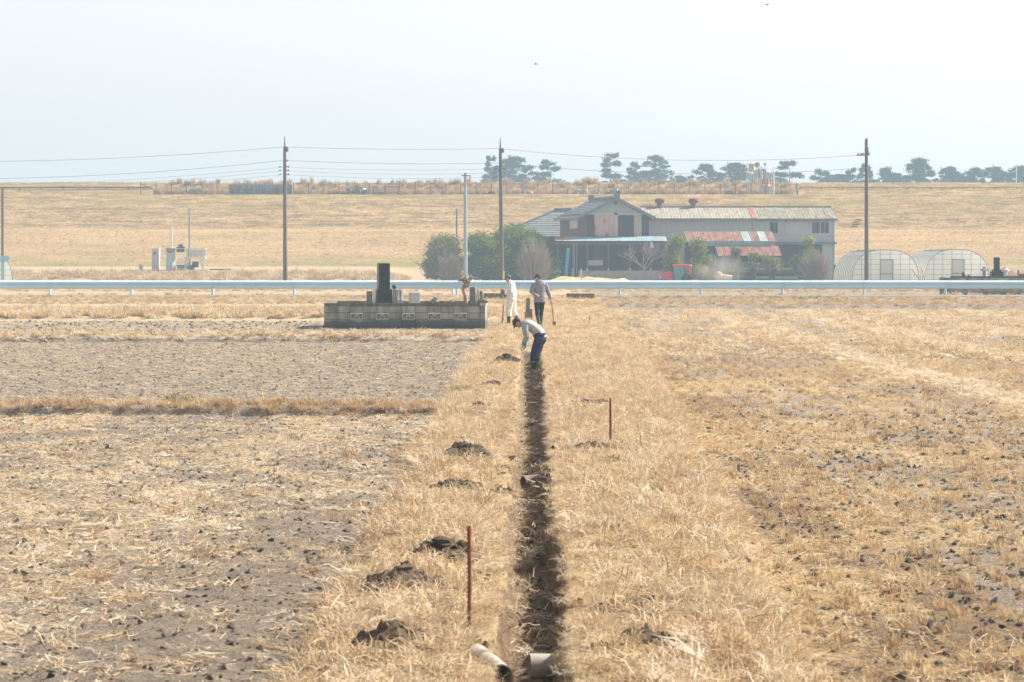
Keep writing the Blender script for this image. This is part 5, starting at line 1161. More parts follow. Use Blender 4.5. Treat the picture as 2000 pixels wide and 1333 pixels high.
window(ls, lx(1485), lx(1520), lz(457), lz(433.5), -.03, m_glass, 2, [m_wallgrey, m_blackhole]); window(ls, lx(1535), lx(1570), lz(457), lz(433.5), -.03, m_glass, 2, [m_palest, m_palest]); window(ls, lx(1585), lx(1620), lz(457), lz(433.5), -.03, m_glass, 2, [m_darkb, m_darkb])
MB().box(xm+.05, Lw+.15, -.5, -.022, lz(477), lz(473.5)).build('ledge', m_concd, ls)
MB().box(lx(1515), lx(1606), -.06, -.025, 0, lz(478)).build('shutter', m_darkb, ls)
for px in (1293, 1360):
    v = MB().lathe([(.32,-.2),(.26,.1),(.26,.42),(.30,.46),(.42,.62),(.46,.74),(.40,.9),(.24,.98),(.05,1.0)], (0,0,0), 14).build('ventilator', m_vent, ls, (lx(px), dep-.3, ry-.1), smooth=True)
    for k in range(10):
        a_ = 2*math.pi*k/10; MB().box(.40,.47,-.02,.02,.5,.86).build('fin', m_vent, v, (0,0,0), a_)
# --- rusty two tier shed in front of it
RY = 246.; rs_ = thing('rusty_shed', 'low two tier shed with rusty and teal sheet metal roofs', 'shed', (PX(1337, RY), RY, 0.05))
def sx(px): return (px-1337)*RY/F
def szz(py): return PZ(py, RY)-.05
N = 11; wU = (sx(1512)-sx(1337))/N; topz = szz(452); botz = szz(471.5); rn = 2.6
for i in range(N):
    me = corrugated(wU-.01, math.hypot(rn, topz-botz), .018, .15, m_teals if i in (7, 9) else m_rusts); o = link('roof_sheet', me, None, rs_); slope(o, (sx(1342)+i*wU, 0, botz+.005*(i % 2)), (-.35, rn, topz-botz), (1, 0, 0))
MB().box(sx(1345), sx(1514), .1, .16, szz(481), szz(473)).build('fascia', m_teal, rs_); MB().box(sx(1340), sx(1506), .2, 2.6, 0, szz(474)).build('wall', m_darkb, rs_)
t2, b2 = szz(480), szz(500)
for i in range(9):
    w_ = (sx(1516)-sx(1392))/9; me = corrugated(w_-.01, math.hypot(1.9, t2-b2), .018, .15, m_rusts); o = link('roof_sheet', me, None, rs_); slope(o, (sx(1392)+i*w_+.38, -1.9, b2+.005*(i % 2)), (-.38, 1.9, t2-b2), (1, 0, 0))
for px in (1394, 1425, 1460, 1495, 1524): MB().box(sx(px)-.06, sx(px)+.06, -1.7, -1.58, 0, b2-.02).build('post', m_wood, rs_)
MB().box(sx(1395), sx(1520), -.3, -.2, 0, b2).build('back_wall', m_blackhole, rs_)
sk = thing('slab_stack', 'stack of grey boards and slabs under the rusty lean-to', 'boards', (PX(1500, RY-2.6), RY-2.6, .0))
for k in range(7):
    w_ = 3.0 - .1*(k % 3); MB().box(-w_+.1*k, w_-.15*k, -.5, .4, k*.27, k*.27+.22).build('board', [m_concd, m_conc, m_darkb][k % 3], sk)
sk2 = thing('slab_stack', 'lower stack of dark beams left of the grey slab stack', 'boards', (PX(1444, RY-2.8), RY-2.8, .0))
for k in range(4): MB().box(-1.4+.1*k, 1.4-.1*k, -.4, .4, k*.3, k*.3+.25).build('board', [m_darkb, m_concd][k % 2], sk2)
bale = thing('straw_roll', 'pale yellow straw roll lying behind the tractor dust', 'straw roll', (PX(1403, 238), 238, PZ(551, 238)))
MB().path([(0,0,.42),(.2,0,.45),(1.25,.1,.38)], [.25,.3,.22], 12).build('roll', m_curtain, bale, smooth=True); MB().ball((0,-.05,.55), .42, 10, 8, (1,.8,1)).build('bundle', m_curtain, bale, smooth=True)
o = MB().hexa([(-.5,-.5,0),(.5,-.5,0),(.5,.5,0),(-.5,.5,0)], [(-.4,-.4,1.5),(.4,-.4,1.5),(.4,.4,1.5),(-.4,.4,1.5)]).build('water_tank', m_dark, None, (PX(1637, 250), 250, .05)); o.modifiers.new('edge','BEVEL').width = .1; tag(o, 'dark tank standing between the long shed and the greenhouse', 'tank')
# heap of straw before the plinth, white stake
hp_ = MB().ball((0,0,0), 1, 18, 8, (5.2, 1.2, .55)).mesh('straw_heap', True)
for v in hp_.vertices: v.co.z += .12*math.sin(v.co.x*2.1)+.06*math.sin(v.co.x*5.3); 
o = link('straw_heap', hp_, M('yellow_straw', (.52,.40,.17), (.62,.5,.27), 6, .95, bump=.05), None, (PX(1140, 236), 236, -.42)); o.scale = (1,1,1.5); tag(o, 'low heap of yellow straw before the farmhouse plinth wall', 'straw heap')
st = thing('tap_post', 'white stake with a crossbar before the farmhouse', 'stake', (PX(1135, 200), 200, 0)); zt_ = PZ(525, 200)
MB().bar((0,0,-.2),(0,0,zt_),.09).build('stake', m_white, st); MB().bar((-.28,-.06,zt_-.62),(.3,-.06,zt_-.62),.05).build('crossbar', m_white, st)

# ------------------------------------------------------------------ tractor and its dust
TY_ = 233.; tz0 = -.44; tr = thing('tractor', 'small red cab tractor with rotary tiller driving left behind the guardrail', 'tractor', (PX(1322, TY_), TY_, tz0))
def ax(px): return (px-1322)*TY_/F
def az(py): return PZ(py, TY_)-tz0
m_red = M('tractor_red', (.62,.03,.055), (.68,.05,.07), 4, .35, spec=.5); m_tyre = M('tyre_rubber', (.02,.02,.02), (.05,.045,.04), 8, .9); m_cabg = M('green_cab_glass', (.05,.20,.19), (.09,.27,.25), 1.5, .12, spec=.6); m_rim = M('silver_rim', (.5,.5,.48), (.58,.58,.55), 9, .5)
zr = az(517); hw_ = .62
hood = MB().path([(ax(1290), 0, az(541)), (ax(1294), 0, az(539)), (ax(1303), 0, az(537.5)), (ax(1314), 0, az(536.5))], [(.26,.10),(.36,.24),(.40,.32),(.42,.36)], 12, side=(0,1,0)).build('hood', m_red, tr, smooth=True)
MB().box(ax(1294), ax(1314), -.37, .37, az(553), az(541)).build('engine_cover', m_red, tr); MB().box(ax(1292)-.05, ax(1315), -.2, .2, .35, .75).build('front_axle_frame', m_dark, tr)
for s in (-1, 1): MB().ball((ax(1290), s*.2, az(542)), .09, 8, 6, (1,1,.8)).build('headlight', m_white, hood, smooth=True)
roof = MB().hexa([(ax(1311.5),-hw_,zr-.16),(ax(1350.5),-hw_,zr-.16),(ax(1350.5),hw_,zr-.16),(ax(1311.5),hw_,zr-.16)], [(ax(1313),-hw_+.06,zr),(ax(1349),-hw_+.06,zr),(ax(1349),hw_-.06,zr),(ax(1313),hw_-.06,zr)]).build('cab_roof', m_red, tr); roof.modifiers.new('edge','BEVEL').width = .05
for s in (-1, 1):
    MB().bar((ax(1316), s*.56, az(551)), (ax(1314), s*.56, zr-.16), .07).bar((ax(1337), s*.6, az(545)), (ax(1336), s*.58, zr-.16), .09).build('cab_pillar', m_dark, tr)
    MB().hexa([(ax(1345),s*.6-.05,az(541)),(ax(1349.5),s*.6-.05,az(541)),(ax(1349.5),s*.6+.05,az(541)),(ax(1345),s*.6+.05,az(541))], [(ax(1344),s*.58-.05,zr-.15),(ax(1349),s*.58-.05,zr-.15),(ax(1349),s*.58+.05,zr-.15),(ax(1344),s*.58+.05,zr-.15)]).build('cab_rear_pillar', m_red, tr)
    MB().hexa([(ax(1316),s*.575-.006,az(551)),(ax(1336),s*.575-.006,az(547)),(ax(1336),s*.575+.006,az(547)),(ax(1316),s*.575+.006,az(551))], [(ax(1314.5),s*.56-.006,zr-.165),(ax(1335.5),s*.56-.006,zr-.165),(ax(1335.5),s*.56+.006,zr-.165),(ax(1314.5),s*.56+.006,zr-.165)]).build('door_glass', m_cabg, tr)
    MB().hexa([(ax(1338),s*.59-.006,az(543)),(ax(1345),s*.59-.006,az(541)),(ax(1345),s*.59+.006,az(541)),(ax(1338),s*.59+.006,az(543))], [(ax(1337),s*.57-.006,zr-.165),(ax(1344),s*.57-.006,zr-.165),(ax(1344),s*.57+.006,zr-.165),(ax(1337),s*.57+.006,zr-.165)]).build('side_glass', m_glass, tr)
    for (px_, r_, w_, nm) in ((1342, .55, .17, 'rear_wheel'), (1299, .36, .12, 'front_wheel')):
        t_ = MB(); t_.lathe([(r_*.62,-w_),(r_*.93,-w_),(r_,-w_*.6),(r_,w_*.6),(r_*.93,w_),(r_*.62,w_)], n=22); t_.v = [(x, z, y) for x, y, z in t_.v]
        for k in range(18):
            a_ = 2*math.pi*k/18; c_, s2 = math.cos(a_), math.sin(a_); t_.bar((c_*r_, -w_*.9, s2*r_), (math.cos(a_+.12)*r_, w_*.9, math.sin(a_+.12)*r_), .05, .06)
        wo = link(nm, MB().tube((0,-.02,0),(0,.02,0),.08).mesh(nm), m_rim, tr, (ax(px_), s*.55, r_)); link('tyre', t_.mesh('tyre', True), m_tyre, wo)
        ri = MB().lathe([(0,-w_*.5),(r_*.5,-w_*.4),(r_*.62,-w_*.95),(r_*.62,w_*.95),(r_*.5,w_*.4),(0,w_*.5)], n=18); ri.v = [(x, z, y) for x, y, z in ri.v]; link('rim', ri.mesh('rim', True), m_rim, wo)
    fe = MB(); pts = [(ax(1342)+.66*math.cos(a_), s*.55, .55+.66*math.sin(a_)) for a_ in np.linspace(.15, 2.7, 9)]; fe.path(pts, (.22, .02), 6, side=(0,1,0)); fe.build('fender', m_dark, tr)
MB().box(ax(1315), ax(1317), -.5, .5, az(538), zr-.17).build('windscreen', m_cabg, tr)
MB().box(ax(1316), ax(1350), -.42, .42, .4, .82).build('chassis', m_dark, tr); MB().box(ax(1336), ax(1344), -.22, .22, .85, 1.0).box(ax(1343), ax(1345), -.22, .22, 1., 1.35).build('seat', m_tyre, tr)
MB().tube((ax(1311), -.3, az(540)), (ax(1311), -.3, az(523)), .035).build('exhaust_pipe', m_dark, tr)
til = MB().path([(ax(1354), -.75, .42), (ax(1354), .75, .42)], .3, 10).box(ax(1350), ax(1364), -.8, .8, .62, .78).bar((ax(1348),0,.6),(ax(1358),0,.75),.12).build('rotary_tiller', m_red, tr)
for k in range(14):
    a_ = k*1.1; MB().bar((ax(1354), -.7+k*.105, .3), (ax(1354)+.3*math.cos(a_), -.7+k*.105, .3+.3*math.sin(a_)), .02, .06).build('tine', m_blade, til)
def dust():
    m, n, l, b = newmat('tilled_dust'); n.remove(b)
    tc = n.new('ShaderNodeTexCoord'); no = n.new('ShaderNodeTexNoise'); no.inputs['Scale'].default_value = .55; no.inputs['Detail'].default_value = 3; l.new(tc.outputs['Object'], no.inputs['Vector'])
    mp = n.new('ShaderNodeMapping'); mp.inputs['Scale'].default_value = (1/2.7, 1/1.8, 1/1.6); l.new(tc.outputs['Object'], mp.inputs[0])
    g = n.new('ShaderNodeTexGradient'); g.gradient_type = 'SPHERICAL'; l.new(mp.outputs[0], g.inputs[0])
    r = n.new('ShaderNodeMapRange'); r.inputs['From Min'].default_value = .38; r.inputs['From Max'].default_value = .66; l.new(no.outputs['Fac'], r.inputs[0])
    mu = n.new('ShaderNodeMath'); mu.operation = 'MULTIPLY'; l.new(r.outputs[0], mu.inputs[0]); l.new(g.outputs[0], mu.inputs[1])
    m2 = n.new('ShaderNodeMath'); m2.operation = 'MULTIPLY'; m2.inputs[1].default_value = .95; l.new(mu.outputs[0], m2.inputs[0])
    pv = n.new('ShaderNodeVolumePrincipled'); pv.inputs['Color'].default_value = (.84,.76,.62,1); l.new(m2.outputs[0], pv.inputs['Density']); l.new(pv.outputs[0], n['Material Output'].inputs['Volume']); return m
o = MB().ball((0,0,0), 1, 16, 10, (2.7, 1.8, 1.6)).build('dust_cloud', dust(), None, (PX(1404, 235.5), 235.5, 1.15)); tag(o, 'cloud of pale dust drifting behind the red tractor', 'dust', kind='stuff')

# ------------------------------------------------------------------ plastic greenhouses
def film():
    m, n, l, b = newmat('greenhouse_film'); n.remove(b)
    d = n.new('ShaderNodeBsdfPrincipled'); d.inputs['Base Color'].default_value = (.86,.87,.84,1); d.inputs['Roughness'].default_value = .35
    t = n.new('ShaderNodeBsdfTranslucent'); t.inputs[0].default_value = (.88,.88,.84,1); tr_ = n.new('ShaderNodeBsdfTransparent'); tr_.inputs[0].default_value = (.9,.92,.9,1)
    m1 = n.new('ShaderNodeMixShader'); m1.inputs[0].default_value = .45; m2 = n.new('ShaderNodeMixShader')
    no = n.new('ShaderNodeTexNoise'); no.inputs['Scale'].default_value = 1.1; r = n.new('ShaderNodeMapRange'); r.inputs['From Min'].default_value = .35; r.inputs['From Max'].default_value = .7; r.inputs['To Min'].default_value = .03; r.inputs['To Max'].default_value = .12
    tc = n.new('ShaderNodeTexCoord'); l.new(tc.outputs['Object'], no.inputs['Vector']); l.new(no.outputs['Fac'], r.inputs[0]); l.new(r.outputs[0], m2.inputs[0])
    l.new(d.outputs[0], m1.inputs[1]); l.new(t.outputs[0], m1.inputs[2]); l.new(m1.outputs[0], m2.inputs[1]); l.new(tr_.outputs[0], m2.inputs[2]); l.new(m2.outputs[0], n['Material Output'].inputs['Surface']); return m
m_film = film(); m_pipe = M('galvanised_pipe', (.2,.2,.2), (.28,.28,.28), 6, .5, metal=.3)
def tunnel(pxl, pxr, ytop, Y, length, label, skew, door=True, group='plastic greenhouses'):
    w = (pxr-pxl)*Y/F; z0 = float(H(PX((pxl+pxr)/2, Y), Y, False)) - .05; h = PZ(ytop, Y) - z0
    o = thing('greenhouse', label, 'greenhouse', (PX((pxl+pxr)/2, Y), Y, z0), skew, group)
    def arc(t, k=1.): a = math.pi*t; c, s = math.cos(a), math.sin(a); return (-w/2*k*math.copysign(abs(c)**.75, c), h*k*abs(s)**.72)
    n = 22; b = MB()
    for j in range(2):
        for i in range(n+1): x, z = arc(i/n); b.v.append((x, j*length, z))
    for i in range(n): b.f.append((i, i+1, n+2+i, n+1+i))
    b.build('film_roof', m_film, o, smooth=True)
    for y in (0.02, length): 
        e = MB(); e.v = [(arc(i/n, .995)[0], y, arc(i/n, .995)[1]) for i in range(n+1)]; e.f = [tuple(range(n+1))]; e.build('end_film', m_film, o)
    for j in range(int(length/1.2)+1):
        MB().path([(arc(i/n, 1.004)[0], j*1.2, arc(i/n, 1.004)[1]) for i in range(n+1)], .022 if j else .03, 5).build('hoop', m_pipe, o)
    for x in [-w*.36, -w*.22, -w*.08, w*.08, w*.22, w*.36]:
        t_ = 0
        zt = h*abs(math.sin(math.acos(min(1, (abs(x)/(w/2))**(1/.75)))))**.72
        MB().tube((x, -.02, 0), (x, -.02, zt), .017, n=5).build('mullion', m_pipe, o)
    for z in np.arange(.45, h*.93, .42):
        s_ = min(1, (z/h))**(1/.72); c_ = math.sqrt(max(0, 1-s_*s_))**.75; MB().tube((-w/2*c_, -.03, z), (w/2*c_, -.03, z), .012, n=5).build('end_rail', m_pipe, o)
    if door:
        d = MB(); x0_, x1_, zt = -w*.08, w*.11, h*.72
        for (a, b_) in (((x0_,-.06,0),(x0_,-.06,zt)),((x1_,-.06,0),(x1_,-.06,zt)),((x0_,-.06,zt),(x1_,-.06,zt)),((x0_,-.06,zt*.45),(x1_,-.06,zt*.45))): d.bar(a, b_, .055)
        dd = d.build('door', m_pipe, o); MB().box(x0_+.03, x1_-.03, -.055, -.05, .05, zt-.03).build('door_film', m_film, dd)
    for x in (-w/2-.02, w/2+.02): MB().box(x-.03, x+.03, 0, length, -.1, .22).build('skirt_board', m_palest, o)
    return o
tunnel(1664, 1795, 488.5, 212, 13, 'plastic film greenhouse behind the wooden utility pole', R(0))
tunnel(1806, 1932, 488, 214, 13, 'plastic film greenhouse behind the far grave plot wall', R(0))
t_ = tunnel(-110, 23, 489, 208, 13, 'plastic film greenhouse with a blue strip at the left power pole', R(14), False)
t_.location.x += 0
for i, (px, h_) in enumerate(((1793, 22), (1802, 24))):
    o = MB().bar((0,0,0), (-.75 if i == 0 else -.35, .3, h_*1.25*209/F*1.0), .08).build('timber_prop', m_handle, None, (PX(px+7, 209), 209, PZ(553, 209))); tag(o, ['light timber leaning on the end of the greenhouse behind the pole', 'light timber leaning between the two greenhouses'][i], 'timber')
o = MB().box(-.12,.12,-.1,-.05,0,1.5).box(-.2,.5,-.1,-.04,1.4,1.9).build('blue_strip', M('blue_tape', (.20,.5,.68), (.3,.58,.74), 4, .6), t_, ((22-10+110)*208/F/2 - 0.55, -.05, .55))

# ------------------------------------------------------------------ utility poles and wires
m_polew = M('creosoted_wood', (.085,.07,.06), (.155,.13,.11), 5, .9, stretch=(1,1,.1), bump=.01); m_polec = M('grey_concrete_pole', (.24,.29,.32), (.32,.37,.40), 2, .8, stretch=(1,1,.3)); m_wire = M('dull_wire', (.13,.13,.135), (.18,.18,.18), 2, .7); m_ins = M('insulator', (.07,.075,.08), (.13,.13,.14), 12, .4)
PYY = 196.
def pole(px, ytop, Y, rb, rt, mat, label, group='utility poles', lean=0, z0=None, spike=0, sleeve=False):
    z0 = float(H(PX(px, Y), Y, False)) if z0 is None else z0; h = PZ(ytop, Y)-z0; o = thing('utility_pole', label, 'utility pole', (PX(px, Y)+lean, Y, z0), group=group)
    hs = h - spike; MB().path([(0,0,-.8),(-lean*.5,0,hs*.5),(-lean*hs/h,0,hs)], [rb*1.03,(rb+rt)/2,rt], 12).build('shaft', mat, o, smooth=True)
    if spike: MB().path([(-lean,0,hs-.25),(-lean,0,h)], [rt*.75,.02], 8).build('spike', m_ins, o, smooth=True)
    if sleeve: MB().tube((.12,-.2,.0),(.12,-.2,1.25),.06,n=8).build('guy_sleeve', m_yel, o)
    return o, h
pA, hA = pole(556, 266, PYY, .18, .115, m_polew, 'dark wooden pole with a spiked top standing alone left of the graves', lean=.05, spike=.85)
pB, hB = pole(977, 269, PYY+1, .18, .115, m_polew, 'dark wooden pole with yellow guy sleeve before the big shrub', lean=.13, spike=.85, sleeve=True)
pC, hC = pole(1692, 273, PYY+2, .18, .115, m_polew, 'dark wooden pole with a crossarm before the greenhouse', lean=.03, spike=0)
def zy(o, py): return PZ(py, o.location.y) - o.location.z
for o, ys in ((pA, (288, 314, 326, 333, 341)), (pB, (291, 319, 330, 338, 346))):
    xx = -.05 if o is pA else -.12
    for i, y_ in enumerate(ys):
        z = zy(o, y_); sp = .3 if i > 1 else .2
        br = MB().bar((xx-.02,-.1,z),(xx+sp,-.1,z),.05).build('bracket', m_ins, o); MB().lathe([(.03,-.09),(.055,-.05),(.04,-.02),(.055,.02),(.03,.07)], (xx+sp,-.1,z), 8).build('insulator', m_ins, br, smooth=True)
        if i > 1: MB().tube((xx-.45,-.1,z-.03),(xx-.25,-.1,z+.0),.035,n=6).build('spool', m_ins, o)
MB().lathe([(.09,0),(.12,.05),(.12,.3),(.08,.36)], (.13,-.12,zy(pA,297)), 10).build('switch', m_ins, pA, smooth=True); MB().lathe([(.09,0),(.12,.05),(.12,.3),(.08,.36)], (.05,-.12,zy(pB,299)), 10).build('switch', m_ins, pB, smooth=True)
MB().bar((-.75,-.12,zy(pC,304)),(.22,-.12,zy(pC,302.5)),.09).build('crossarm', m_ins, pC)
for x in (-.68, -.45, -.3, -.12, .15): MB().lathe([(.03,0),(.065,.04),(.05,.09),(.065,.13),(.03,.2)], (x,-.12,zy(pC,304)), 8).build('insulator', m_ins, pC, smooth=True)
MB().tube((0,0,hC-.3),(0,0,hC),.05,n=8).lathe([(.09,0),(.1,.12),(.04,.2)], (0,0,hC-.1), 8).build('pole_top', m_ins, pC); MB().lathe([(.12,0),(.16,.1),(.16,.5),(.1,.6)], (-.02,-.15,zy(pC,302)), 10).build('switch', m_ins, pC, smooth=True)
for y_ in (325, 331, 352): MB().bar((-.3,-.12,zy(pC,y_)),(.0,-.12,zy(pC,y_)),.05).build('bracket', m_ins, pC)
MB().lathe([(.17,0),(.19,.02),(.17,.2)], (0,0,zy(pC,551)), 10).build('ring', m_curtain, pC)
gp_, hg = pole(909, 338, 236, .20, .13, m_polec, 'pale blue grey concrete pole with a small crossarm beside the left shrub', z0=0.)
gx = .0; MB().bar((-.38,-.15,hg-.25),(.5,-.15,hg-.28),.09).bar((.45,-.15,hg-.3),(.3,-.15,hg-.8),.05).bar((-.1,-.15,hg-.7),(.15,-.15,hg-.7),.07).build('crossarm', m_ins, gp_)
pole(892, 408, 262, .09, .07, m_polew, 'thin dark pole standing behind the left shrub')
pole(370, 407, 261, .11, .09, M('grey_steel_pole', (.24,.25,.28), (.32,.33,.36), 3, .6), 'slim grey pole rising from the pump platform')
pole(5, 367, 213, .13, .11, m_polew, 'dark pole rising behind the greenhouse with the blue strip')
def wire(p, q, sag, r, label, group='overhead wires', n=18):
    p = Vector(p); q = Vector(q); pts = []
    for i in range(n+1): t = i/n; v = p.lerp(q, t); v.z -= sag*4*t*(1-t); pts.append(v-p)
    o = MB().path(pts, r, 4).build('overhead_wire', m_wire, None, p); tag(o, label, 'wire', group)
def wp(o, px, py): return Vector((PX(px, o.location.y), o.location.y-.1, PZ(py, o.location.y)))
ordn = ['top', 'second', 'third', 'fourth', 'lowest']
for i, (ya, yb) in enumerate(((287.5,290.5),(314,319),(327,330),(334,338),(341.5,346))):
    wire(wp(pA, 559, ya), wp(pB, 974, yb), .12 + .02*i, .013 if i < 2 else .009, '%s overhead wire between the lone pole and the pole before the shrub' % ordn[i])
for i, (ya, yl, sg) in enumerate(((287.5,300,.85),(314,333,1.),(327,349,.9),(334,357,.9),(341.5,366,.9))):
    wire(wp(pA, 553, ya), Vector((PX(-560, PYY), PYY-.1, PZ(yl, PYY))), sg, .013 if i < 2 else .009, '%s wire leaving the lone pole away from the graves' % ordn[i])
for i, (ya, yc) in enumerate(((291,304),(319,329))):
    wire(wp(pB, 980, ya), wp(pC, 1676, yc), .62, .013, '%s overhead wire from the sleeved pole to the crossarm pole' % ordn[i])
wire(P(8, 431, 213), P(370, 434, 260.9), .3, .014, 'low wire crossing before the levee to the pump platform pole'); wire(P(370, 434, 260.9), P(892, 431, 261.9), .3, .014, 'low wire before the levee from the pump pole to the thin pole')
wire(P(892, 431, 261.9), P(1120, 440, 250), .3, .014, 'low wire from the thin pole to the farmhouse'); wire(P(911, 352, 235.9), P(975, 455, 168), .1, .014, 'slanting cable between the concrete pole and the wooden pole')

# ------------------------------------------------------------------ pump station at the foot of the levee
QY = 261.; qz = float(H(PX(350, QY), QY, False)); m_offw = M('off_white_paint', (.56,.55,.49), (.66,.65,.6), 5, .6); m_cabin = M('blue_grey_cabinet', (.36,.42,.47), (.45,.5,.55), 3, .6)
def qx(px, o): return PX(px, QY)-o.location.x
def qzz(py): return PZ(py, QY)-qz
cb = thing('control_cabinet', 'blue grey control cabinet on its own left of the pump platform', 'cabinet', (PX(303.5, QY), QY, qz)); hc = qzz(487)
MB().box(-.37,.27,0,.5,.05,hc).build('casing', m_cabin, cb); MB().box(.272,.4,-.02,.52,.03,hc+.04).build('side_panel', m_offw, cb); MB().box(-.42,.42,-.05,.55,-.1,.05).build('plinth', m_conc, cb); MB().box(-.18,.05,-.03,-.004,hc-.55,hc-.3).build('meter', m_dark, cb); MB().box(-.42,.42,-.04,.54,hc+.041,hc+.09).build('lid', m_offw, cb)
sl = thing('sluice_gate_drive', 'round sluice drive column with a tall spindle tube next to the platform', 'sluice drive', (PX(333, QY), QY, qz))
MB().lathe([(.46,0),(.46,qzz(494)),(.34,qzz(492))], n=14).build('column', m_cabin, sl, smooth=True); MB().lathe([(.3,qzz(492)),(.5,qzz(490)),(.5,qzz(485)),(.25,qzz(482))], n=12).build('gearbox', m_greyst, sl, smooth=True); MB().tube((.1,0,qzz(484)),(.1,0,qzz(441)),.1,.09,10).build('spindle_tube', m_offw, sl); MB().ball((-.1,-.45,qzz(491)),.2,8,6).build('handwheel_hub', m_rust, sl)
mt = MB().box(-.5,.3,-.3,.3,0,.55).box(-.3,.1,-.25,.25,.55,.8).build('motor', m_dark, sl, (1.15, 0, qzz(493)))
pf = thing('pump_platform', 'white steel pump platform with railings on braced legs', 'platform', (PX(343, QY), QY-.6, qz)); pz0 = qzz(503); pz1 = qzz(486)
pw_ = (402-343)*QY/F; x1 = (362-343)*QY/F
MB().box(x1, pw_, 0, 1.3, pz0-.12, pz0).build('deck', m_offw, pf); 
for a, b_, m_ in ((x1, 1, 1), (pw_-.35, 1, -1)):
    MB().bar((a+.1,.1,0),(a+.1,.1,pz0-.12),.1).bar((a+.1,.1,.1),(a+.5 if m_ == 1 else a-.2,.1,pz0-.14),.08).build('leg', m_offw, pf); MB().bar((a+.1,1.2,0),(a+.1,1.2,pz0-.12),.1).build('leg', m_offw, pf)
for k in range(9): x = x1 + k*(pw_-x1)/8; MB().bar((x,.03,pz0),(x,.03,pz1),.04).build('baluster', m_offw, pf)
MB().bar((0,.03,pz1),(pw_,.03,pz1),.06).bar((x1,.03,(pz0+pz1)/2),(pw_,.03,(pz0+pz1)/2),.04).bar((pw_,.03,pz1),(pw_,1.25,pz1),.06).bar((pw_,1.25,pz0),(pw_,1.25,pz1),.05).build('handrail', m_offw, pf)
MB().box(x1+.1, pw_-.1, .6, .62, pz0+.05, pz1-.1).build('panel', M('light_green_grey', (.40,.42,.38), (.46,.48,.44), 4, .8), pf)
for k in range(6): MB().box(.05+.0*k, x1-.05, .1+.18*k, .3+.18*k, .12+k*(pz0-.15)/6, .16+k*(pz0-.15)/6).build('stair_tread', m_conc, pf)
MB().bar((.05,.1,.0),(.05,1.2,pz0),.06).bar((x1-.05,.1,.0),(x1-.05,1.2,pz0),.06).build('stair_stringer', m_offw, pf); MB().box(.1, x1+.9, .9, 1.6, 0, .5).build('pump_block', m_greyst, pf); MB().tube((x1+.7,.7,.55),(x1+1.3,.7,.55),.3,n=12).build('motor', m_dark, pf)
MB().box(-2.2, 3.3, -.5, 1.9, -.15, .02).build('base_slab', m_concd, pf)
o = MB().box(-1.05,1.05,-.5,.5,-.1,.12).build('concrete_cover', m_concd, None, (PX(431, QY), QY, qz)); tag(o, 'flat dark concrete cover right of the pump platform', 'cover')
o = MB().lathe([(.2,0),(.2,.5),(.1,.6)], n=10).build('marker_stone', m_palest, None, (PX(275, QY), QY, qz), smooth=True); tag(o, 'small pale marker stone left of the control cabinet', 'marker')

# ------------------------------------------------------------------ top of the levee
EY = 291.2
def ez_(px, Y=EY): return float(H(PX(px, Y), Y, False))
fence = thing('wire_fence', 'long wire fence on dark posts along the top of the levee', 'fence', (PX(275, EY), EY, ez_(600)))
fpost = MB().tube((0,0,-.3),(0,0,1.35),.05,n=6).mesh('post'); fpost.materials.append(m_polew)
fx0 = PX(275, EY); fx1 = PX(1556, EY); nf = 43
for i in range(nf+1):
    x = fx0 + i*(fx1-fx0)/nf; o = link('post', fpost, None, fence, (x-fx0, 0, 0)); o.rotation_euler = (0, rng.normal(0, .04), 0); o.scale = (1, 1, rng.uniform(.85, 1.1))
for z in (.35, .75, 1.15): MB().path([(i*(fx1-fx0)/nf, -.05, z+rng.normal(0, .03)) for i in range(nf+1)], .012, 4).build('fence_wire', m_wire, fence)
MB().bar((0,0,1.2),(2.2,.3,.1),.09).build('brace', m_polew, fence); MB().bar((fx1-fx0,0,1.3),(fx1-fx0+.1,0,0),.12).build('end_post', m_polew, fence)
# reeds along the fence
c_reed = source('reed_clump', jitter_items(lambda s: blades(60, .5, .5, 1.35, 62, 89, .35, .045, s), 6, m_reed, 700) + jitter_items(lambda s: blades(46, .5, .7, 1.6, 70, 89, .3, .05, s), 2, m_levgrass, 720))
def kreed(X, Y): return np.clip(.35 + 1.1*fbm(X*.12, Y*.2, 81, 3), 0, 1)
p = spots(lambda y: 4.6, 292.9, 295.6, lambda y: PX(300, 292), lambda y: PX(1552, 292), kreed); p = np.concatenate([p, spots(lambda y: 1.2, 296, 300, lambda y: PX(310, 298), lambda y: PX(1545, 298))])
scatter('reeds', c_reed, p, (.55, .7), .08, 'band of dry pinkish reeds standing behind the fence on the levee', 'reeds')
p = spots(lambda y: 1.6, 291.0, 291.5, lambda y: PX(600, 291), lambda y: PX(1552, 291), lambda X, Y: fbm(X*.2, Y*.2, 83, 2))
scatter('fence_weeds', c_reed, p, (.35, .6), .15, 'low dry weeds tangled in the wire fence', 'weeds')
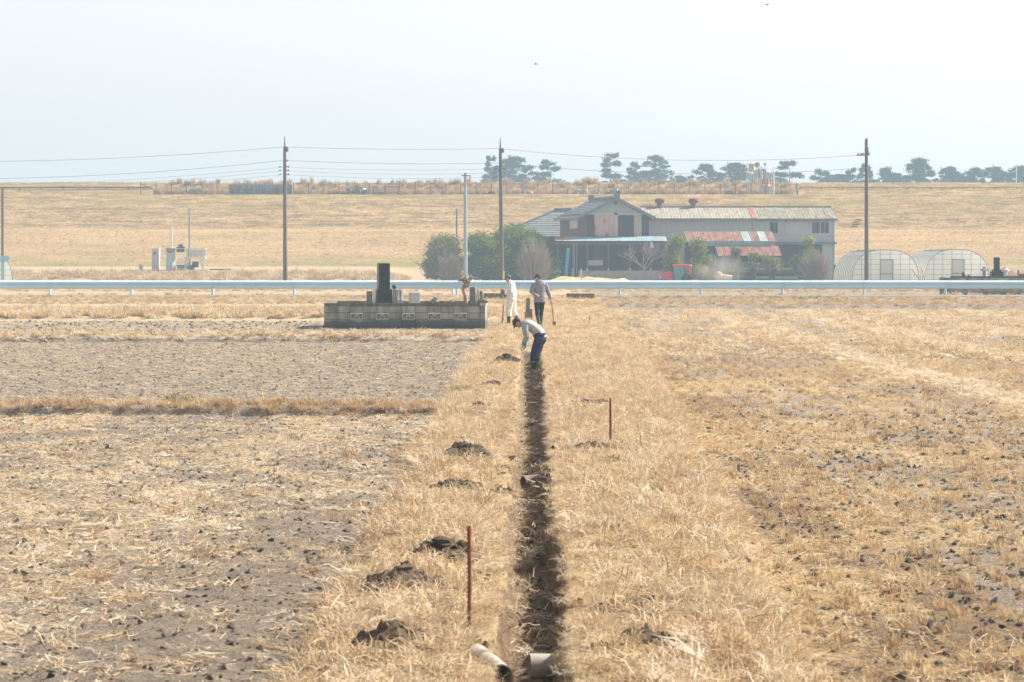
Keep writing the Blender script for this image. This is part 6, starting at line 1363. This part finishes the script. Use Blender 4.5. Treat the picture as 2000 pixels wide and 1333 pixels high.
# dark pipe rails along the crest on both ends
m_railpipe = M('dark_railing', (.07,.06,.055), (.12,.1,.09), 4, .8)
for (a, b_, lab) in ((-260, 296, 'low dark pipe rail along the levee crest left of the fence'), (1562, 2300, 'low dark pipe rail along the levee crest right of the fence')):
    Y = 297.5; o = thing('crest_rail', lab, 'rail', (PX(a, Y), Y, PZ(367.5, Y))); L = (b_-a)*Y/F
    MB().path([(0,0,.06),(L*.3,0,.04),(L*.6,0,.07),(L,0,.05)], .085 if a < 0 else .05, 6).build('pipe', m_railpipe, o, smooth=True)
    for k in range(int(L/2.5)): MB().box(k*2.5-.05, k*2.5+.05, .02, .12, -.6, .1).build('support', m_railpipe, o)
m_blu = M('blue_grey_slat', (.16,.19,.22), (.25,.28,.31), 5, .8, rnd=.2)
pal = MB(); pal_me = None
def pallet_mesh():
    b = MB()
    for z in (0, .30, .6, .9): 
        b.box(0, 1.35, -.02, .02, z, z+.16)
    for x in (.02, .62, 1.23): b.box(x, x+.1, -.06, -.021, 0, 1.12)
    b.box(0, 1.35, .6, .64, 0, 1.1); b.box(0, .05, .02, .6, 0, 1.1); b.box(1.3, 1.35, .02, .6, 0, 1.1)
    me = b.mesh('pallet_crate'); me.materials.append(m_blu); return me
pm = pallet_mesh()
x_ = PX(449, EY+1)
for i in range(5):
    o = link('pallet_crate', pm, None, None, (x_ + i*1.44, EY+.3, ez_(500)+.02), rng.normal(0, .02)); tag(o, 'slatted blue grey crate standing in the crate row behind the fence', 'crate', 'slatted crates on the levee')
c_top = scatter('crate_weeds', c_reed, np.stack([rng.uniform(x_, x_+7.2, 26), np.full(26, EY+.7), np.full(26, ez_(500)+.75)], 1), (.3, .5), .3, 'dry stalks lying over the slatted crates', 'weeds')
for i, px in enumerate((376, 387)):
    t_ = MB().lathe([(.22,-.3),(.34,-.3),(.36,-.2),(.36,.2),(.34,.3),(.22,.3)], n=14); t_.v = [(x, z, y) for x, y, z in t_.v]; o = t_.build('concrete_pipe', m_greyst, None, (PX(px, EY+.5), EY+.5, ez_(px)+.36), R(20), smooth=True); tag(o, 'short concrete pipe ring lying behind the fence, %s the crates' % ('farther from' if i == 0 else 'nearer to'), 'pipe ring')
def junk(px0, px1, ytop, seed, mats, label, n=9, name='scrap_pile', cat='scrap'):
    r = np.random.default_rng(seed); Y = EY+.5; w = (px1-px0)*Y/F; z = ez_(px0, Y); h = PZ(ytop, Y)-z; o = thing(name, label, cat, (PX(px0, Y), Y, z))
    for k in range(n):
        x = r.uniform(.1, .9)*w; hh_ = h*r.uniform(.3, .95)*(1-abs(x/w-.5)); s = r.uniform(.15, .4); b = MB().hexa([(-s,-.25,0),(s,-.25,0),(s,.25,0),(-s,.25,0)], [(-s*r.uniform(.4,1),-.2,hh_),(s*r.uniform(.4,1),-.2,hh_*r.uniform(.8,1.1)),(s*.7,.2,hh_),(-s*.7,.2,hh_)])
        b.build('scrap_piece', mats[k % len(mats)], o, (x, r.uniform(-.3,.3), 0), r.uniform(-.4,.4))
    return o
junk(672, 722, 361, 1, [m_dark, m_concd, m_white, m_darkb, m_greyst], 'dark and white scrap machine parts piled behind the fence', 12)
junk(1100, 1180, 368, 2, [m_greyst, m_palest, m_conc], 'pale grey tarpaulin heaps behind the fence above the farmhouse', 9)
junk(1185, 1215, 366, 3, [m_darkb, m_teal, m_rusts], 'dark and teal junk pile behind the fence over the gable', 7); junk(1400, 1440, 367, 4, [m_palest, m_greyst], 'pale bundled sheets behind the fence near the sign posts', 6)
junk(1000, 1050, 371, 5, [m_wallblue, m_greyst], 'low stack of grey sheets behind the fence beside the pole top', 6); junk(945, 975, 373, 6, [m_darkb, m_concd], 'small dark pile behind the fence next to the concrete pole', 5)
bd = thing('barrier_board', 'red and white barrier boards on a slatted stand behind the fence', 'barrier', (PX(727, EY+.5), EY+.5, ez_(750))); bw = (780-727)*EY/F; zt_ = PZ(364, EY)-ez_(750)
m_sred = M('faded_red', (.52,.11,.11), (.6,.18,.17), 6, .7)
for k in range(5): MB().box(k*bw/5+.01, (k+1)*bw/5-.01, -.03, .03, zt_-.16, zt_+.05).build('stripe_board', m_white if k in (1,) else m_sred, bd)
for z in (.2, .5, .75): MB().box(0, bw, .04, .08, z, z+.1).build('slat', m_greyst, bd)
for x in (.1, bw/2, bw-.1): MB().box(x-.04, x+.04, .081, .14, 0, zt_).build('leg', m_dark, bd)
# stored road signs
def signpost(px, ytop, w, mat, kind, label, smat=None):
    Y = EY+.8+.1*(px % 3); z = ez_(px, Y); h = PZ(ytop, Y)-z; o = thing('road_sign', label, 'road sign', (PX(px, Y), Y, z), group='road signs stored on the levee')
    MB().tube((0,0,-.2),(0,0,h),w,n=8).build('post', mat, o)
    if kind == 'round': MB().tube((0,-.1,h-.32),(0,-.06,h-.32),.32,n=18).build('sign_face', smat, o); MB().tube((-.03,-.115,h-.32),(-.03,-.101,h-.32),.12,n=10).build('sign_symbol', m_rust, o)
    if kind == 'plate': MB().box(-.28,.28,-.1,-.06,h-1.0,h-.1).build('sign_face', smat, o)
    if kind == 'diamond': MB().add([(0,-.1,h),(.13,-.1,h-.22),(0,-.1,h-.44),(-.13,-.1,h-.22),(0,-.06,h),(.13,-.06,h-.22),(0,-.06,h-.44),(-.13,-.06,h-.22)], [(0,1,2,3),(7,6,5,4),(0,4,5,1),(1,5,6,2),(2,6,7,3),(3,7,4,0)]).build('sign_face', smat, o)
m_sy = M('amber_sign', (.60,.33,.05), (.68,.42,.1), 5, .5); m_sw = M('weathered_white_post', (.52,.5,.48), (.62,.6,.58), 5, .7); m_ochre = M('ochre_sign', (.46,.34,.14), (.52,.4,.2), 5, .6)
for a in ((1459,318,.05,m_sw,'', 'bare white post first of the stored sign posts from the farmhouse gable'),(1463,321,.05,m_sw,'', 'bare white post left of the ochre sign plate'),(1467,318.5,.05,m_sw,'plate','ochre rectangular sign plate on a white post on the levee',m_ochre),(1472,320,.05,m_sw,'','bare white post between the ochre plate and the round amber sign'),
          (1478.5,317,.05,m_sw,'round','round amber road sign on a white post on the levee',m_sy),(1485,325,.045,m_sw,'','bare white post right of the round amber sign'),(1488.5,334,.07,m_white,'','short thick white post left of the diamond sign'),(1494,317.5,.035,m_polec,'diamond','small grey diamond sign on a thin post on the levee',m_dark),
          (1498,335,.05,m_white,'plate','short post with a pinkish plate beside the traffic cones',m_palest),(1507,333,.05,m_sw,'','white post left of the tallest bare white post on the levee'),(1511.5,327,.075,m_white,'','tall bare white post at the end of the stored sign posts')): signpost(*a)
for i, (px, yt) in enumerate(((1491, 349), (1500, 350))):
    Y = EY+.7; z = ez_(px); h = PZ(yt, Y)-z; o = thing('traffic_cone', ['red traffic cone standing among the sign posts, next to the diamond sign', 'red and white traffic cone standing right of the plain red one'][i], 'traffic cone', (PX(px, Y), Y, z), group='traffic cones on the levee')
    MB().lathe([(.3,.9),(.22,h*.6),(.10,h)], n=12).build('cone', m_sred, o, smooth=True); MB().lathe([(.24,h*.52+.1),(.2,h*.66)], n=12).build('band', m_white, o, smooth=True); MB().box(-.32,.32,-.32,.32,0,.9).build('stand', m_palest, o)
for i, (px, py) in enumerate(((1676, 429), (1671, 437))):
    Y = np.interp(py, [382, 448, 521], [290, 280, 270]); o = MB().box(-.3,.32,-.12,.12,-.02,.12).box(-.36,-.28,-.06,.06,.0,.09).build('steel_step', m_railpipe, None, (PX(px, Y), Y-.3, float(H(PX(px, Y), Y-.3, False))+.12)); tag(o, ['upper small dark metal step on the levee slope', 'lower small dark metal step on the levee slope'][i], 'step', 'metal steps on the levee slope')
o = MB().tube((0,0,-.3),(0,0,2.1),.06,n=8).lathe([(.1,2.1),(.1,2.25),(.02,2.3)], n=8).build('marker_pole', m_white, None, (PX(1985, 301), 301, 10.75)); tag(o, 'thin white marker pole on the levee crest', 'marker pole')

# ------------------------------------------------------------------ trees and shrubs
def leaves(pts, nrm_up, size, r, mat, name, parent, loc=None, asp=.55, droop=0.):
    """leaf or needle-tuft shaped faces at pts"""
    n = len(pts); a = r.normal(0, 1, (n, 3)); a[:, 2] *= nrm_up; a /= np.linalg.norm(a, axis=1)[:, None]
    b_ = np.cross(a, r.normal(0, 1, (n, 3))); b_ /= np.linalg.norm(b_, axis=1)[:, None]
    s = (size*r.uniform(.6, 1.4, n))[:, None]
    v = np.stack([pts - a*s*.5, pts + b_*s*asp*.5, pts + a*s*.5, pts - b_*s*asp*.5], 1).reshape(-1, 3)
    f = np.arange(n*4); me = mesh_np(name, v, f, np.full(n, 4)); at_ = me.attributes.new('tint', 'FLOAT', 'POINT')
    return me, at_
def foliage(name, lobes, dens, size, mat, parent, r, up=1., asp=.55, shell=.55, rag=.16):
    P_ = []; T = []
    for (c, rad) in lobes:
        vol = rad[0]*rad[1]*rad[2]; n = int(dens * (vol ** (2/3)) )
        d = r.normal(0, 1, (n, 3)); d /= np.linalg.norm(d, axis=1)[:, None]
        q = (shell + (1-shell)*r.uniform(0, 1, n)) * (1 + .16*np.sin(d[:, 0]*5+c[0])*np.sin(d[:, 2]*6+c[2]) + rag*r.normal(0, 1, n))
        P_.append(np.array(c) + d*q[:, None]*np.array(rad)); T.append(np.clip(r.uniform(0, 1) * .5 + r.uniform(0, .5, n), 0, 1))
    P_ = np.concatenate(P_); T = np.concatenate(T)
    me, at_ = leaves(P_, up, size, r, mat, name, parent, asp=asp); at_.data.foreach_set('value', np.repeat(T, 4).astype(np.float32))
    return link(name, me, mat, parent)
PINE = [(.012,.03,.026), (.022,.05,.042), (.035,.075,.058), (.055,.10,.07)]
m_pine = leafmat('pine_needles', PINE, .15, .15); m_dkg = leafmat('dark_evergreen', [(.07,.10,.028), (.12,.165,.04), (.18,.23,.05), (.26,.29,.07)], .2, .15); m_olive = leafmat('olive_foliage', [(.16,.15,.055), (.24,.22,.075), (.32,.29,.10), (.40,.35,.14)], .25, .15)
m_ygreen = leafmat('yellow_green_foliage', [(.10,.145,.028), (.18,.225,.035), (.28,.30,.05), (.40,.38,.09)], .25, .15); m_twigs = leafmat('bare_twigs', [(.25,.19,.15), (.34,.265,.21), (.43,.34,.27)], .1, .15)
m_trunk = M('dark_bark', (.055,.042,.034), (.11,.085,.07), 6, .95, bump=.02); m_ptrunk = M('grey_bark', (.28,.235,.205), (.40,.345,.3), 6, .95, bump=.02)
def pine(px0, px1, ytop, Y, kind, seed, label):
    Y = Y + 130; r = np.random.default_rng(seed); z0 = 4.0; top = PZ(ytop, Y)-z0; w = (px1-px0)*Y/F/2*(1.12 if kind == 'layer' else 1.28)
    o = thing('pine_tree', label, 'tree', (PX((px0+px1)/2, Y), Y, z0), group='pine trees behind the levee'); base_ = 357; zv = max(3., PZ(357, Y)-z0 - 1.8)
    lean = r.uniform(-.25, .25)*w; tr_ = MB().path([(lean*.6,0,-.3),(lean*.2,.1,top*.4),(-lean*.3,0,top*.7),(-lean*.5,0,top*.94)], [.26,.2,.13,.04], 8)
    lobes = []
    if kind == 'layer':
        nl = max(5, int((top-zv)/.8))
        for k in range(nl):
            t = k/(nl-1); z = zv + (top-zv-.3)*t; ww = w*(1.05-.62*t)
            for s in (-1, 1):
                if r.uniform() < .14: continue
                d_ = r.uniform(.3, .62)*ww; y = r.uniform(-.5,.5)*ww; zz = z + r.uniform(-.35,.35)
                tr_.path([(-lean*.2*t,0,zz-.3),(s*d_*.6,y*.6,zz-.05),(s*d_*1.3,y,zz+.08)], [.07,.05,.02], 5)
                for _ in range(6): lobes.append(((s*d_*r.uniform(.5,1.5), y+r.uniform(-.5,.5), zz+r.uniform(-.1,.3)), (ww*r.uniform(.22,.42), ww*.4, r.uniform(.25,.5))))
        lobes.append(((-lean*.5,0,top-.35),(w*.32,w*.3,.4)))
    else:
        nb_ = int(34 + w*17)
        for k in range(nb_):
            t = r.uniform(0, 1)**1.15; z = zv + (top-zv)*t*.93; ww = w*math.sqrt(max(.06, 1-((t-.25)/.8)**2)) if kind == 'round' else w*(1.02-.75*t)
            a = r.uniform(0, 6.28); d_ = ww*r.uniform(.1, .85); s_ = r.uniform(.35, .95)*(.42+.2*w/2.2)
            lobes.append(((math.cos(a)*d_*1.12, math.sin(a)*d_, z), (s_*1.25, s_*1.1, s_*.6))); tr_.path([(-lean*.2,0,z-.6),(math.cos(a)*d_,math.sin(a)*d_,z)], [.06,.02], 5)
        lobes.append(((0,0,top-.5),(w*.3,w*.3,.5)))
    tr_.build('trunk', m_trunk, o, smooth=True); foliage('crown', lobes, 330, .46, m_pine, o, r, 1., .34, .05, .3)
PINES = [(938,980,309,352,'layer','open branched pine half hidden behind the sleeved utility pole'),(962,1044,305,350,'round','dense rounded pine directly behind the sleeved utility pole'),(1040,1108,317,349,'layer','spreading layered pine right of the dense rounded pine'),
 (1163,1224,300,349,'layer','tall layered pine with stepped branches over the farmhouse ridge'),(1216,1262,316,354,'round','medium pine between the stepped pine and the broad topped pine'),(1250,1314,303,350,'round','broad topped tall pine over the long shed roof'),(1308,1352,344,356,'round','very low scrubby pine left of the sign posts'),
 (1350,1412,320,352,'round','rounded pine left of the sign posts behind the levee'),(1404,1470,317,354,'round','wide dark pine directly behind the sign posts'),(1503,1578,317,350,'layer','open pine with sky gaps right of the sign posts'),(1572,1642,336,354,'layer','low flat pine right of the open pine'),
 (1640,1682,332,356,'layer','low ragged pine just before the crossarm pole'),(1668,1714,324,350,'layer','layered pine right behind the crossarm pole'),(1708,1757,326,352,'cone','pointed pine right of the crossarm pole'),(1752,1836,309,350,'cone','tallest broad pine over the first greenhouse'),
 (1830,1888,325,352,'round','rounded tree right of the tallest broad pine'),(1876,1930,327,356,'round','dense tree beginning the dark tree row at the far end'),(1918,1972,325,354,'round','dense tree in the middle of the dark far tree row'),(1958,2020,324,352,'round','dense tree behind the white marker pole'),(2005,2080,322,352,'round','dense tree past the white marker pole'),
 (1600,1672,341,358,'round','low dark tree filling the gap before the crossarm pole'),(1722,1776,338,360,'round','low dark tree between the pointed pine and the tallest pine'),(1458,1512,330,360,'round','dark tree half hidden behind the traffic cones'),(1225,1300,334,362,'round','low tree under the broad topped pine')]
for i, (a, b_, t, Y, k, lab) in enumerate(PINES): pine(a, b_, t, Y, k, 200+i, lab)

def shrub(px0, px1, ytop, ybot, Y, mat, label, seed, leaf=.16, dens=330, stems=5, name='shrub', lobes_n=16, trunk=m_trunk, twig=0., shape=1., low=.0, cat='shrub'):
    r = np.random.default_rng(seed); zg = float(H(PX((px0+px1)/2, Y), Y, False)); w = (px1-px0)*Y/F/2; h = PZ(ytop, Y)-zg
    o = thing(name, label, cat, (PX((px0+px1)/2, Y), Y, zg), group='shrubs round the farmhouse'); lobes = []; tr_ = MB(); zl = low*h
    for k in range(lobes_n):
        t = r.uniform(0, 1); z = zl + (h-zl)*(.12 + .76*t); ww = w*math.sqrt(max(.05, 1-(max(0, t-.35)/.72)**2))**shape
        a = r.uniform(0, 6.28); d_ = ww*r.uniform(.2, .72); s = r.uniform(.32, .52)*min(w, h)
        lobes.append(((math.cos(a)*d_, math.sin(a)*d_*.7, z), (s, s*.9, s*.75)))
    for k in range(stems):
        c = lobes[k % len(lobes)][0]; tr_.path([(r.uniform(-.3,.3)*w*.5,0,-.1),(c[0]*.5,c[1]*.5,c[2]*.5),(c[0],c[1],c[2]+.2)], [.09,.06,.02], 6)
    tr_.build('stem', trunk, o, smooth=True); foliage('crown', lobes, dens*2.6, leaf*1.15, mat, o, r, 1., .6, .3)
    if twig:
        P_ = []; 
        tb = MB()
        for k in range(int(260*twig)):
            a = r.uniform(-1, 1); x = a*w*.85; hh_ = h*r.uniform(.5, 1.)*math.sqrt(max(.1, 1-a*a*.7)); y = r.uniform(-.7,.2)*w*.6 - .3
            tb.path([(x*.55, y, r.uniform(0,.3)*h), (x*.85+r.normal(0,.1), y-.1, hh_*.7), (x+r.normal(0,.25), y-.15+r.normal(0,.2), hh_)], [.02,.013,.006], 3)
        me = tb.mesh('twigs', fix=False); at_ = me.attributes.new('tint', 'FLOAT', 'POINT'); at_.data.foreach_set('value', r.uniform(0, 1, len(me.vertices)).astype(np.float32)); link('twigs', me, m_twigs, o)
    return o
def twiggy(px0, px1, ytop, Y, label, seed, n=420, low=.0):
    r = np.random.default_rng(seed); zg = float(H(PX((px0+px1)/2, Y), Y, False)); w = (px1-px0)*Y/F/2; h = PZ(ytop, Y)-zg; o = thing('bare_shrub', label, 'shrub', (PX((px0+px1)/2, Y), Y, zg), group='bare shrubs round the farmhouse')
    tb = MB(); st = MB()
    for k in range(7): a = r.uniform(-1, 1); st.path([(a*w*.3, 0, -.1), (a*w*.5, r.uniform(-.3,.3), h*.35), (a*w*.75, r.uniform(-.4,.4), h*.72)], [.06,.045,.02], 6)
    st.build('stem', m_ptrunk, o, smooth=True)
    for k in range(n):
        a = r.uniform(-1, 1); x = a*w; hh_ = h*r.uniform(.3, 1.)*math.sqrt(max(.08, 1-a*a*.75)); y = r.uniform(-1, 1)*w*.6
        tb.path([(x*.5, y*.5, max(low*h, hh_*r.uniform(.1,.6))), (x*.8+r.normal(0,.1), y*.8, hh_*.8), (x+r.normal(0,.18), y, hh_)], [.024,.017,.009], 3)
    me = tb.mesh('twigs', fix=False); at_ = me.attributes.new('tint', 'FLOAT', 'POINT'); at_.data.foreach_set('value', r.uniform(0, 1, len(me.vertices)).astype(np.float32)); link('twigs', me, m_twigs, o)
shrub(822, 912, 459, 548, 243, m_olive, 'rounded olive shrub left of the pale concrete pole', 31, twig=1.2, lobes_n=30)
shrub(893, 1000, 457, 548, 242, m_dkg, 'dark evergreen shrub between the concrete pole and the wooden pole', 32, dens=420, lobes_n=34)
shrub(945, 1084, 438, 548, 244, m_dkg, 'big tall evergreen shrub behind the sleeved wooden pole', 33, dens=420, lobes_n=44)
shrub(1000, 1050, 463, 548, 240, m_olive, 'olive shrub against the front of the big evergreen', 34, lobes_n=12, low=.25)
twiggy(1005, 1082, 458, 239, 'bare twiggy shrub between the evergreen and the farmhouse canopy', 35); twiggy(850, 908, 485, 240, 'bare twiggy thicket under the rounded olive shrub', 36, 300)
shrub(1072, 1100, 524, 550, 238, m_dkg, 'low dark shrub at the foot of the blue board', 37, lobes_n=8)
shrub(1284, 1350, 452, 552, 239, m_ygreen, 'glossy bright green tree left of the rusty shed', 38, dens=360, lobes_n=20, name='garden_tree', cat='tree'); shrub(1336, 1396, 461, 552, 238, m_ygreen, 'yellow green bushy tree directly above the red tractor', 39, dens=360, lobes_n=18, name='garden_tree', cat='tree')
shrub(1415, 1462, 470, 548, 240, m_olive, 'slender olive tree in front of the rusty roof', 40, dens=240, lobes_n=13, low=.35, name='garden_tree', cat='tree'); shrub(1452, 1492, 492, 548, 239.5, m_olive, 'thin olive tree with pale leaves beside the slender one', 41, dens=200, lobes_n=10, low=.35, name='garden_tree', cat='tree'); shrub(1484, 1528, 495, 548, 239, m_olive, 'flat topped olive tree before the grey slab stack', 42, dens=230, lobes_n=10, low=.45, name='garden_tree', cat='tree')
shrub(1545, 1610, 459, 548, 241, m_ygreen, 'tall green shrub before the dark shutter of the long shed', 43, dens=300, lobes_n=17); twiggy(1558, 1622, 480, 239, 'bare brown bush in front of the tall green shrub', 44, 520)
# bare tree before the canopy
bt_y = 238.; bt = thing('bare_tree', 'pale leafless tree with spreading branches before the farmhouse canopy', 'tree', (PX(1258, bt_y), bt_y, float(H(PX(1258, bt_y), bt_y, False))))
r = np.random.default_rng(77); tb = MB(); tw = MB(); hT = PZ(470, bt_y)-bt.location.z
def grow_branch(p, d, ln, rad, lev):
    q = p + d*ln; mid = p + d*ln*.5 + Vector(r.normal(0, .04*ln, 3)); (tb if lev < 2 else tw).path([p, mid, q], [rad, rad*.8, rad*.62], 6 if lev < 2 else 4)
    if lev >= 5 or q.z > hT: return
    for k in range(3 if lev < 3 else 2):
        a = d + Vector((r.normal(0, .62), r.normal(0, .5), r.normal(.18, .25))); grow_branch(q, a.normalized(), ln*r.uniform(.62, .85), rad*.6, lev+1)
tb.path([(0,0,-.2),(.03,0,1.0),(0,0,1.45)], [.15,.115,.1], 9)
for d_ in ((-.75,0,.75), (.35,.1,.95), (-.1,-.3,1), (.6,0,.7)): grow_branch(Vector((0,0,1.4)), Vector(d_).normalized(), .85, .065, 0)
tb.build('trunk', m_ptrunk, bt, smooth=True); me = tw.mesh('crown', fix=False); at_ = me.attributes.new('tint', 'FLOAT', 'POINT'); at_.data.foreach_set('value', r.uniform(0, 1, len(me.vertices)).astype(np.float32)); link('crown', me, m_twigs, bt)
# two small birds against the sky
for (px, py, lab, a) in ((1498, 10, 'small dark bird high in the sky over the sign posts', .3), (1047, 126, 'small dark bird in the sky above the layered pine', -.4)):
    q = P(px, py, 150) ; b = MB().path([(-.13,0,0),(-.05,0,.012),(.05,0,.01),(.12,0,.0)], [.006,.028,.025,.006], 8).add([(0,0,.015),(.05,0,.015),(.03,.22,.075),(-.02,.22,.07)], [(0,1,2,3)]).add([(0,0,.015),(.05,0,.015),(.03,-.22,.075),(-.02,-.22,.07)], [(3,2,1,0)])
    o = b.build('bird', m_dark, None, q, a); tag(o, lab, 'bird', 'birds in flight')
m, n, l, b = newmat('haze_air'); n.remove(b)
pv = n.new('ShaderNodeVolumePrincipled'); pv.inputs['Color'].default_value = (*HAZE_COLOR, 1); pv.inputs['Density'].default_value = HAZE_DENSITY; pv.inputs['Anisotropy'].default_value = 0.0
l.new(pv.outputs[0], n['Material Output'].inputs['Volume'])
hz = MB().box(-1600, 1600, -400, 1700, -2.4, 27).build('haze', m); tag(hz, 'thin pale blue haze lying over the fields', 'haze', kind='stuff')
